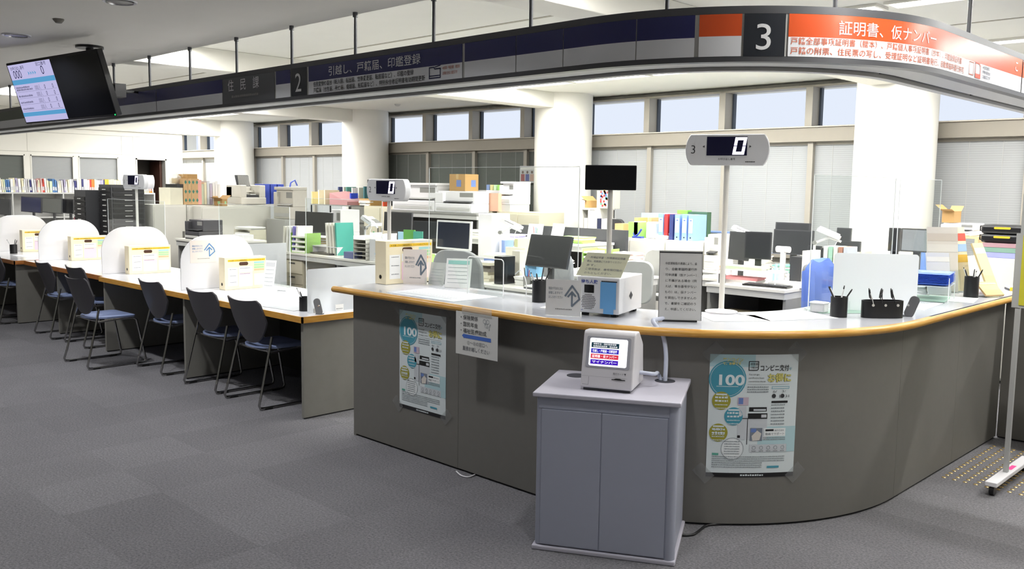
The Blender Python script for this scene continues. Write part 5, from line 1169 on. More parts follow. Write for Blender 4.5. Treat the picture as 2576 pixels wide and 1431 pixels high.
def papers(label, x, y, z, w_, d_, h_, rz=0.0, cols=None, n=None, group=None, seed=0):
    r = random.Random(seed + int(abs(x) * 100)); n = n or max(2, int(h_ / .012)); m = MB(); cols = cols or [PAPER]
    for k in range(n):
        a = r.uniform(-.10, .10); c, s = cos(a), sin(a); dx, dy = r.uniform(-.012, .012), r.uniform(-.012, .012); za, zb = h_ * k / n, h_ * (k + 1) / n
        M_ = Matrix.Translation((dx, dy, 0)) @ Matrix.Rotation(a, 4, 'Z'); q = r.uniform(.9, 1); m.box(-w_ / 2 * q, w_ / 2 * q, -d_ / 2 * q, d_ / 2 * q, za, zb - .0006, r.choice(cols), M_)
    o = m.build('paper_stack'); o.location = (x, y, z); o.rotation_euler = (0, 0, rz); return tag(o, label, 'papers', group)
def trays(label, x, y, z, w_, d_, n, pitch, col, rz=0.0, fill=True):
    t = thing('letter_trays', label, 'letter trays', (x, y, z), rz)
    for k in range(n):
        m = MB(); zz = k * pitch; m.box(-w_ / 2, w_ / 2, -d_ / 2, d_ / 2, zz, zz + .004, col); m.box(-w_ / 2, -w_ / 2 + .004, -d_ / 2, d_ / 2, zz, zz + pitch, col); m.box(w_ / 2 - .004, w_ / 2, -d_ / 2, d_ / 2, zz, zz + pitch, col); m.box(-w_ / 2, w_ / 2, d_ / 2 - .004, d_ / 2, zz, zz + pitch * .8, col)
        if fill: m.box(-w_ / 2 + .01, w_ / 2 - .01, -d_ / 2 + .005, d_ / 2 - .01, zz + .005, zz + .005 + pitch * .35, PAPER)
        m.build('tray', t)
    return t
def phone_arm(label, x, y, z, rz=0.0, s=1.0, H=.42):
    t = thing('telephone_on_arm', label, 'telephone', (x, y, z), rz)
    m = MB(); m.cyl((0, 0, 0), (0, 0, .02), .05, WPLA, n=20); m.tube([(0, 0, .02), (0, 0, H * .75), (.01, 0, H * .82)], .013, WPLA, 10); m.cyl((0, -.03, H * .82), (0, .03, H * .82), .022, GREYM, n=16); m.build('pole', t, smooth=50)
    m = MB(); m.tube([(.01, 0, H * .82), (.14, 0, H * .95), (.26, 0, H * .86)], .012, WPLA, 10); m.build('arm', t, smooth=60)
    M_ = Matrix.Translation((.13, 0, H * 1.0)) @ Matrix.Rotation(radians(22), 4, 'Y')
    m = MB(); m.box(-.12, .12, -.09, .09, 0, .035, WPLA, M_); m.box(-.02, .10, .0, .08, .035, .042, GREYM, M_); m.build('telephone_body', t, bevel=.008)
    m = MB(); m.box(-.11, .11, -.085, -.035, .04, .06, WPLA, M_); m.box(-.11, -.06, -.09, -.03, .03, .06, WPLA, M_); m.box(.06, .11, -.09, -.03, .03, .06, WPLA, M_); m.build('handset', t, bevel=.008)
    m = MB(); pts = [M_ @ Vector((.11, -.06, .04))] + [Vector((.20 + .03 * sin(k * 1.3), -.07, H * .75 - .05 * k)) for k in range(5)]; m.tube(pts, .004, WPLA, 6); m.build('cord', t, smooth=60)
    return t
FOLC = [('cream', '#ebe3c4'), ('white', '#eeeeec'), ('pale yellow', '#e9e2b0'), ('light grey', '#c9c7cc'), ('pale green', '#cfdcc0'), ('pink', '#e2b7b4'), ('blue', '#4f7ab0'), ('orange', '#e8863c'), ('red', '#cc4638'), ('navy', '#3b3c74'), ('yellow', '#e4b93c'), ('beige', '#d8c8a4'), ('teal', '#7aa8b8'), ('lilac', '#a9a2bf')]
# ---- low bookcase along the left wall with folders on top
bk = thing('low_bookcase', 'long low grey bookcase along the left white wall carrying upright folders', 'bookcase', (-17.55, 6.6, 0))
m = MB(); m.box(-.22, .22, -3.1, 1.15, 1.385, 1.41, GREYL); m.build('top', bk)
m = MB(); m.box(-.22, -.20, -3.1, 1.15, 0, 1.385, GREYL); m.build('back_panel', bk)
for k in range(6): m = MB(); yy = -3.1 + .846 * k; m.box(-.20, .22, yy, yy + .02, 0, 1.385, GREYL); m.build('upright', bk)
for z in (.04, .50, .95): m = MB(); m.box(-.20, .21, -3.08, 1.14, z, z + .02, GREYL); m.build('shelf', bk)
def book_row(y0, y1, x, z, pal, where, seed, hmin=.20, hmax=.25, lean=False):
    r = random.Random(seed); y = y0; q_ = 0
    while y < y1:
        w_ = r.uniform(.018, .045); nm, c_ = FOLC[pal[q_ % len(pal)]]; q_ += 1; h_ = r.uniform(hmin, hmax)
        m = MB(); m.box(-.12, .12, -w_ / 2 + .001, w_ / 2 - .001, 0, h_, C(c_)); f = side(.12, 0, 0); m.rect(f, -w_ * .35, h_ * .15, w_ * .35, h_ * .42, PAPERG, .001)
        o = m.build('folder'); o.location = (x, y + w_ / 2, z); 
        if lean and r.random() < .6: o.rotation_euler = (radians(4), 0, 0); y += .006
        tag(o, '%s folder in the row %s' % (nm, where), 'folder', 'folders in the row ' + where); y += w_ + .0015
book_row(4.75, 6.28, -17.47, 1.411, [9, 1, 3, 5, 0, 5, 8, 1, 0, 4, 6, 6, 1, 0, 3, 13, 1, 0, 1, 3, 1], 'at the left end of the long bookcase', 1, lean=True)
book_row(6.30, 7.15, -17.47, 1.411, [1, 0, 9, 1, 1, 1, 8, 7, 7, 4, 1, 3, 13, 3, 9, 10, 10, 2, 0, 2, 0, 2, 0, 2, 0, 1, 9], 'in the middle of the long bookcase', 5, .23, .25)
book_row(7.22, 7.42, -17.47, 1.411, [12, 12], 'of teal files near the right end of the bookcase', 3, .23, .235)
book_row(7.43, 7.72, -17.47, 1.411, [13, 0, 11, 11, 0, 11, 7, 7, 3, 2, 1, 9, 8], 'at the right end of the long bookcase', 8, .2, .24, True)
# ---- left office: desks and monitors in front of the bookcase
LTOP = GREYL
office_desk('office desk in the far left group, under the dark monitors', -16.3, -14.9, 5.0, 5.7, .72)
office_desk('office desk at the back of the far left group', -16.3, -14.9, 5.75, 6.45, .72)
office_desk('office desk at the far left photo edge', -17.0, -15.6, 4.3, 4.95, .72)
office_desk('office desk behind the pole of the left call display', -14.6, -13.2, 5.3, 6.0, .72)
def mon_px(label, x0, x1, yt, yb, Y, zd=.70, rz=0.0, case=DGREY, screen=SCRG, **k):
    xa, _ = aty(x0, (yt + yb) / 2, Y); xb, _ = aty(x1, (yt + yb) / 2, Y); zt = aty((x0 + x1) / 2, yt, Y)[1]; zb = aty((x0 + x1) / 2, yb, Y)[1]
    lift = max(.03, zb - zd); return monitor(label, (xa + xb) / 2, Y, zd, (xb - xa) / max(.5, cos(rz)), zt - zb, rz, case, lift, screen=screen, **k)
mon_px('dark monitor at the left photo edge under the folders', -10, 24, 500, 540, 4.75, .72)
mon_px('dark blue lit monitor second from the left edge under the folders', 53, 103, 495, 534, 5.15, .72, screen=mat('bluish_screen', '#23284e', .3))
mon_px('wide grey monitor back between the two dark monitors at the far left', 105, 155, 498, 536, 5.5, .72, screen=mat('greyish_screen', '#6b6d6a', .4))
mon_px('black monitor with coloured sticky notes beside it at the far left', 157, 184, 500, 537, 5.35, .72, screen=SCRK)
mon_px('dark monitor behind the pole of the left call display', 306, 335, 498, 532, 5.7, .72)
m = MB(); 
for (b_, c_) in ((.24, '#f07a8a'), (.08, '#b4d34a'), (.0, '#f07a8a')): m.box(0, .09, 0, .001, b_, b_ + .07, C(c_)); m.box(.0, .16, .001, .004, -.02, .33, GREYM)
o = m.build('note_board'); x_, z_ = aty(186, 536, 5.30); o.location = (x_, 5.30, .74); tag(o, 'grey plate with pink and green sticky notes beside the black monitor', 'note board')
chair('black office chair with a rounded back at the far left group', -13.65, 4.93, .3, '#1d1d20', 1.0, .55)
chair('blue office chair at the left photo edge', -15.6, 3.96, 0, '#4a588f', .93, .5)
papers('stack of papers on the far left desk beside the black chair', -15.15, 5.35, .721, .3, .22, .10, .2, [PAPER, PAPERG, C('#c8b28f')])
papers('olive and brown stack of folders left of the left call display pole', -13.9, 5.62, .721, .35, .25, .14, .3, [C('#b0a56a'), C('#c0a99c'), C('#b0a56a')])
B('low_partition', 'dark grey low partition panel behind the left desks', 'partition', -13.15, -12.5, 5.26, 5.29, 0, .98, C('#4e4e50', .8))
B('counter_top_board', 'grey counter behind the arched boards at the left', 'counter', -14.5, -10.4, 4.42, 4.60, .0, .80, C('#8f9094', .5))
# desk organiser and jars
cup = lambda l, x, y, z, c_, r=.04, h=.1: tag((lambda o: (setattr(o, 'location', (x, y, z)), o)[1])(MB().lathe([(r * .9, 0), (r, h), (r - .003, h), (r * .85, .006), (.001, .006)], c_, n=18).build('pot', smooth=40)), l, 'pot')
cup('grey pot on the left counter between the monitors', -14.2, 4.5, .801, GREYM)
# ---- black drawer tower and cabinets running away from the counter (faces +x)
XC = -12.0
t = thing('drawer_tower', 'tall dark drawer tower left of the white steel cabinets', 'drawer tower', (-12.25, 5.02, 0))
m = MB(); m.box(-.2, .2, -.22, .22, 0, 1.58, DGREY); m.build('body', t)
for k in range(18):
    m = MB(); z = .30 + .07 * k; m.box(-.185, .185, -.232, -.22, z, z + .05, BLACK); m.box(.20, .212, -.2, .2, z, z + .05, BLACK); m.box(-.05, .05, -.240, -.232, z + .02, z + .03, GREYL); m.box(.212, .22, -.05, .05, z + .02, z + .03, GREYL); m.build('drawer', t)
t = thing('drawer_tower', 'dark drawer tower directly behind the pole of the left call display', 'drawer tower', (-12.75, 4.86, 0))
m = MB(); m.box(-.2, .2, -.2, .2, 0, 1.50, DGREY); m.build('body', t)
for k in range(14):
    m = MB(); z = .45 + .07 * k; m.box(-.185, .185, -.212, -.20, z, z + .05, BLACK); m.box(-.05, .05, -.22, -.212, z + .02, z + .03, GREYL); m.build('drawer', t)
cabinet('white steel cabinet with a plain side, left one of the pair holding cartons', XC - .45, XC, 5.33, 5.80, 1.315, face='x', doors=1)
cabinet('white steel cabinet with a wide sliding door under the dot matrix printer', XC - .45, XC, 5.81, 7.12, 1.31, face='x', doors=2)
def fx(x0, x1, yt, yb=None, X=XC, w_=.40, z0=1.3155):
    ym = yt if yb is None else (yt + yb) / 2
    Yb = atx(x1, ym, X)[0]; Ya = atx(x0, ym, X - w_)[0]; zt = atx((x0 + x1) / 2, yt, X)[1]
    if Yb - Ya < .04: Yb = Ya + .05
    return Ya, Yb, zt
ya, yb_, zt = fx(402, 462, 472, w_=.35); B('storage_box', 'plain cream box on top of the left white steel cabinet', 'box', XC - .38, XC - .03, ya, yb_, 1.316, zt, C('#e8e4cf', .6))
ya, yb_, zt2 = fx(410, 492, 441, X=XC - .1, w_=.35); B('black_case', 'flat black case on the plain cream box', 'case', XC - .38, XC - .03, ya, yb_ - .12, zt + .001, zt + .05, BLACK); BAGZ = zt + .0505; BAGY = ya + .06
carton('long cardboard carton lying on the flat black case', XC - .37, XC - .05, ya + .17, yb_, zt + .052, zt2 + .02)
t_ = MB()
for k in range(4):
    x0_, x1_ = 462 + 9.5 * k, 470 + 9.5 * k; Y_ = atx(x1_ + 4, 485, XC)[0]
    m = MB(); m.box(-.26, 0, -.058, 0, 0, .36, C('#cda97c', .8)); f = side(0, -.058, 0)
    for zz in (.04, .16, .29): m.poly(f, [(.029, zz + .05), (.048, zz + .02), (.029, zz - .01), (.012, zz + .02)], C('#3f7f6c'), .001)
    g = front(-.26, -.058, 0); m.rect(g, .1, .1, .16, .16, C('#3f7f6c'), .001)
    o = m.build('carton_file'); o.location = (XC - .02, Y_, 1.316); tag(o, 'tan cardboard file with green leaf print beside the plain cream box', 'file', 'tan cardboard files on the white cabinet')
B('pink_folder', 'pink folder right of the tan cardboard files', 'folder', XC - .28, XC - .02, atx(500, 485, XC)[0], atx(509, 485, XC)[0], 1.316, 1.66, C('#e7a9a0'))
y_ = atx(512, 480, XC)[0]
for k, c_ in enumerate(('#c9d6bf', '#e6e0c0', '#d5d9e0', '#bcb4c8', '#eeeeee', '#eeeeee', '#eeeeee')):
    B('folder', '%s folder between the pink folder and the dot matrix printer' % ['pale green', 'cream', 'pale blue', 'lilac', 'white', 'white', 'white'][k], 'folder', XC - .30, XC - .06, y_ + .042 * k, y_ + .042 * k + .036, 1.316, 1.316 + .29 + .02 * (k % 3), C(c_), 'folders left of the dot matrix printer')
ya, yb_, zt = fx(508, 572, 488, 512, w_=.30); carton('open brown cardboard box in front of the white folders', XC - .02, XC + .22, ya + .04, yb_ - .12, 1.30, 1.40, open_=True, print_=LIGR)
cabinet('narrow shelf ledge under the open cardboard box', XC + .002, XC + .24, 5.9, 6.7, 1.298, doors=1, face='x', col=WOFF)
# dot matrix printer
ya, yb_ = atx(575, 490, XC - .35)[0], atx(668, 490, XC)[0]
t = thing('dot_matrix_printer', 'large grey dot matrix printer with raised ribbed lid on the white cabinet', 'printer', (XC - .2, (ya + yb_) / 2, 1.316)); L_ = (yb_ - ya) / 2
PG = mat('beige_printer', '#cfccc2', .45)
m = MB(); m.box(-.22, .22, -L_, L_, 0, .10, PG); m.box(-.22, .20, -L_, -L_ + .10, .10, .28, PG); m.box(-.22, .20, L_ - .10, L_, .10, .28, PG); m.box(-.22, -.05, -L_, L_, .10, .26, PG); m.build('body', t, bevel=.01)
m = MB(); m.box(-.05, .18, -L_ + .1, L_ - .1, .10, .14, DGREY); m.box(.02, .05, -L_ + .1, L_ - .1, .18, .20, PG); m.box(-.02, .2, -L_ + .16, L_ - .16, .141, .15, PAPER); m.build('paper_path', t)
M_ = plane_frame((-.06, 0, .25), (0, 1, 0), (-.18, 0, .98), (.98, 0, .18)); m = MB(); m.prism([(-L_ + .1, 0), (L_ - .1, 0), (L_ - .12, .18), (-L_ + .08, .18)], M_, -.02, 0, DGREY)
for k in range(16): a = -L_ + .12 + (2 * L_ - .24) * k / 15; m.prism([(a - .004, .01), (a + .004, .01), (a + .002, .17), (a - .006, .17)], M_, 0, .012, GREYM)
m.build('ribbed_lid', t)
BB = mat('blue_file_box', '#3f52b0', .45)
y_ = atx(668, 480, XC - .1)[0]
for k in range(3): B('blue_file_box', 'tall blue file box behind the right side of the dot matrix printer', 'file box', XC - .38, XC - .12, y_ + .12 * k - .02, y_ + .12 * k + .085, 1.316, 1.316 + .30, BB, 'blue file boxes by the dot matrix printer', .004)
# wall things on the cabinet side
# ---- second machine table with grey printer (right of the white cabinet)
XM = -11.4; ya, yb_ = atx(690, 520, XM - .45)[0], atx(782, 520, XM)[0]
zt, zb = atx(740, 478, XM)[1], atx(740, 552, XM)[1]
cabinet('grey steel stand under the white laser printer beside the cabinets', XM - .5, XM, ya - .1, yb_ + .05, zb, GREYL, face='x', doors=0, drawers=3)
printer('white laser printer with grey output on the stand right of the cabinets', XM - .47, XM - .02, ya, yb_ - .05, zb + .001, zt, PG, 'mfp')
m = MB(); m.tube([(0, 0, 0), (0, .02, .10), (0, .09, .14), (0, .13, .06)], .012, BB, 8); o = m.build('blue_strap', smooth=60); o.location = (XM - .3, (ya + yb_) / 2, zt + .005); tag(o, 'loop of blue strap on top of the white laser printer', 'strap')
printer('black desktop printer on the desk in front of the white cabinets', -11.12, -10.74, 5.35, 5.68, .90, 1.15, mat('black_printer', '#4b4b4f', .4))
office_desk('office desk carrying the black printer, behind the third arched board', -11.3, -10.3, 5.3, 6.05, .899)
# ---- desk row A (y 6.45..7.2)
office_desk('white office desk with a cream drawer unit facing the counter', -10.62, -9.35, 6.45, 7.15, .72, ped=-10.36)
office_desk('white office desk right of the one with the cream drawers', -9.34, -8.20, 6.42, 7.12, .72)
office_desk('office desk behind the one with the cream drawers', -11.2, -9.7, 7.2, 7.9, .72)
office_desk('office desk in the middle row under the white telephone arm', -9.68, -8.3, 7.2, 7.9, .72)
office_desk('office desk under the white framed monitor', -8.15, -6.75, 7.0, 7.7, .72)
office_desk('office desk under the white telephone arm in the middle', -6.74, -5.4, 7.05, 7.75, .72)
def zpx(px, py, Y): return aty(px, py, Y)[1]
mon_px('black monitor beside the upright white and purple files on the left office desk', 742, 834, 533, 590, 7.05, .72)
mon_px('black monitor behind the pole of call display 2', 966, 1035, 534, 582, 7.45, .72)
mon_px('dark monitor seen left of the white framed monitor', 1046, 1098, 556, 606, 7.3, .72, rz=.2)
mon_px('monitor with a white frame and dark screen in the middle of the office', 1098, 1184, 555, 628, 7.02, .72, case=WPLA, screen=mat('navy_screen', '#262b3a', .2))
# files on desk A
x_, y_ = -10.25, 6.55
def upright(label, px, py_top, Y, z, w_, d_, col, rz=0, group=None, lean=0.0):
    x, zt = aty(px, py_top, Y); m = MB(); m.box(-w_ / 2, w_ / 2, -d_ / 2, d_ / 2, 0, zt - z, C(col)); o = m.build('document_file'); o.location = (x, Y, z); o.rotation_euler = (0, lean, rz); return tag(o, label, 'file', group)
for k, c_ in enumerate(('#eceadf', '#f2f1ec', '#e9efe6', '#7b76c0', '#f4f3f0')):
    upright('%s file leaning upright left of the black monitor on the left office desk' % ['cream', 'white', 'pale green', 'violet', 'white'][k], 731 + 8 * k, 568, 6.62, .721, .035, .25, c_, .1, 'upright files left of the black monitor', .08)
for k, c_ in enumerate(('#f0eee4', '#f0eee4', '#e9e6d8', '#49a99a')):
    upright('%s file leaning upright right of the black monitor on the left office desk' % ['white', 'cream', 'beige', 'teal green'][k], 845 + 8 * k, 560, 6.75, .721, .035, .25, c_, -.1, 'upright files right of the black monitor', -.10)
GRN = mat('lime_plastic', '#9fd06a', .5)
trays('lime green letter trays with papers on the left office desk', -10.28, 6.62, .721, .30, .26, 4, .065, GRN, .1)
office_desk('office desk with the lime trays and paper stacks', -11.72, -10.7, 6.07, 6.43, .72)
trays('clear letter trays with ochre folders left of the lime trays', -11.05, 6.24, .721, .36, .26, 4, .07, C('#dcd8c4'), .1)
papers('white papers piled on top of the clear letter trays', -11.05, 6.24, 1.002, .36, .24, .035, .1)
B('white_caddy', 'white perforated box in front of the clear letter trays', 'box', -10.62, -10.36, 5.75, 5.9, .90, .97, WPLA)
B('desk_screen', 'frosted grey panel standing at the end of the left office desks', 'panel', -10.26, -10.24, 5.4, 6.3, 0, .86, C('#d9dbe0', .3))
m = MB(); m.box(-.29, .29, -.13, .13, .095, .105, WPLA); m.box(-.29, -.28, -.13, .13, 0, .095, WPLA); m.box(.28, .29, -.13, .13, 0, .095, WPLA); o = m.build('monitor_shelf'); o.location = (-9.85, 6.75, .721); tag(o, 'white low shelf holding the keyboard beside the blue tissue box', 'shelf')
m = MB(); m.box(-.22, .22, -.07, .07, 0, .02, BLACK); o = m.build('keyboard'); o.location = (-9.85, 6.62, .721); tag(o, 'black keyboard under the white low shelf', 'keyboard')
B('tissue_box', 'blue grey tissue box on the low white desk', 'box', -9.22, -9.0, 6.48, 6.60, .721, .80, C('#6f76a0'))
trays('white drawer trays with dark slots right of the tissue box', -8.88, 6.62, .721, .25, .30, 6, .048, WOFF, 0.0, False)
B('clear_file_holder', 'clear plastic file holder right of the white drawer trays', 'file holder', -8.72, -8.6, 6.5, 6.8, .721, .98, PAPERG)
phone_arm('white telephone on a swing arm behind the white drawer trays', -9.55, 7.05, .721, .0)
t = trays('small white shelf with books behind the drawer trays', -9.1, 7.0, .721, .30, .2, 3, .1, WPLA, 0)
xa, xb, z0_, z1_ = fit(888, 968, 528, 7.75, .4, .72)
printer('white desktop printer between the telephone arm and call display 2', xa, xb, 7.3, 7.7, .721, z1_, WPLA)
upright('green leaflet fan standing on the desk right of call display 2', 1030, 578, 6.9, .721, .16, .02, '#5fa04a', .3)
upright('pale blue leaflet beside the green leaflet fan', 1012, 583, 6.88, .721, .13, .02, '#a9d3e6', .1)
upright('dark teal leaflet behind the green leaflet fan', 1052, 582, 6.92, .721, .12, .02, '#4a9a86', .5)
trays('lime trays peeking out behind the large cream file box', -7.55, 6.5, .721, .24, .24, 2, .07, GRN, 0)
office_desk('office desk behind the large cream file box', -8.15, -6.9, 6.2, 6.9, .72)
# ---- middle desks
phone_arm('white telephone on a swing arm left of the big dark monitor', -7.35, 7.35, .721, .35, H=.46)
office_desk('office desk under the big dark monitor near the counter', -5.95, -4.75, 5.75, 6.40, .72)
office_desk('side desk with the black computer tower near the counter', -6.75, -5.96, 5.75, 6.40, .72)
mon_px('big dark monitor turned towards the counter behind the small wire frame', 1326, 1434, 592, 672, 6.05, .72, rz=-.05, tilt=.25)
xa, _ = aty(1262, 680, 5.95)
B('computer_tower', 'black computer tower left of the big dark monitor', 'computer', -5.94, -5.84, 5.86, 6.04, .721, .98, BLACK, bevel=.005)
papers('beige papers and boxes stacked left of the black computer tower', -6.2, 6.05, .721, .22, .22, .18, .05, [C('#e8e0cc'), PAPER, C('#7f7770')], 6)
chair('grey office chair left of the black computer tower', -5.74, 5.42, pi + .25, '#96989a', 1.08, .50)
chair('grey office chair behind the ticket machine', -5.85, 6.98, pi - .2, '#a0a3a8', 1.02, .46)
chair('light grey office chair right of the tilted notice plate', -5.09, 6.74, .2, '#a5a8a6', .93, .36)
chair('grey office chair in front of the low cabinets', -5.50, 8.20, pi, '#bcbebb', .98, .44)
B('cream_pot', 'cream plastic box with pens behind the black computer tower', 'box', -5.94, -5.84, 6.1, 6.2, .721, 1.02, C('#eae6d6'))
B('blue_tissue', 'small light blue box beside the big dark monitor', 'box', -5.72, -5.58, 6.05, 6.15, .80, .90, C('#8cc4ec')); papers('reddish papers under the light blue box', -5.65, 6.08, .721, .3, .2, .075, .1, [C('#8a5a55'), PAPER])
upright('upright white document behind the black computer tower', 1298, 622, 6.32, .721, .22, .02, '#eeece0', .3)
xa, xb, z0_, z1_ = fit(1200, 1252, 538, 7.3, .3, .72)
B('desktop_printer', 'white desktop printer left of the middle telephone arm', 'printer', -7.74, -7.5, 7.36, 7.66, .721, z1_, WPLA, bevel=.01)
B('blue_basket', 'blue plastic basket with papers beside the middle telephone arm', 'basket', *(-7.32, -6.98), 7.05, 7.28, .721, .82, C('#8299dd'), bevel=.01); papers('white papers heaped on the blue basket', -7.15, 7.16, .822, .36, .26, .05, .1)
B('blue_box', 'blue carton with a cream label right of the white framed monitor', 'box', -7.46, -7.38, 7.45, 7.6, .721, 1.0, C('#8fa8dc'))
B('calculator', 'white label machine with an orange sticker by the middle telephone', 'machine', -6.95, -6.78, 7.3, 7.45, .721, .92, WPLA, bevel=.01)
upright('yellowish upright papers right of the middle telephone arm', 1318, 600, 7.2, .721, .05, .25, '#dfe0b0', 0)
# dark screens row behind
B('desk_divider', 'dark grey fabric divider behind the middle desks', 'divider', -8.9, -6.45, 8.55, 8.60, 0, 1.13, C('#47484c', .85))
stand_card('white calendar on a black stand on the left of the dark divider', *aty(1345, 550, 8.4)[:1], 8.4, .98, .22, .18, .2, None, PAPER, 'desk_calendar', 'calendar')
stand_card('white calendar on a black stand on the right of the dark divider', *aty(1400, 550, 8.4)[:1], 8.4, .98, .22, .20, -.1, None, PAPER, 'desk_calendar', 'calendar')
office_desk('office desk before the dark divider with two calendars', -8.8, -6.60, 7.92, 8.53, .979)
papers('lime green folders heaped on the desk right of the big dark monitor', -6.85, 8.1, .98, .4, .3, .07, .2, [C('#b5e07a'), C('#b5e07a'), PAPER])
trays('green letter trays half hidden by the steel pole', -6.38, 8.0, .721, .3, .3, 4, .055, GRN, .1)
papers('tall stack of white and pink papers right of the steel pole', -6.0, 8.02, .721, .26, .24, .20, .1, [PAPER, C('#f0d8d4'), C('#f2f0e4'), PAPER])
office_desk('office desk with paper piles before the low white cabinets', -6.58, -5.86, 7.8, 8.4, .72)
# ---- back window row: shelf block, printers
YB = 9.15
cabinet('long cream low cabinet by the windows, left unit', -12.42, -11.52, YB, YB + .45, 1.275, CREAM)
cabinet('long cream low cabinet by the windows, right unit', -11.51, -10.6, YB, YB + .45, 1.275, CREAM)
def bx(label, name, cat, x0, x1, yt, col, Y=YB + .05, d=.3, z0=1.276, **k):
    xa, xb, zb, zt = fit(x0, x1, yt, Y, d, z0); return B(name, label, cat, xa, xb, Y, Y + d, zb, max(zt, zb + .03), C(col), **k)
bx('cream magazine box left of the pink document case', 'file_box', 'file box', 783, 800, 482, '#e9d89a', Y=9.0, z0=1.2765)
bx('cream file box with a round finger hole, left of the pink document case', 'file_box', 'file box', 800, 815, 478, '#efe6cc', Y=9.0, z0=1.2765)
bx('second cream file box touching the pink document case', 'file_box', 'file box', 815, 829, 478, '#e8ddbd', Y=9.0, z0=1.2765)
m = MB(); m.raw([(0, 0, 0), (.52, 0, 0), (.52, .4, 0), (0, .4, 0), (0, 0, .20), (.52, 0, .06), (.52, .4, .06), (0, .4, .24)], [(0, 3, 2, 1), (4, 5, 6, 7), (0, 1, 5, 4), (1, 2, 6, 5), (2, 3, 7, 6), (3, 0, 4, 7)], C('#c08c8e'))
o = m.build('document_case'); x_ = aty(829, 495, 9.0)[0]; o.location = (x_, 9.0, 1.2765); tag(o, 'dusty pink sloping document case by the window row', 'case')
t = thing('metal_rack', 'grey metal rack under the cream file boxes and the pink case', 'rack', (aty(783, 520, 9.0)[0] - .02, 9.0, 0))
m = MB(); m.box(0, 1.2, 0, .42, 1.256, 1.2755, GREYM); m.box(0, 1.2, 0, .42, .95, .97, GREYM); m.build('shelf', t)
m = MB()
for a in (0, .59, 1.18): m.box(a, a + .02, 0, .02, 0, 1.256, DGREY); m.box(a, a + .02, .40, .42, 0, 1.256, DGREY)
m.build('post', t)
for k, (x0, x1, yt, c_, l) in enumerate(((850, 862, 470, '#34406e', 'dark navy'), (862, 870, 470, '#d9d6c8', 'cream'), (870, 884, 470, '#4f8f84', 'teal'), (884, 900, 472, '#e5e4dc', 'white'), (900, 914, 472, '#d8dbc8', 'pale'), (914, 933, 469, '#3a6f78', 'petrol blue'))):
    bx(l + ' binder in the small group behind the pink document case', 'binder', 'binder', x0, x1, yt, c_, Y=9.35, d=.2)
bx('blue plastic box right of the pink document case', 'blue_box', 'box', 880, 904, 486, '#3050c8', z0=1.276)
papers('white papers under call display 2 on the window cabinets', aty(918, 505, 9.2)[0], 9.3, 1.276, .3, .25, .08)
bx('flat brown carton on the window cabinets left of display 2', 'cardboard_box', 'box', 903, 962, 500, '#bd9658', d=.25)
bx('small orange red box under call display 2', 'small_box', 'box', 962, 978, 508, '#d0502c', d=.15)
bx('black bag on the petrol blue binder beside call display 2', 'bag', 'bag', 924, 940, 452, '#24252a', Y=9.4, d=.2, z0=1.50)
papers('dark and violet papers heaped right of call display 2', aty(1035, 512, 9.25)[0], 9.3, 1.276, .35, .3, .07, .2, [PAPER, C('#6a5fa0'), C('#555560')])
carton('brown carton behind the big white printers', *fit(1030, 1057, 482, 9.3, .25, 1.276)[:2], 9.3, 9.55, 1.276, 1.45)
# big white printers on a low table
YP = 8.62
xa, xb, z0_, z1_ = fit(987, 1092, 466, YP, .5, yb=530)
tz = z0_
office_desk('low sturdy table under the two big white printers', xa - .1, aty(1172, 535, YP)[0] + .25, YP - .03, YP + .36, tz, top=GREYM)
printer('big white copier with its top left tray out, left one of the two big printers', xa, aty(1092, 500, YP)[0], YP, YP + .34, tz + .001, z1_, WPLA, 'mfp')
xc_ = aty(1094, 500, YP)[0]; xd_ = aty(1172, 500, YP)[0]
printer('big white printer with a dark slot, right one of the two big printers', xc_, xd_ + .12, YP, YP + .34, tz + .001, aty(1130, 480, YP)[1], WPLA)
phone = MB(); 
carton('brown carton with a blue label on top of the right big white printer', *(xc_ + .25, xc_ + .58), YP + .06, YP + .32, aty(1130, 480, YP)[1] + .001, aty(1160, 438, YP + .12)[1], print_=C('#6f86c0'))
# cream cabinet right of the big printers
YQ = 9.0
cabinet('cream cabinet with a dark lower opening right of the big printers', aty(1180, 523, YQ)[0], aty(1240, 523, YQ)[0], YQ, YQ + .45, aty(1200, 522, YQ)[1], CREAM)
xq0 = aty(1250, 545, YQ)[0]; xq1 = aty(1345, 545, YQ)[0]
cabinet('low cream cabinet under the right hand window printer', xq0, xq1 + .1, YQ, YQ + .5, aty(1290, 533, YQ)[1], CREAM)
zq = aty(1290, 533, YQ)[1]
xa, xb, _, z1_ = fit(1256, 1348, 462, YQ + .05, .42, zq)
printer('white multifunction printer with an open tray in front of the column', xa, xb - .1, YQ + .05, YQ + .47, zq + .10, z1_, WPLA, 'mfp')
B('printer_plinth', 'grey box under the multifunction printer before the column', 'box', xa, xb - .1, YQ + .05, YQ + .45, zq + .001, zq + .099, GREYL)
z1180 = aty(1200, 522, YQ)[1]
B('white_crate', 'white crate with folders on the cream cabinet right of the big printers', 'crate', aty(1176, 500, YQ + .02)[0], aty(1222, 500, YQ + .02)[0], YQ + .03, YQ + .35, z1180 + .001, aty(1200, 478, YQ)[1], WPLA)
for k, c_ in enumerate(('#8aa0d0', '#e8dca0', '#d0e8c0', '#9fd46a', '#e8e4e0')):
    xx = aty(1186 + 9 * k, 470, YQ + .1)[0] + .05; B('folder', '%s folder standing behind the white crate' % ['blue', 'cream', 'pale green', 'lime', 'white'][k], 'folder', xx, xx + .05, YQ + .36, YQ + .44, z1180 + .001, aty(1195, 464, YQ + .2)[1], C(c_))
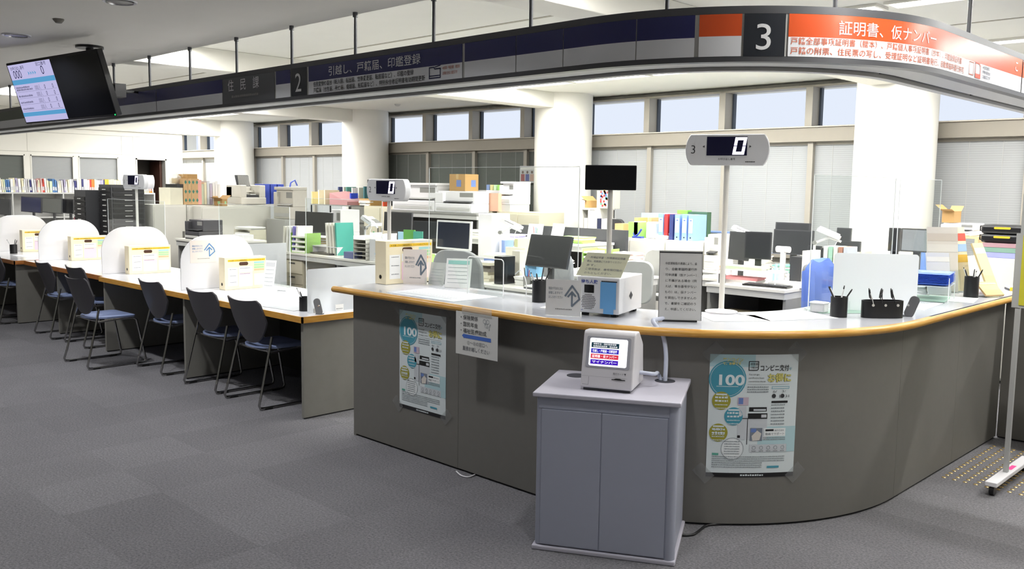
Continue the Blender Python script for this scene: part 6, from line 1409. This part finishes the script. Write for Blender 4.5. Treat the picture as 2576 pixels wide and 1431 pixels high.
B('pink_boxes', 'stack of pink and tan boxes left of the multifunction printer', 'box', aty(1224, 500, YQ)[0], aty(1256, 500, YQ)[0], YQ - .02, YQ + .3, z1180 + .001 if False else zq, aty(1240, 486, YQ)[1], C('#e3b49a'))
papers('white and pink paper heap in front of the multifunction printer', aty(1295, 525, YQ)[0], YQ + .12, zq + .001, .5, .25, .12, .1, [PAPER, C('#f0cfc8'), PAPER]) if False else None
m = MB(); fr_ = front(0, 0, 0)
m.box(0, .42, 0, .004, 0, .27, PAPERG)
for k, c_ in enumerate(('#b06a6a', '#6a70a8', '#d0b0a0', '#7078b8')): m.rect(fr_, .03 + .1 * k, .03, .11 + .1 * k, .14, C(c_), .001); m.disc(fr_, .07 + .1 * k, .17, .022, C('#7a6a60'), .001, n=12)
m.rect(fr_, .02, .21, .40, .25, PAPER, .001); o = m.build('wall_poster'); x_, z_ = aty(1307, 460, 10.45); o.location = (x_, 10.45, z_); tag(o, 'small colour poster hanging at the window left of the big round column', 'poster')
# ---- right of the middle column: white shelf with key cabinet
YS = 9.35
xa, xb, _, z1_ = fit(1462, 1546, 524, YS, .40, 0)
t = thing('open_shelf_unit', 'light grey open shelf with white binders between the column and the blinds', 'shelf unit', (xa, YS, 0)); W2 = xb - xa
m = MB(); m.box(0, W2, 0, .4, z1_ - .025, z1_, WOFF); m.box(0, .02, 0, .4, 0, z1_ - .025, WOFF); m.box(W2 - .02, W2, 0, .4, 0, z1_ - .025, WOFF); m.box(0, W2, .38, .4, 0, z1_ - .025, GREYM); m.box(W2 * .5, W2 * .5 + .02, 0, .4, 0, z1_ - .025, WOFF)
m.box(W2 * .5, W2, -.01, 0, 0, z1_ - .03, WOFF); m.build('frame', t)
for z in (.45, .93): m = MB(); m.box(.02, W2 * .5, .01, .38, z, z + .02, GREYM); m.build('shelf', t)
for k in range(5): binder('white binder with a navy back on the open shelf by the column', xa + .06 + .075 * k, YS + .15, .951, .06, .24, .27, PAPER if k % 2 == 0 else C('#2e3452'), 'binders on the open shelf by the column', spine=None)
carton('open brown carton on the left of the open shelf', *fit(1472, 1500, 492, YS + .05, .25, z1_)[:2], YS + .05, YS + .3, z1_ + .001, aty(1485, 505, YS)[1], open_=True)
xa2, xb2, _, z2_ = fit(1502, 1560, 480, YS + .08, .15, z1_)
t = thing('pin_board_case', 'cream display case with small red and blue tags on the open shelf', 'display case', (xa2, YS + .08, z1_ + .001)); a_, h2 = xb2 - xa2, z2_ - z1_
m = MB(); m.box(0, a_, 0, .15, 0, h2, C('#e9e0bd')); m.build('body', t); m = MB(); f = front(0, 0, 0); m.rect(f, .03, h2 * .05, a_ - .03, h2 * .92, PAPER, .002)
r_ = random.Random(3)
for k in range(26): c_ = r_.choice(['#c05050', '#5a7fc0', '#c8a050', '#60a080', '#b03a3a']); u, v = r_.uniform(.05, a_ - .09), r_.choice([.15, .45, .72]) * h2 + r_.uniform(-.02, .05); m.rect(f, u, v, u + .03, v + .03, C(c_), .003)
m.build('tags', t)
# low white cabinets with binders (right middle)
YC = 8.80; zc = 1.03
xL, xR = aty(1500, 610, YC)[0], aty(1770, 620, YC)[0]; n_ = 3
for k in range(3): cabinet('low white steel cabinet, %s of the three under the white binders' % ['left', 'middle', 'right'][k], xL + (xR - xL) * k / 3, xL + (xR - xL) * (k + 1) / 3 - .004, YC, YC + .45, zc, WOFF, 1)
def cx_(px, py=600, Y=YC + .12): return aty(px, py, Y)[0]
for k, (px, l, c_) in enumerate(((1671, 'white and blue', '#8fb0ee'), (1684, 'red', '#d8383c'), (1697, 'navy', '#38427e'), (1712, 'white and blue', '#8fb0ee'), (1730, 'white and blue', '#8fb0ee'), (1746, 'white and blue', '#8fb0ee'))):
    binder('%s binder in the row on the low white cabinets' % l, cx_(px), YC + .18, zc + .001, .048 if l != 'white and blue' else .066, .28, .30, C(c_), 'binders on the low white cabinets', spine=PAPER if l.startswith('white') else None)
B('green_files', 'bright green files behind the red binder', 'files', cx_(1676), cx_(1702), YC + .33, YC + .42, zc + .001, zc + .345, C('#7fc450'))
B('dark_green_files', 'dark green files behind the white and blue binders', 'files', cx_(1704), cx_(1752), YC + .33, YC + .42, zc + .001, zc + .33, C('#3c5c44'))
for k, (px0, px1, yt, c_, l) in enumerate(((1547, 1592, 563, '#d9a876', 'low open tan carton'), (1596, 1630, 548, '#dcb878', 'yellow topped tan carton'), (1632, 1662, 548, '#c9a777', 'tall tan carton'))):
    xa, xb, zb, zt = fit(px0, px1, yt, YC + .22, .2, zc); carton(l + ' at the left of the low white cabinets', xa, xb, YC + .22, YC + .42, zc + .001, zt, C(c_))
B('lime_box', 'lime green box with a white side on the low white cabinets', 'box', cx_(1580, 590, YC + .03), cx_(1622, 590, YC + .03) - .08, YC + .03, YC + .2, zc + .001, zc + .19, C('#a5da74'))
B('white_divider', 'white upright divider right of the lime green box', 'divider', cx_(1622) - .1, cx_(1628) - .08, YC + .03, YC + .2, zc + .001, zc + .2, WPLA)
m = MB(); m.box(-.07, .07, -.03, .03, 0, .02, BB); m.tube([(-.05, 0, .02), (0, 0, .04), (.05, 0, .11)], .012, BB, 8); m.tube([(-.05, 0, .02), (-.07, 0, .06)], .01, BB, 8); o = m.build('hole_punch', bevel=.003); o.location = (cx_(1597, 605, YC - .0) + .02, YC + .015 + .02, zc + .001); tag(o, 'dark blue hole punch in front of the lime green box', 'hole punch')
B('white_machine', 'white rounded machine with a black stripe behind the lime green box', 'machine', cx_(1632), cx_(1655), YC + .05, YC + .2, zc + .001, zc + .2, WPLA, bevel=.02)
m = MB(); m.box(-.09, .09, -.05, .05, 0, .05, WPLA); m.box(-.05, .09, -.02, .05, .05, .08, WPLA); o = m.build('telephone', bevel=.015); o.location = (cx_(1650, 600, YC + .0) + .05, YC + .06 + .02, zc + .001); tag(o, 'white telephone beside the leftmost white and blue binder', 'telephone')
B('teal_box', 'clear box with a turquoise lid behind the tan cartons', 'box', cx_(1625, 540, 9.6), cx_(1668, 540, 9.6), 9.5, 9.7, 1.0, aty(1645, 536, 9.6)[1], C('#9fcfd4'))
cabinet('shelf cabinet behind the low white cabinets by the blinds', -7.6, -5.97, 9.48, 9.85, 1.0, GREYL)
chair('black chair with a grey frame behind the open shelf', -7.35, 9.2, 0, '#2c2c2e', 1.22, .35)
mon_px('dark monitor seen from behind above the binders', 1703, 1760, 545, 562, 9.62, 1.0)
mon_px('small grey framed monitor left of the one above the binders', 1672, 1702, 536, 562, 9.60, 1.0, case=GREYL)
printer('light grey printer at the right end of the low white cabinets', cx_(1772, 600, YC), cx_(1800, 600, YC), YC, YC + .4, .72, 1.12, WOFF)
office_desk('office desk under the light grey printer', xR + .02, xR + .8, YC - .05, YC + .6, .719)
papers('pile of magazines behind the pole of call display 3', *(aty(1810, 575, 9.5)[0], 9.6, 1.0), .8, .3, .12, .1, [PAPER, C('#d8d0b8'), PAPER, C('#5f78a8')])
# ---- right desk island C
office_desk('nearest office desk of the right island with dark front and open leg space', -4.72, -3.88, 7.55, 8.60, .72, ped=None)
office_desk('office desk of the right island behind the blue jacket', -4.72, -3.40, 8.62, 9.35, .72)
office_desk('left office desk of the right island under the twin monitors', -5.15, -4.74, 8.0, 8.7, .72)
B('card_box', 'beige box under the nearest desk of the right island', 'box', -4.62, -4.30, 7.62, 7.9, 0.0, .45, C('#cfc3a4'))
mon_px('left one of the twin dark monitors of the right island', 1827, 1888, 583, 654, 8.10, .72, rz=-.35)
mon_px('right one of the twin dark monitors of the right island', 1877, 1936, 583, 652, 7.95, .72 + .13, rz=.25)
t = thing('wire_desk_shelf', 'white wire desk shelf with papers under the twin monitors', 'shelf', (-4.70, 7.74, .721), .0)
m = MB(); m.box(0, .62, 0, .25, .125, .135, WPLA); m.build('top', t)
for a in (0, .61): m = MB(); m.box(a, a + .01, 0, .01, 0, .125, WPLA); m.box(a, a + .01, .24, .25, 0, .125, WPLA); m.build('leg', t)
papers('papers and folders on the white wire desk shelf', -4.45, 7.86, .857, .4, .2, .03, .1, [PAPER, C('#c8d8b8'), PAPERG])
papers('coloured papers under the white wire desk shelf', -4.48, 7.84, .721, .4, .2, .06, .05, [C('#e89a9a'), C('#9acb9a'), PAPER, C('#454548')])
papers('papers and a dark folder at the corner of the nearest right desk', -4.05, 7.95, .721, .35, .28, .035, .2, [PAPER, C('#3a3b40'), PAPER])
B('printer_box', 'dark box with brown papers right of the twin monitors', 'box', -4.25, -4.02, 8.35, 8.55, .721, .97, DGREY)
m = MB(); m.box(-.03, .03, -.13, .13, 0, .33, C('#ece8da')); o = m.build('magazine_holder'); o.location = (-3.98, 8.25, .721); tag(o, 'cream magazine holder standing on the corner of the right island', 'magazine holder')
for k, (c_, l) in enumerate((('#e8eee2', 'pale'), ('#9fc9b5', 'mint green'), ('#e6e2d4', 'cream'), ('#b07a64', 'red brown'), ('#c8ccd8', 'bluish'))):
    B('document_file', l + ' upright file right of the cream magazine holder', 'file', -3.93 + .05 * k, -3.89 + .05 * k, 8.4, 8.62, .721, 1.09, C(c_))
papers('blue and white papers at the front of the second right desk', -3.72, 8.80, .721, .35, .25, .05, .1, [C('#8ab0e0'), PAPER, PAPER])
# blue jacket on a chair
CJ = mat('jacket_blue', '#5673c4', .85, var=.08, scale=6, bump=.1, bscale=30)
chair('office chair wearing the blue work jacket behind the frosted screen', -3.20, 7.30, pi * .5, '#55585c', 1.0, .45)
jx, jy = -3.20, 7.30
m = MB(); NJ, MJ = 24, 10; vs = []; fs = []
for j in range(MJ + 1):
    v = j / MJ; z = 1.04 - .66 * v; wx = .06 + .05 * v; wy = .21 + .05 * min(v * 3, 1) + .03 * sin(v * 6); 
    if v < .08: wx *= .5; wy *= .75
    for i in range(NJ): a = 2 * pi * i / NJ; rr_ = 1 + .09 * sin(5 * a + 3 * v) * v + .05 * sin(9 * a); vs.append((wx * cos(a) * rr_, wy * sin(a) * rr_, z + .015 * sin(3 * a)))
for j in range(MJ):
    for i in range(NJ): fs.append((j * NJ + i, j * NJ + (i + 1) % NJ, (j + 1) * NJ + (i + 1) % NJ, (j + 1) * NJ + i))
fs.append(tuple(range(NJ))); m.raw(vs, fs, CJ); m.tube([(.0, .22, .95), (.03, .27, .80), (.04, .28, .60), (.03, .27, .42)], .055, CJ, 10); m.tube([(.0, -.22, .95), (.03, -.27, .80), (.04, -.28, .60), (.03, -.27, .42)], .055, CJ, 10)
o = m.build('blue_jacket', smooth=70); o.location = (jx - .235, jy, 0); tag(o, 'blue work jacket hung over a chair back behind the frosted screen', 'jacket')
m = MB(); m.box(.10, .115, -.12, -.04, .60, .61, C('#2d3f80')); m.box(.10, .115, .04, .12, .60, .61, C('#2d3f80')); m.build('pocket_seam', o)
# back cluster of the right island
office_desk('back office desk of the right island, left', -5.95, -5.0, 9.38, 10.0, .72); office_desk('back office desk of the right island, right', -4.99, -4.4, 9.38, 10.0, .72)
mon_px('wide black monitor seen from behind at the top of the right island', 1950, 2037, 560, 600, 9.75, .72)
mon_px('large dark monitor below the wide one of the right island', 1945, 2045, 578, 640, 9.2, .72)
mon_px('dark monitor with papers behind the telephone arm on the right', 2030, 2064, 618, 668, 9.0, .72)
mon_px('grey panel monitor right of the red brown file', 2062, 2098, 622, 665, 9.1, .72, case=GREYM)
mon_px('tall dark monitor with a round mark right of the telephone arm', 2104, 2140, 573, 620, 9.45, .72)
mon_px('low dark monitor right of the telephone arm', 2108, 2164, 606, 632, 9.2, .72)
m = MB(); m.cyl((0, 0, 0), (0, 0, .30), .028, WPLA, n=16); m.cyl((-.07, 0, .31), (.07, 0, .31), .032, WPLA, n=16); m.cyl((-.075, 0, .31), (-.07, 0, .31), .03, GREYM, n=16); o = m.build('monitor_arm_post', smooth=40); o.location = (-4.38, 8.45, .72); tag(o, 'white cylindrical arm post right of the twin monitors', 'arm post')
phone_arm('white telephone on a swing arm above the blue jacket', aty(2048, 640, 8.9)[0], 8.9, .721, .35, H=.45)
phone_arm('white telephone left of the wide black monitor', -5.6, 9.5, .721, .2, H=.40)
B('yellow_note', 'pale yellow sheet on the column behind the right island', 'note', *(aty(2124, 563, 9.57)[0], aty(2148, 563, 9.57)[0]), 9.555, 9.56, aty(2136, 570, 9.56)[1], aty(2136, 560, 9.56)[1], C('#efe6a0')) if False else None
B('white_boxes', 'white boxes and papers at the foot of the right round column', 'boxes', *fit(2164, 2195, 605, 9.3, .2, .72)[:2], 9.3, 9.5, .72, 1.0, C('#eceadf'))
# ---- right end of office
YR = 8.6
mon_px('dark wide monitor before the right round column', 2236, 2264, 573, 632, 7.6, .72, rz=.2)
mon_px('grey monitor behind the clear screens, right of the column', 2266, 2344, 575, 634, 8.1, .72, screen=mat('grey_reflecting_screen', '#8a8f95', .3))
office_desk('office desk behind the blue trays', -2.70, -2.32, 7.2, 8.25, .72)
office_desk('office desk behind the far clear screen', -3.38, -2.72, 7.72, 8.55, .72)
chair('blue office chair behind the leaflet racks', -2.94, 8.78, .4, '#5f8ae0', 1.10, .48)
B('blue_device', 'lilac blue desk fan box behind the frosted screen', 'device', *(aty(2310, 660, 7.4)[0], aty(2334, 660, 7.4)[0]), 7.3, 7.45, .721, .92, C('#a0a6d8'), bevel=.02)
xa, xb, _, z1_ = fit(2358, 2482, 563, 9.1, .40, yb=593); zbp = aty(2420, 594, 9.1)[1]
t = thing('wooden_shelf', 'light wood shelf under the white printer at the right', 'shelf', (xa, 9.1, 0)); W3 = xb - xa
WL = wood_mat('light_wood', '#dcbf86', '#e6cc98', .5)
m = MB(); m.box(-.05, W3 + .05, 0, .5, zbp - .02, zbp, WL); m.box(-.05, W3 + .05, .01, .49, .70, .72, WL); m.build('shelf', t)
m = MB(); m.box(-.05, -.02, 0, .5, 0, zbp - .02, WL); m.box(W3 + .02, W3 + .05, 0, .5, 0, zbp - .02, WL); m.build('side_panel', t)
printer('wide white printer on the light wood shelf at the right', xa + .02, xb - .02, 9.12, 9.5, zbp + .001, z1_, WPLA)
carton('small open brown carton on the wide white printer', aty(2370, 540, 9.2)[0], aty(2418, 540, 9.4)[0], 9.2, 9.4, z1_ + .004, z1_ + .115, open_=True)
carton('tan carton inside the light wood shelf', xa + .04, xa + .36, 9.15, 9.5, .721, .98)
cabinet('low white cabinet with a yellow sticker at the right edge', -2.62, -1.4, 8.35, 8.85, 1.075, WOFF)
zz = 1.0765
for k, (c_, l, h) in enumerate((('#9a9fd0', 'lilac'), ('#7fa394', 'green grey'), ('#b58f98', 'dusty pink')) and ((('#9a9fd0'), 'lilac', .045), (('#7fa394'), 'green grey', .04), (('#b58f98'), 'dusty pink', .035))):
    B('flat_case', l + ' flat file case in the pile under the black tool cases', 'case', -2.50, -2.20, 8.4, 8.70, zz, zz + h, C(c_)); zz += h + .002
for k in range(2):
    t = thing('tool_case', 'black case with a yellow label, %s one of the two on the flat file cases' % ('lower', 'upper')[k], 'case', (-2.36, 8.57, zz)); m = MB(); m.box(-.17, .17, -.14, .14, 0, .075, BLACK); m.build('body', t, bevel=.02)
    m = MB(); f = front(0, -.14, 0); m.prism(rrect(.13, .018, .008, y=.05), f, 0, .002, YEL); m.build('yellow_label', t)
    m = MB(); m.tube([(-.17, -.05, .02), (-.20, -.05, .02), (-.20, -.05, .06), (-.17, -.05, .06)], .006, BLACK, 8); m.build('handle', t); zz += .077
upright('dark spoon shaped key holder standing before the white cabinet', 2542, 686, 7.2, .98, .02, .01, '#2a2440', .2, lean=.4) if False else None
# ================================================================ SMALL CLUTTER ON THE OFFICE DESKS
LT = C('#efece2'); OCH = C('#d9b867'); TEA = C('#6fae9e'); DKB = C('#4a4b52'); RED = C('#c8504c'); SKY = C('#9cc6e6')
def stack(where, x, y, z, w_=.28, d_=.2, h_=.05, rz=.1, cols=None): papers('paper stack ' + where, x, y, z, w_, d_, h_, rz, cols or [PAPER, LT, PAPER])
stack('in front of the black monitor on the left office desk', -9.75, 6.93, .721, .3, .2, .03)
stack('between the drawer trays and call display 2', -8.42, 6.6, .721, .26, .3, .10, .1, [PAPER, SKY, PAPER])
stack('of ochre folders at the left of the middle row desk', -9.3, 7.5, .721, .3, .25, .12, .3, [OCH, PAPER])
stack('below the white framed monitor', -7.55, 7.22, .721, .3, .2, .04, 0)
stack('with teal sheets on the desk under the white framed monitor', -7.95, 7.35, .721, .22, .28, .07, .3, [TEA, PAPER, LT])
stack('right of the middle telephone arm', -6.5, 7.35, .721, .3, .3, .12, .2)
stack('with a red folder on the middle telephone desk', -5.95, 7.45, .721, .3, .22, .08, .1, [PAPER, RED, LT])
stack('on the right end of the middle telephone desk', -5.6, 7.4, .721, .22, .3, .16, .0, [LT, PAPER, DKB])
stack('under the big dark monitor near the counter', -5.35, 5.88, .721, .3, .18, .03, .1, [PAPER, DKB])
stack('at the right end of the desk with the big dark monitor', -4.92, 6.05, .721, .24, .3, .06, .1, [PAPER, SKY])
stack('on the left of the desk before the dark divider', -8.5, 8.1, .98, .3, .22, .08)
stack('of lilac sheets on the desk before the dark divider', -7.9, 8.15, .98, .25, .2, .05, .3, [C('#b9b2dc'), PAPER])
stack('on the back desk behind the cream drawers', -10.9, 7.5, .721, .35, .3, .14, .1, [LT, PAPER, OCH])
stack('left of the red brown file on the right island', -4.5, 8.85, .721, .3, .22, .12, .1, [PAPER, PAPER, TEA])
stack('behind the magazine holder on the right island', -4.1, 9.1, .721, .26, .22, .18, .1, [LT, PAPER, C('#c9b08c')])
stack('on the back left desk of the right island', -5.3, 9.6, .721, .3, .2, .2, .2)
stack('on the small right back desk of the right island', -4.65, 9.7, .721, .25, .25, .24, .1, [LT, OCH, PAPER])
stack('on the low white cabinets behind the telephone', -6.15, 9.0, 1.031, .22, .2, .06, .1)
stack('lying on the white copier lid beside the brown carton', aty(1108, 470, 8.7)[0], 8.8, aty(1130, 480, 8.62)[1] + .003, .25, .2, .03) if False else None
stack('in front of the multifunction printer by the column', aty(1300, 530, 9.02)[0] + .02, 9.26, zq + .001, .1, .1, .03) if False else None
stack('at the left of the desk under the grey monitor near the clear screens', -3.15, 7.95, .721, .25, .3, .10, .1, [PAPER, SKY, LT])
stack('beside the papers on the far left edge desk', -16.6, 4.6, .721, .4, .25, .16, .1, [PAPER, LT, C('#d7a07a')])
stack('on the right of the far left back desk', -15.2, 6.1, .721, .4, .3, .22, .1, [PAPER, OCH, PAPER])
stack('on the left of the desk behind the left display pole', -14.35, 5.75, .721, .3, .3, .2, .3, [PAPER, LT, SKY])
stack('on the narrow grey counter behind the arched boards', -11.2, 4.5, .801, .3, .12, .05, 0)
stack('in the middle of the narrow grey counter behind the arched boards', -12.6, 4.5, .801, .3, .12, .09, 0, [PAPER, C('#8a4a4a'), PAPER])
def bottle(where, x, y, z, c_, h=.2, r=.032, cap=None):
    m = MB(); m.lathe([(r, 0), (r, h * .65), (r * .4, h * .82), (r * .4, h), (.001, h)], c_, n=16); o = m.build('bottle', smooth=40); o.location = (x, y, z); tag(o, where, 'bottle')
bottle('tall white spray bottle on the desk under the white framed monitor', -7.0, 7.15, .721, WPLA)
bottle('pale blue bottle right of the twin monitors', -4.32, 8.2, .721, C('#a9c8e8'), .18)
bottle('green bottle behind the black monitor on the left office desk', -10.1, 7.6, .721, C('#5f9a6a'), .26)
bottle('small white bottle on the low customer desk by the second file box', -8.0, 4.18, .721, WPLA, .14, .025)
def pencil_cup(where, x, y, z, c_, cols): 
    t = thing('pen_stand', where, 'pen stand', (x, y, z)); m = MB(); m.lathe([(.035, 0), (.035, .09), (.032, .09), (.032, .005), (.001, .005)], c_, n=18); m.build('cup', t, smooth=40)
    for k, q in enumerate(cols):
        a = 6.28 * k / len(cols); m = MB(); m.cyl((.01 * cos(a), .01 * sin(a), .006), (.028 * cos(a), .028 * sin(a), .15 + .01 * (k % 3)), .004, C(q), n=6); m.build('pen', t)
pencil_cup('pen stand with coloured pens beside the black monitor on the left desk', -9.5, 6.95, .721, WPLA, ['#c8504c', '#4a7fc8', '#e8a040', '#4a9a5a'])
pencil_cup('pen stand with coloured pens under the big dark monitor', -5.6, 5.95, .721, GREYM, ['#c8504c', '#3a4fa8', '#222222'])
pencil_cup('pen stand with coloured pens at the front of the nearest right desk', -4.60, 7.66, .721, DGREY, ['#c8504c', '#4a7fc8', '#e8a040'])
pencil_cup('pen stand with coloured pens on the desk before the dark divider', -7.4, 8.0, .98, WPLA, ['#4a9a5a', '#4a7fc8', '#c8504c'])
def desk_keyboard(where, x, y, z, rz=0, c_=BLACK):
    t = thing('keyboard', where, 'keyboard', (x, y, z), rz); m = MB(); m.box(-.22, .22, -.07, .07, 0, .016, c_); m.build('case', t)
    m = MB()
    for r_ in range(4):
        for k in range(14): m.box(-.205 + .0295 * k, -.205 + .0295 * k + .025, -.058 + .030 * r_, -.058 + .030 * r_ + .025, .016, .021, DGREY if c_ is BLACK else GREYL)
    o = m.build('keys', t); o['kind'] = 'stuff'
desk_keyboard('black keyboard on the corner of the nearest right desk', -4.15, 7.72, .721, .1)
desk_keyboard('white keyboard in front of the white framed monitor', -7.95, 7.08, .721, 0, WPLA)
desk_keyboard('black keyboard lying under the big dark monitor', -5.25, 5.9, .752, 0) if False else None
def cam_phone(where, x, y, z, rz=0):
    t = thing('desk_telephone', where, 'telephone', (x, y, z), rz); m = MB(); m.raw([(-.09, -.1, 0), (.09, -.1, 0), (.09, .1, 0), (-.09, .1, 0), (-.09, -.1, .02), (.09, -.1, .02), (.09, .1, .07), (-.09, .1, .07)], [(0, 3, 2, 1), (4, 5, 6, 7), (0, 1, 5, 4), (1, 2, 6, 5), (2, 3, 7, 6), (3, 0, 4, 7)], WPLA); m.build('base', t, bevel=.005)
    m = MB(); m.box(-.085, -.035, -.10, .10, .055, .08, WPLA); m.build('handset', t, bevel=.008)
cam_phone('white desk telephone on the right white desk of the left row', -8.55, 6.95, .721, .2)
cam_phone('white desk telephone on the desk with paper piles by the low cabinets', -6.05, 8.28, .721, .4)
cam_phone('white desk telephone on the desk behind the blue trays', -2.5, 7.7, .721, .2)
# things on the first cabinets
m = MB(); m.lathe([(.07, 0), (.08, .02), (.08, .10), (.045, .13), (.04, .16), (.001, .17)], clear_mat('clear_plastic_bag', '#f2f2ee', haze=.4), n=20); m.lathe([(.05, .01), (.05, .08), (.001, .08)], OCH, n=16)
o = m.build('plastic_bag', smooth=60); o.location = (-12.2, BAGY, BAGZ); tag(o, 'clear plastic bag with yellow packets beside the long cardboard carton', 'bag')
m = MB(); m.box(0, .002, 0, .10, 0, .06, PAPER); o = m.build('memo_sheet'); o.location = (XC + .013, 5.92, 1.16); tag(o, 'small white memo stuck on the front of the steel cabinets', 'memo')
m = MB(); m.box(0, .012, 0, .03, .0, .03, WPLA); m.box(.002, .010, .008, .022, -.10, .0, STEEL); m.box(.002, .012, .008, .022, -.22, -.12, DGREY); o = m.build('key_hook'); o.location = (XC + .013, 6.16, 1.27); tag(o, 'white hook with hanging scissors on the steel cabinet front', 'hook')
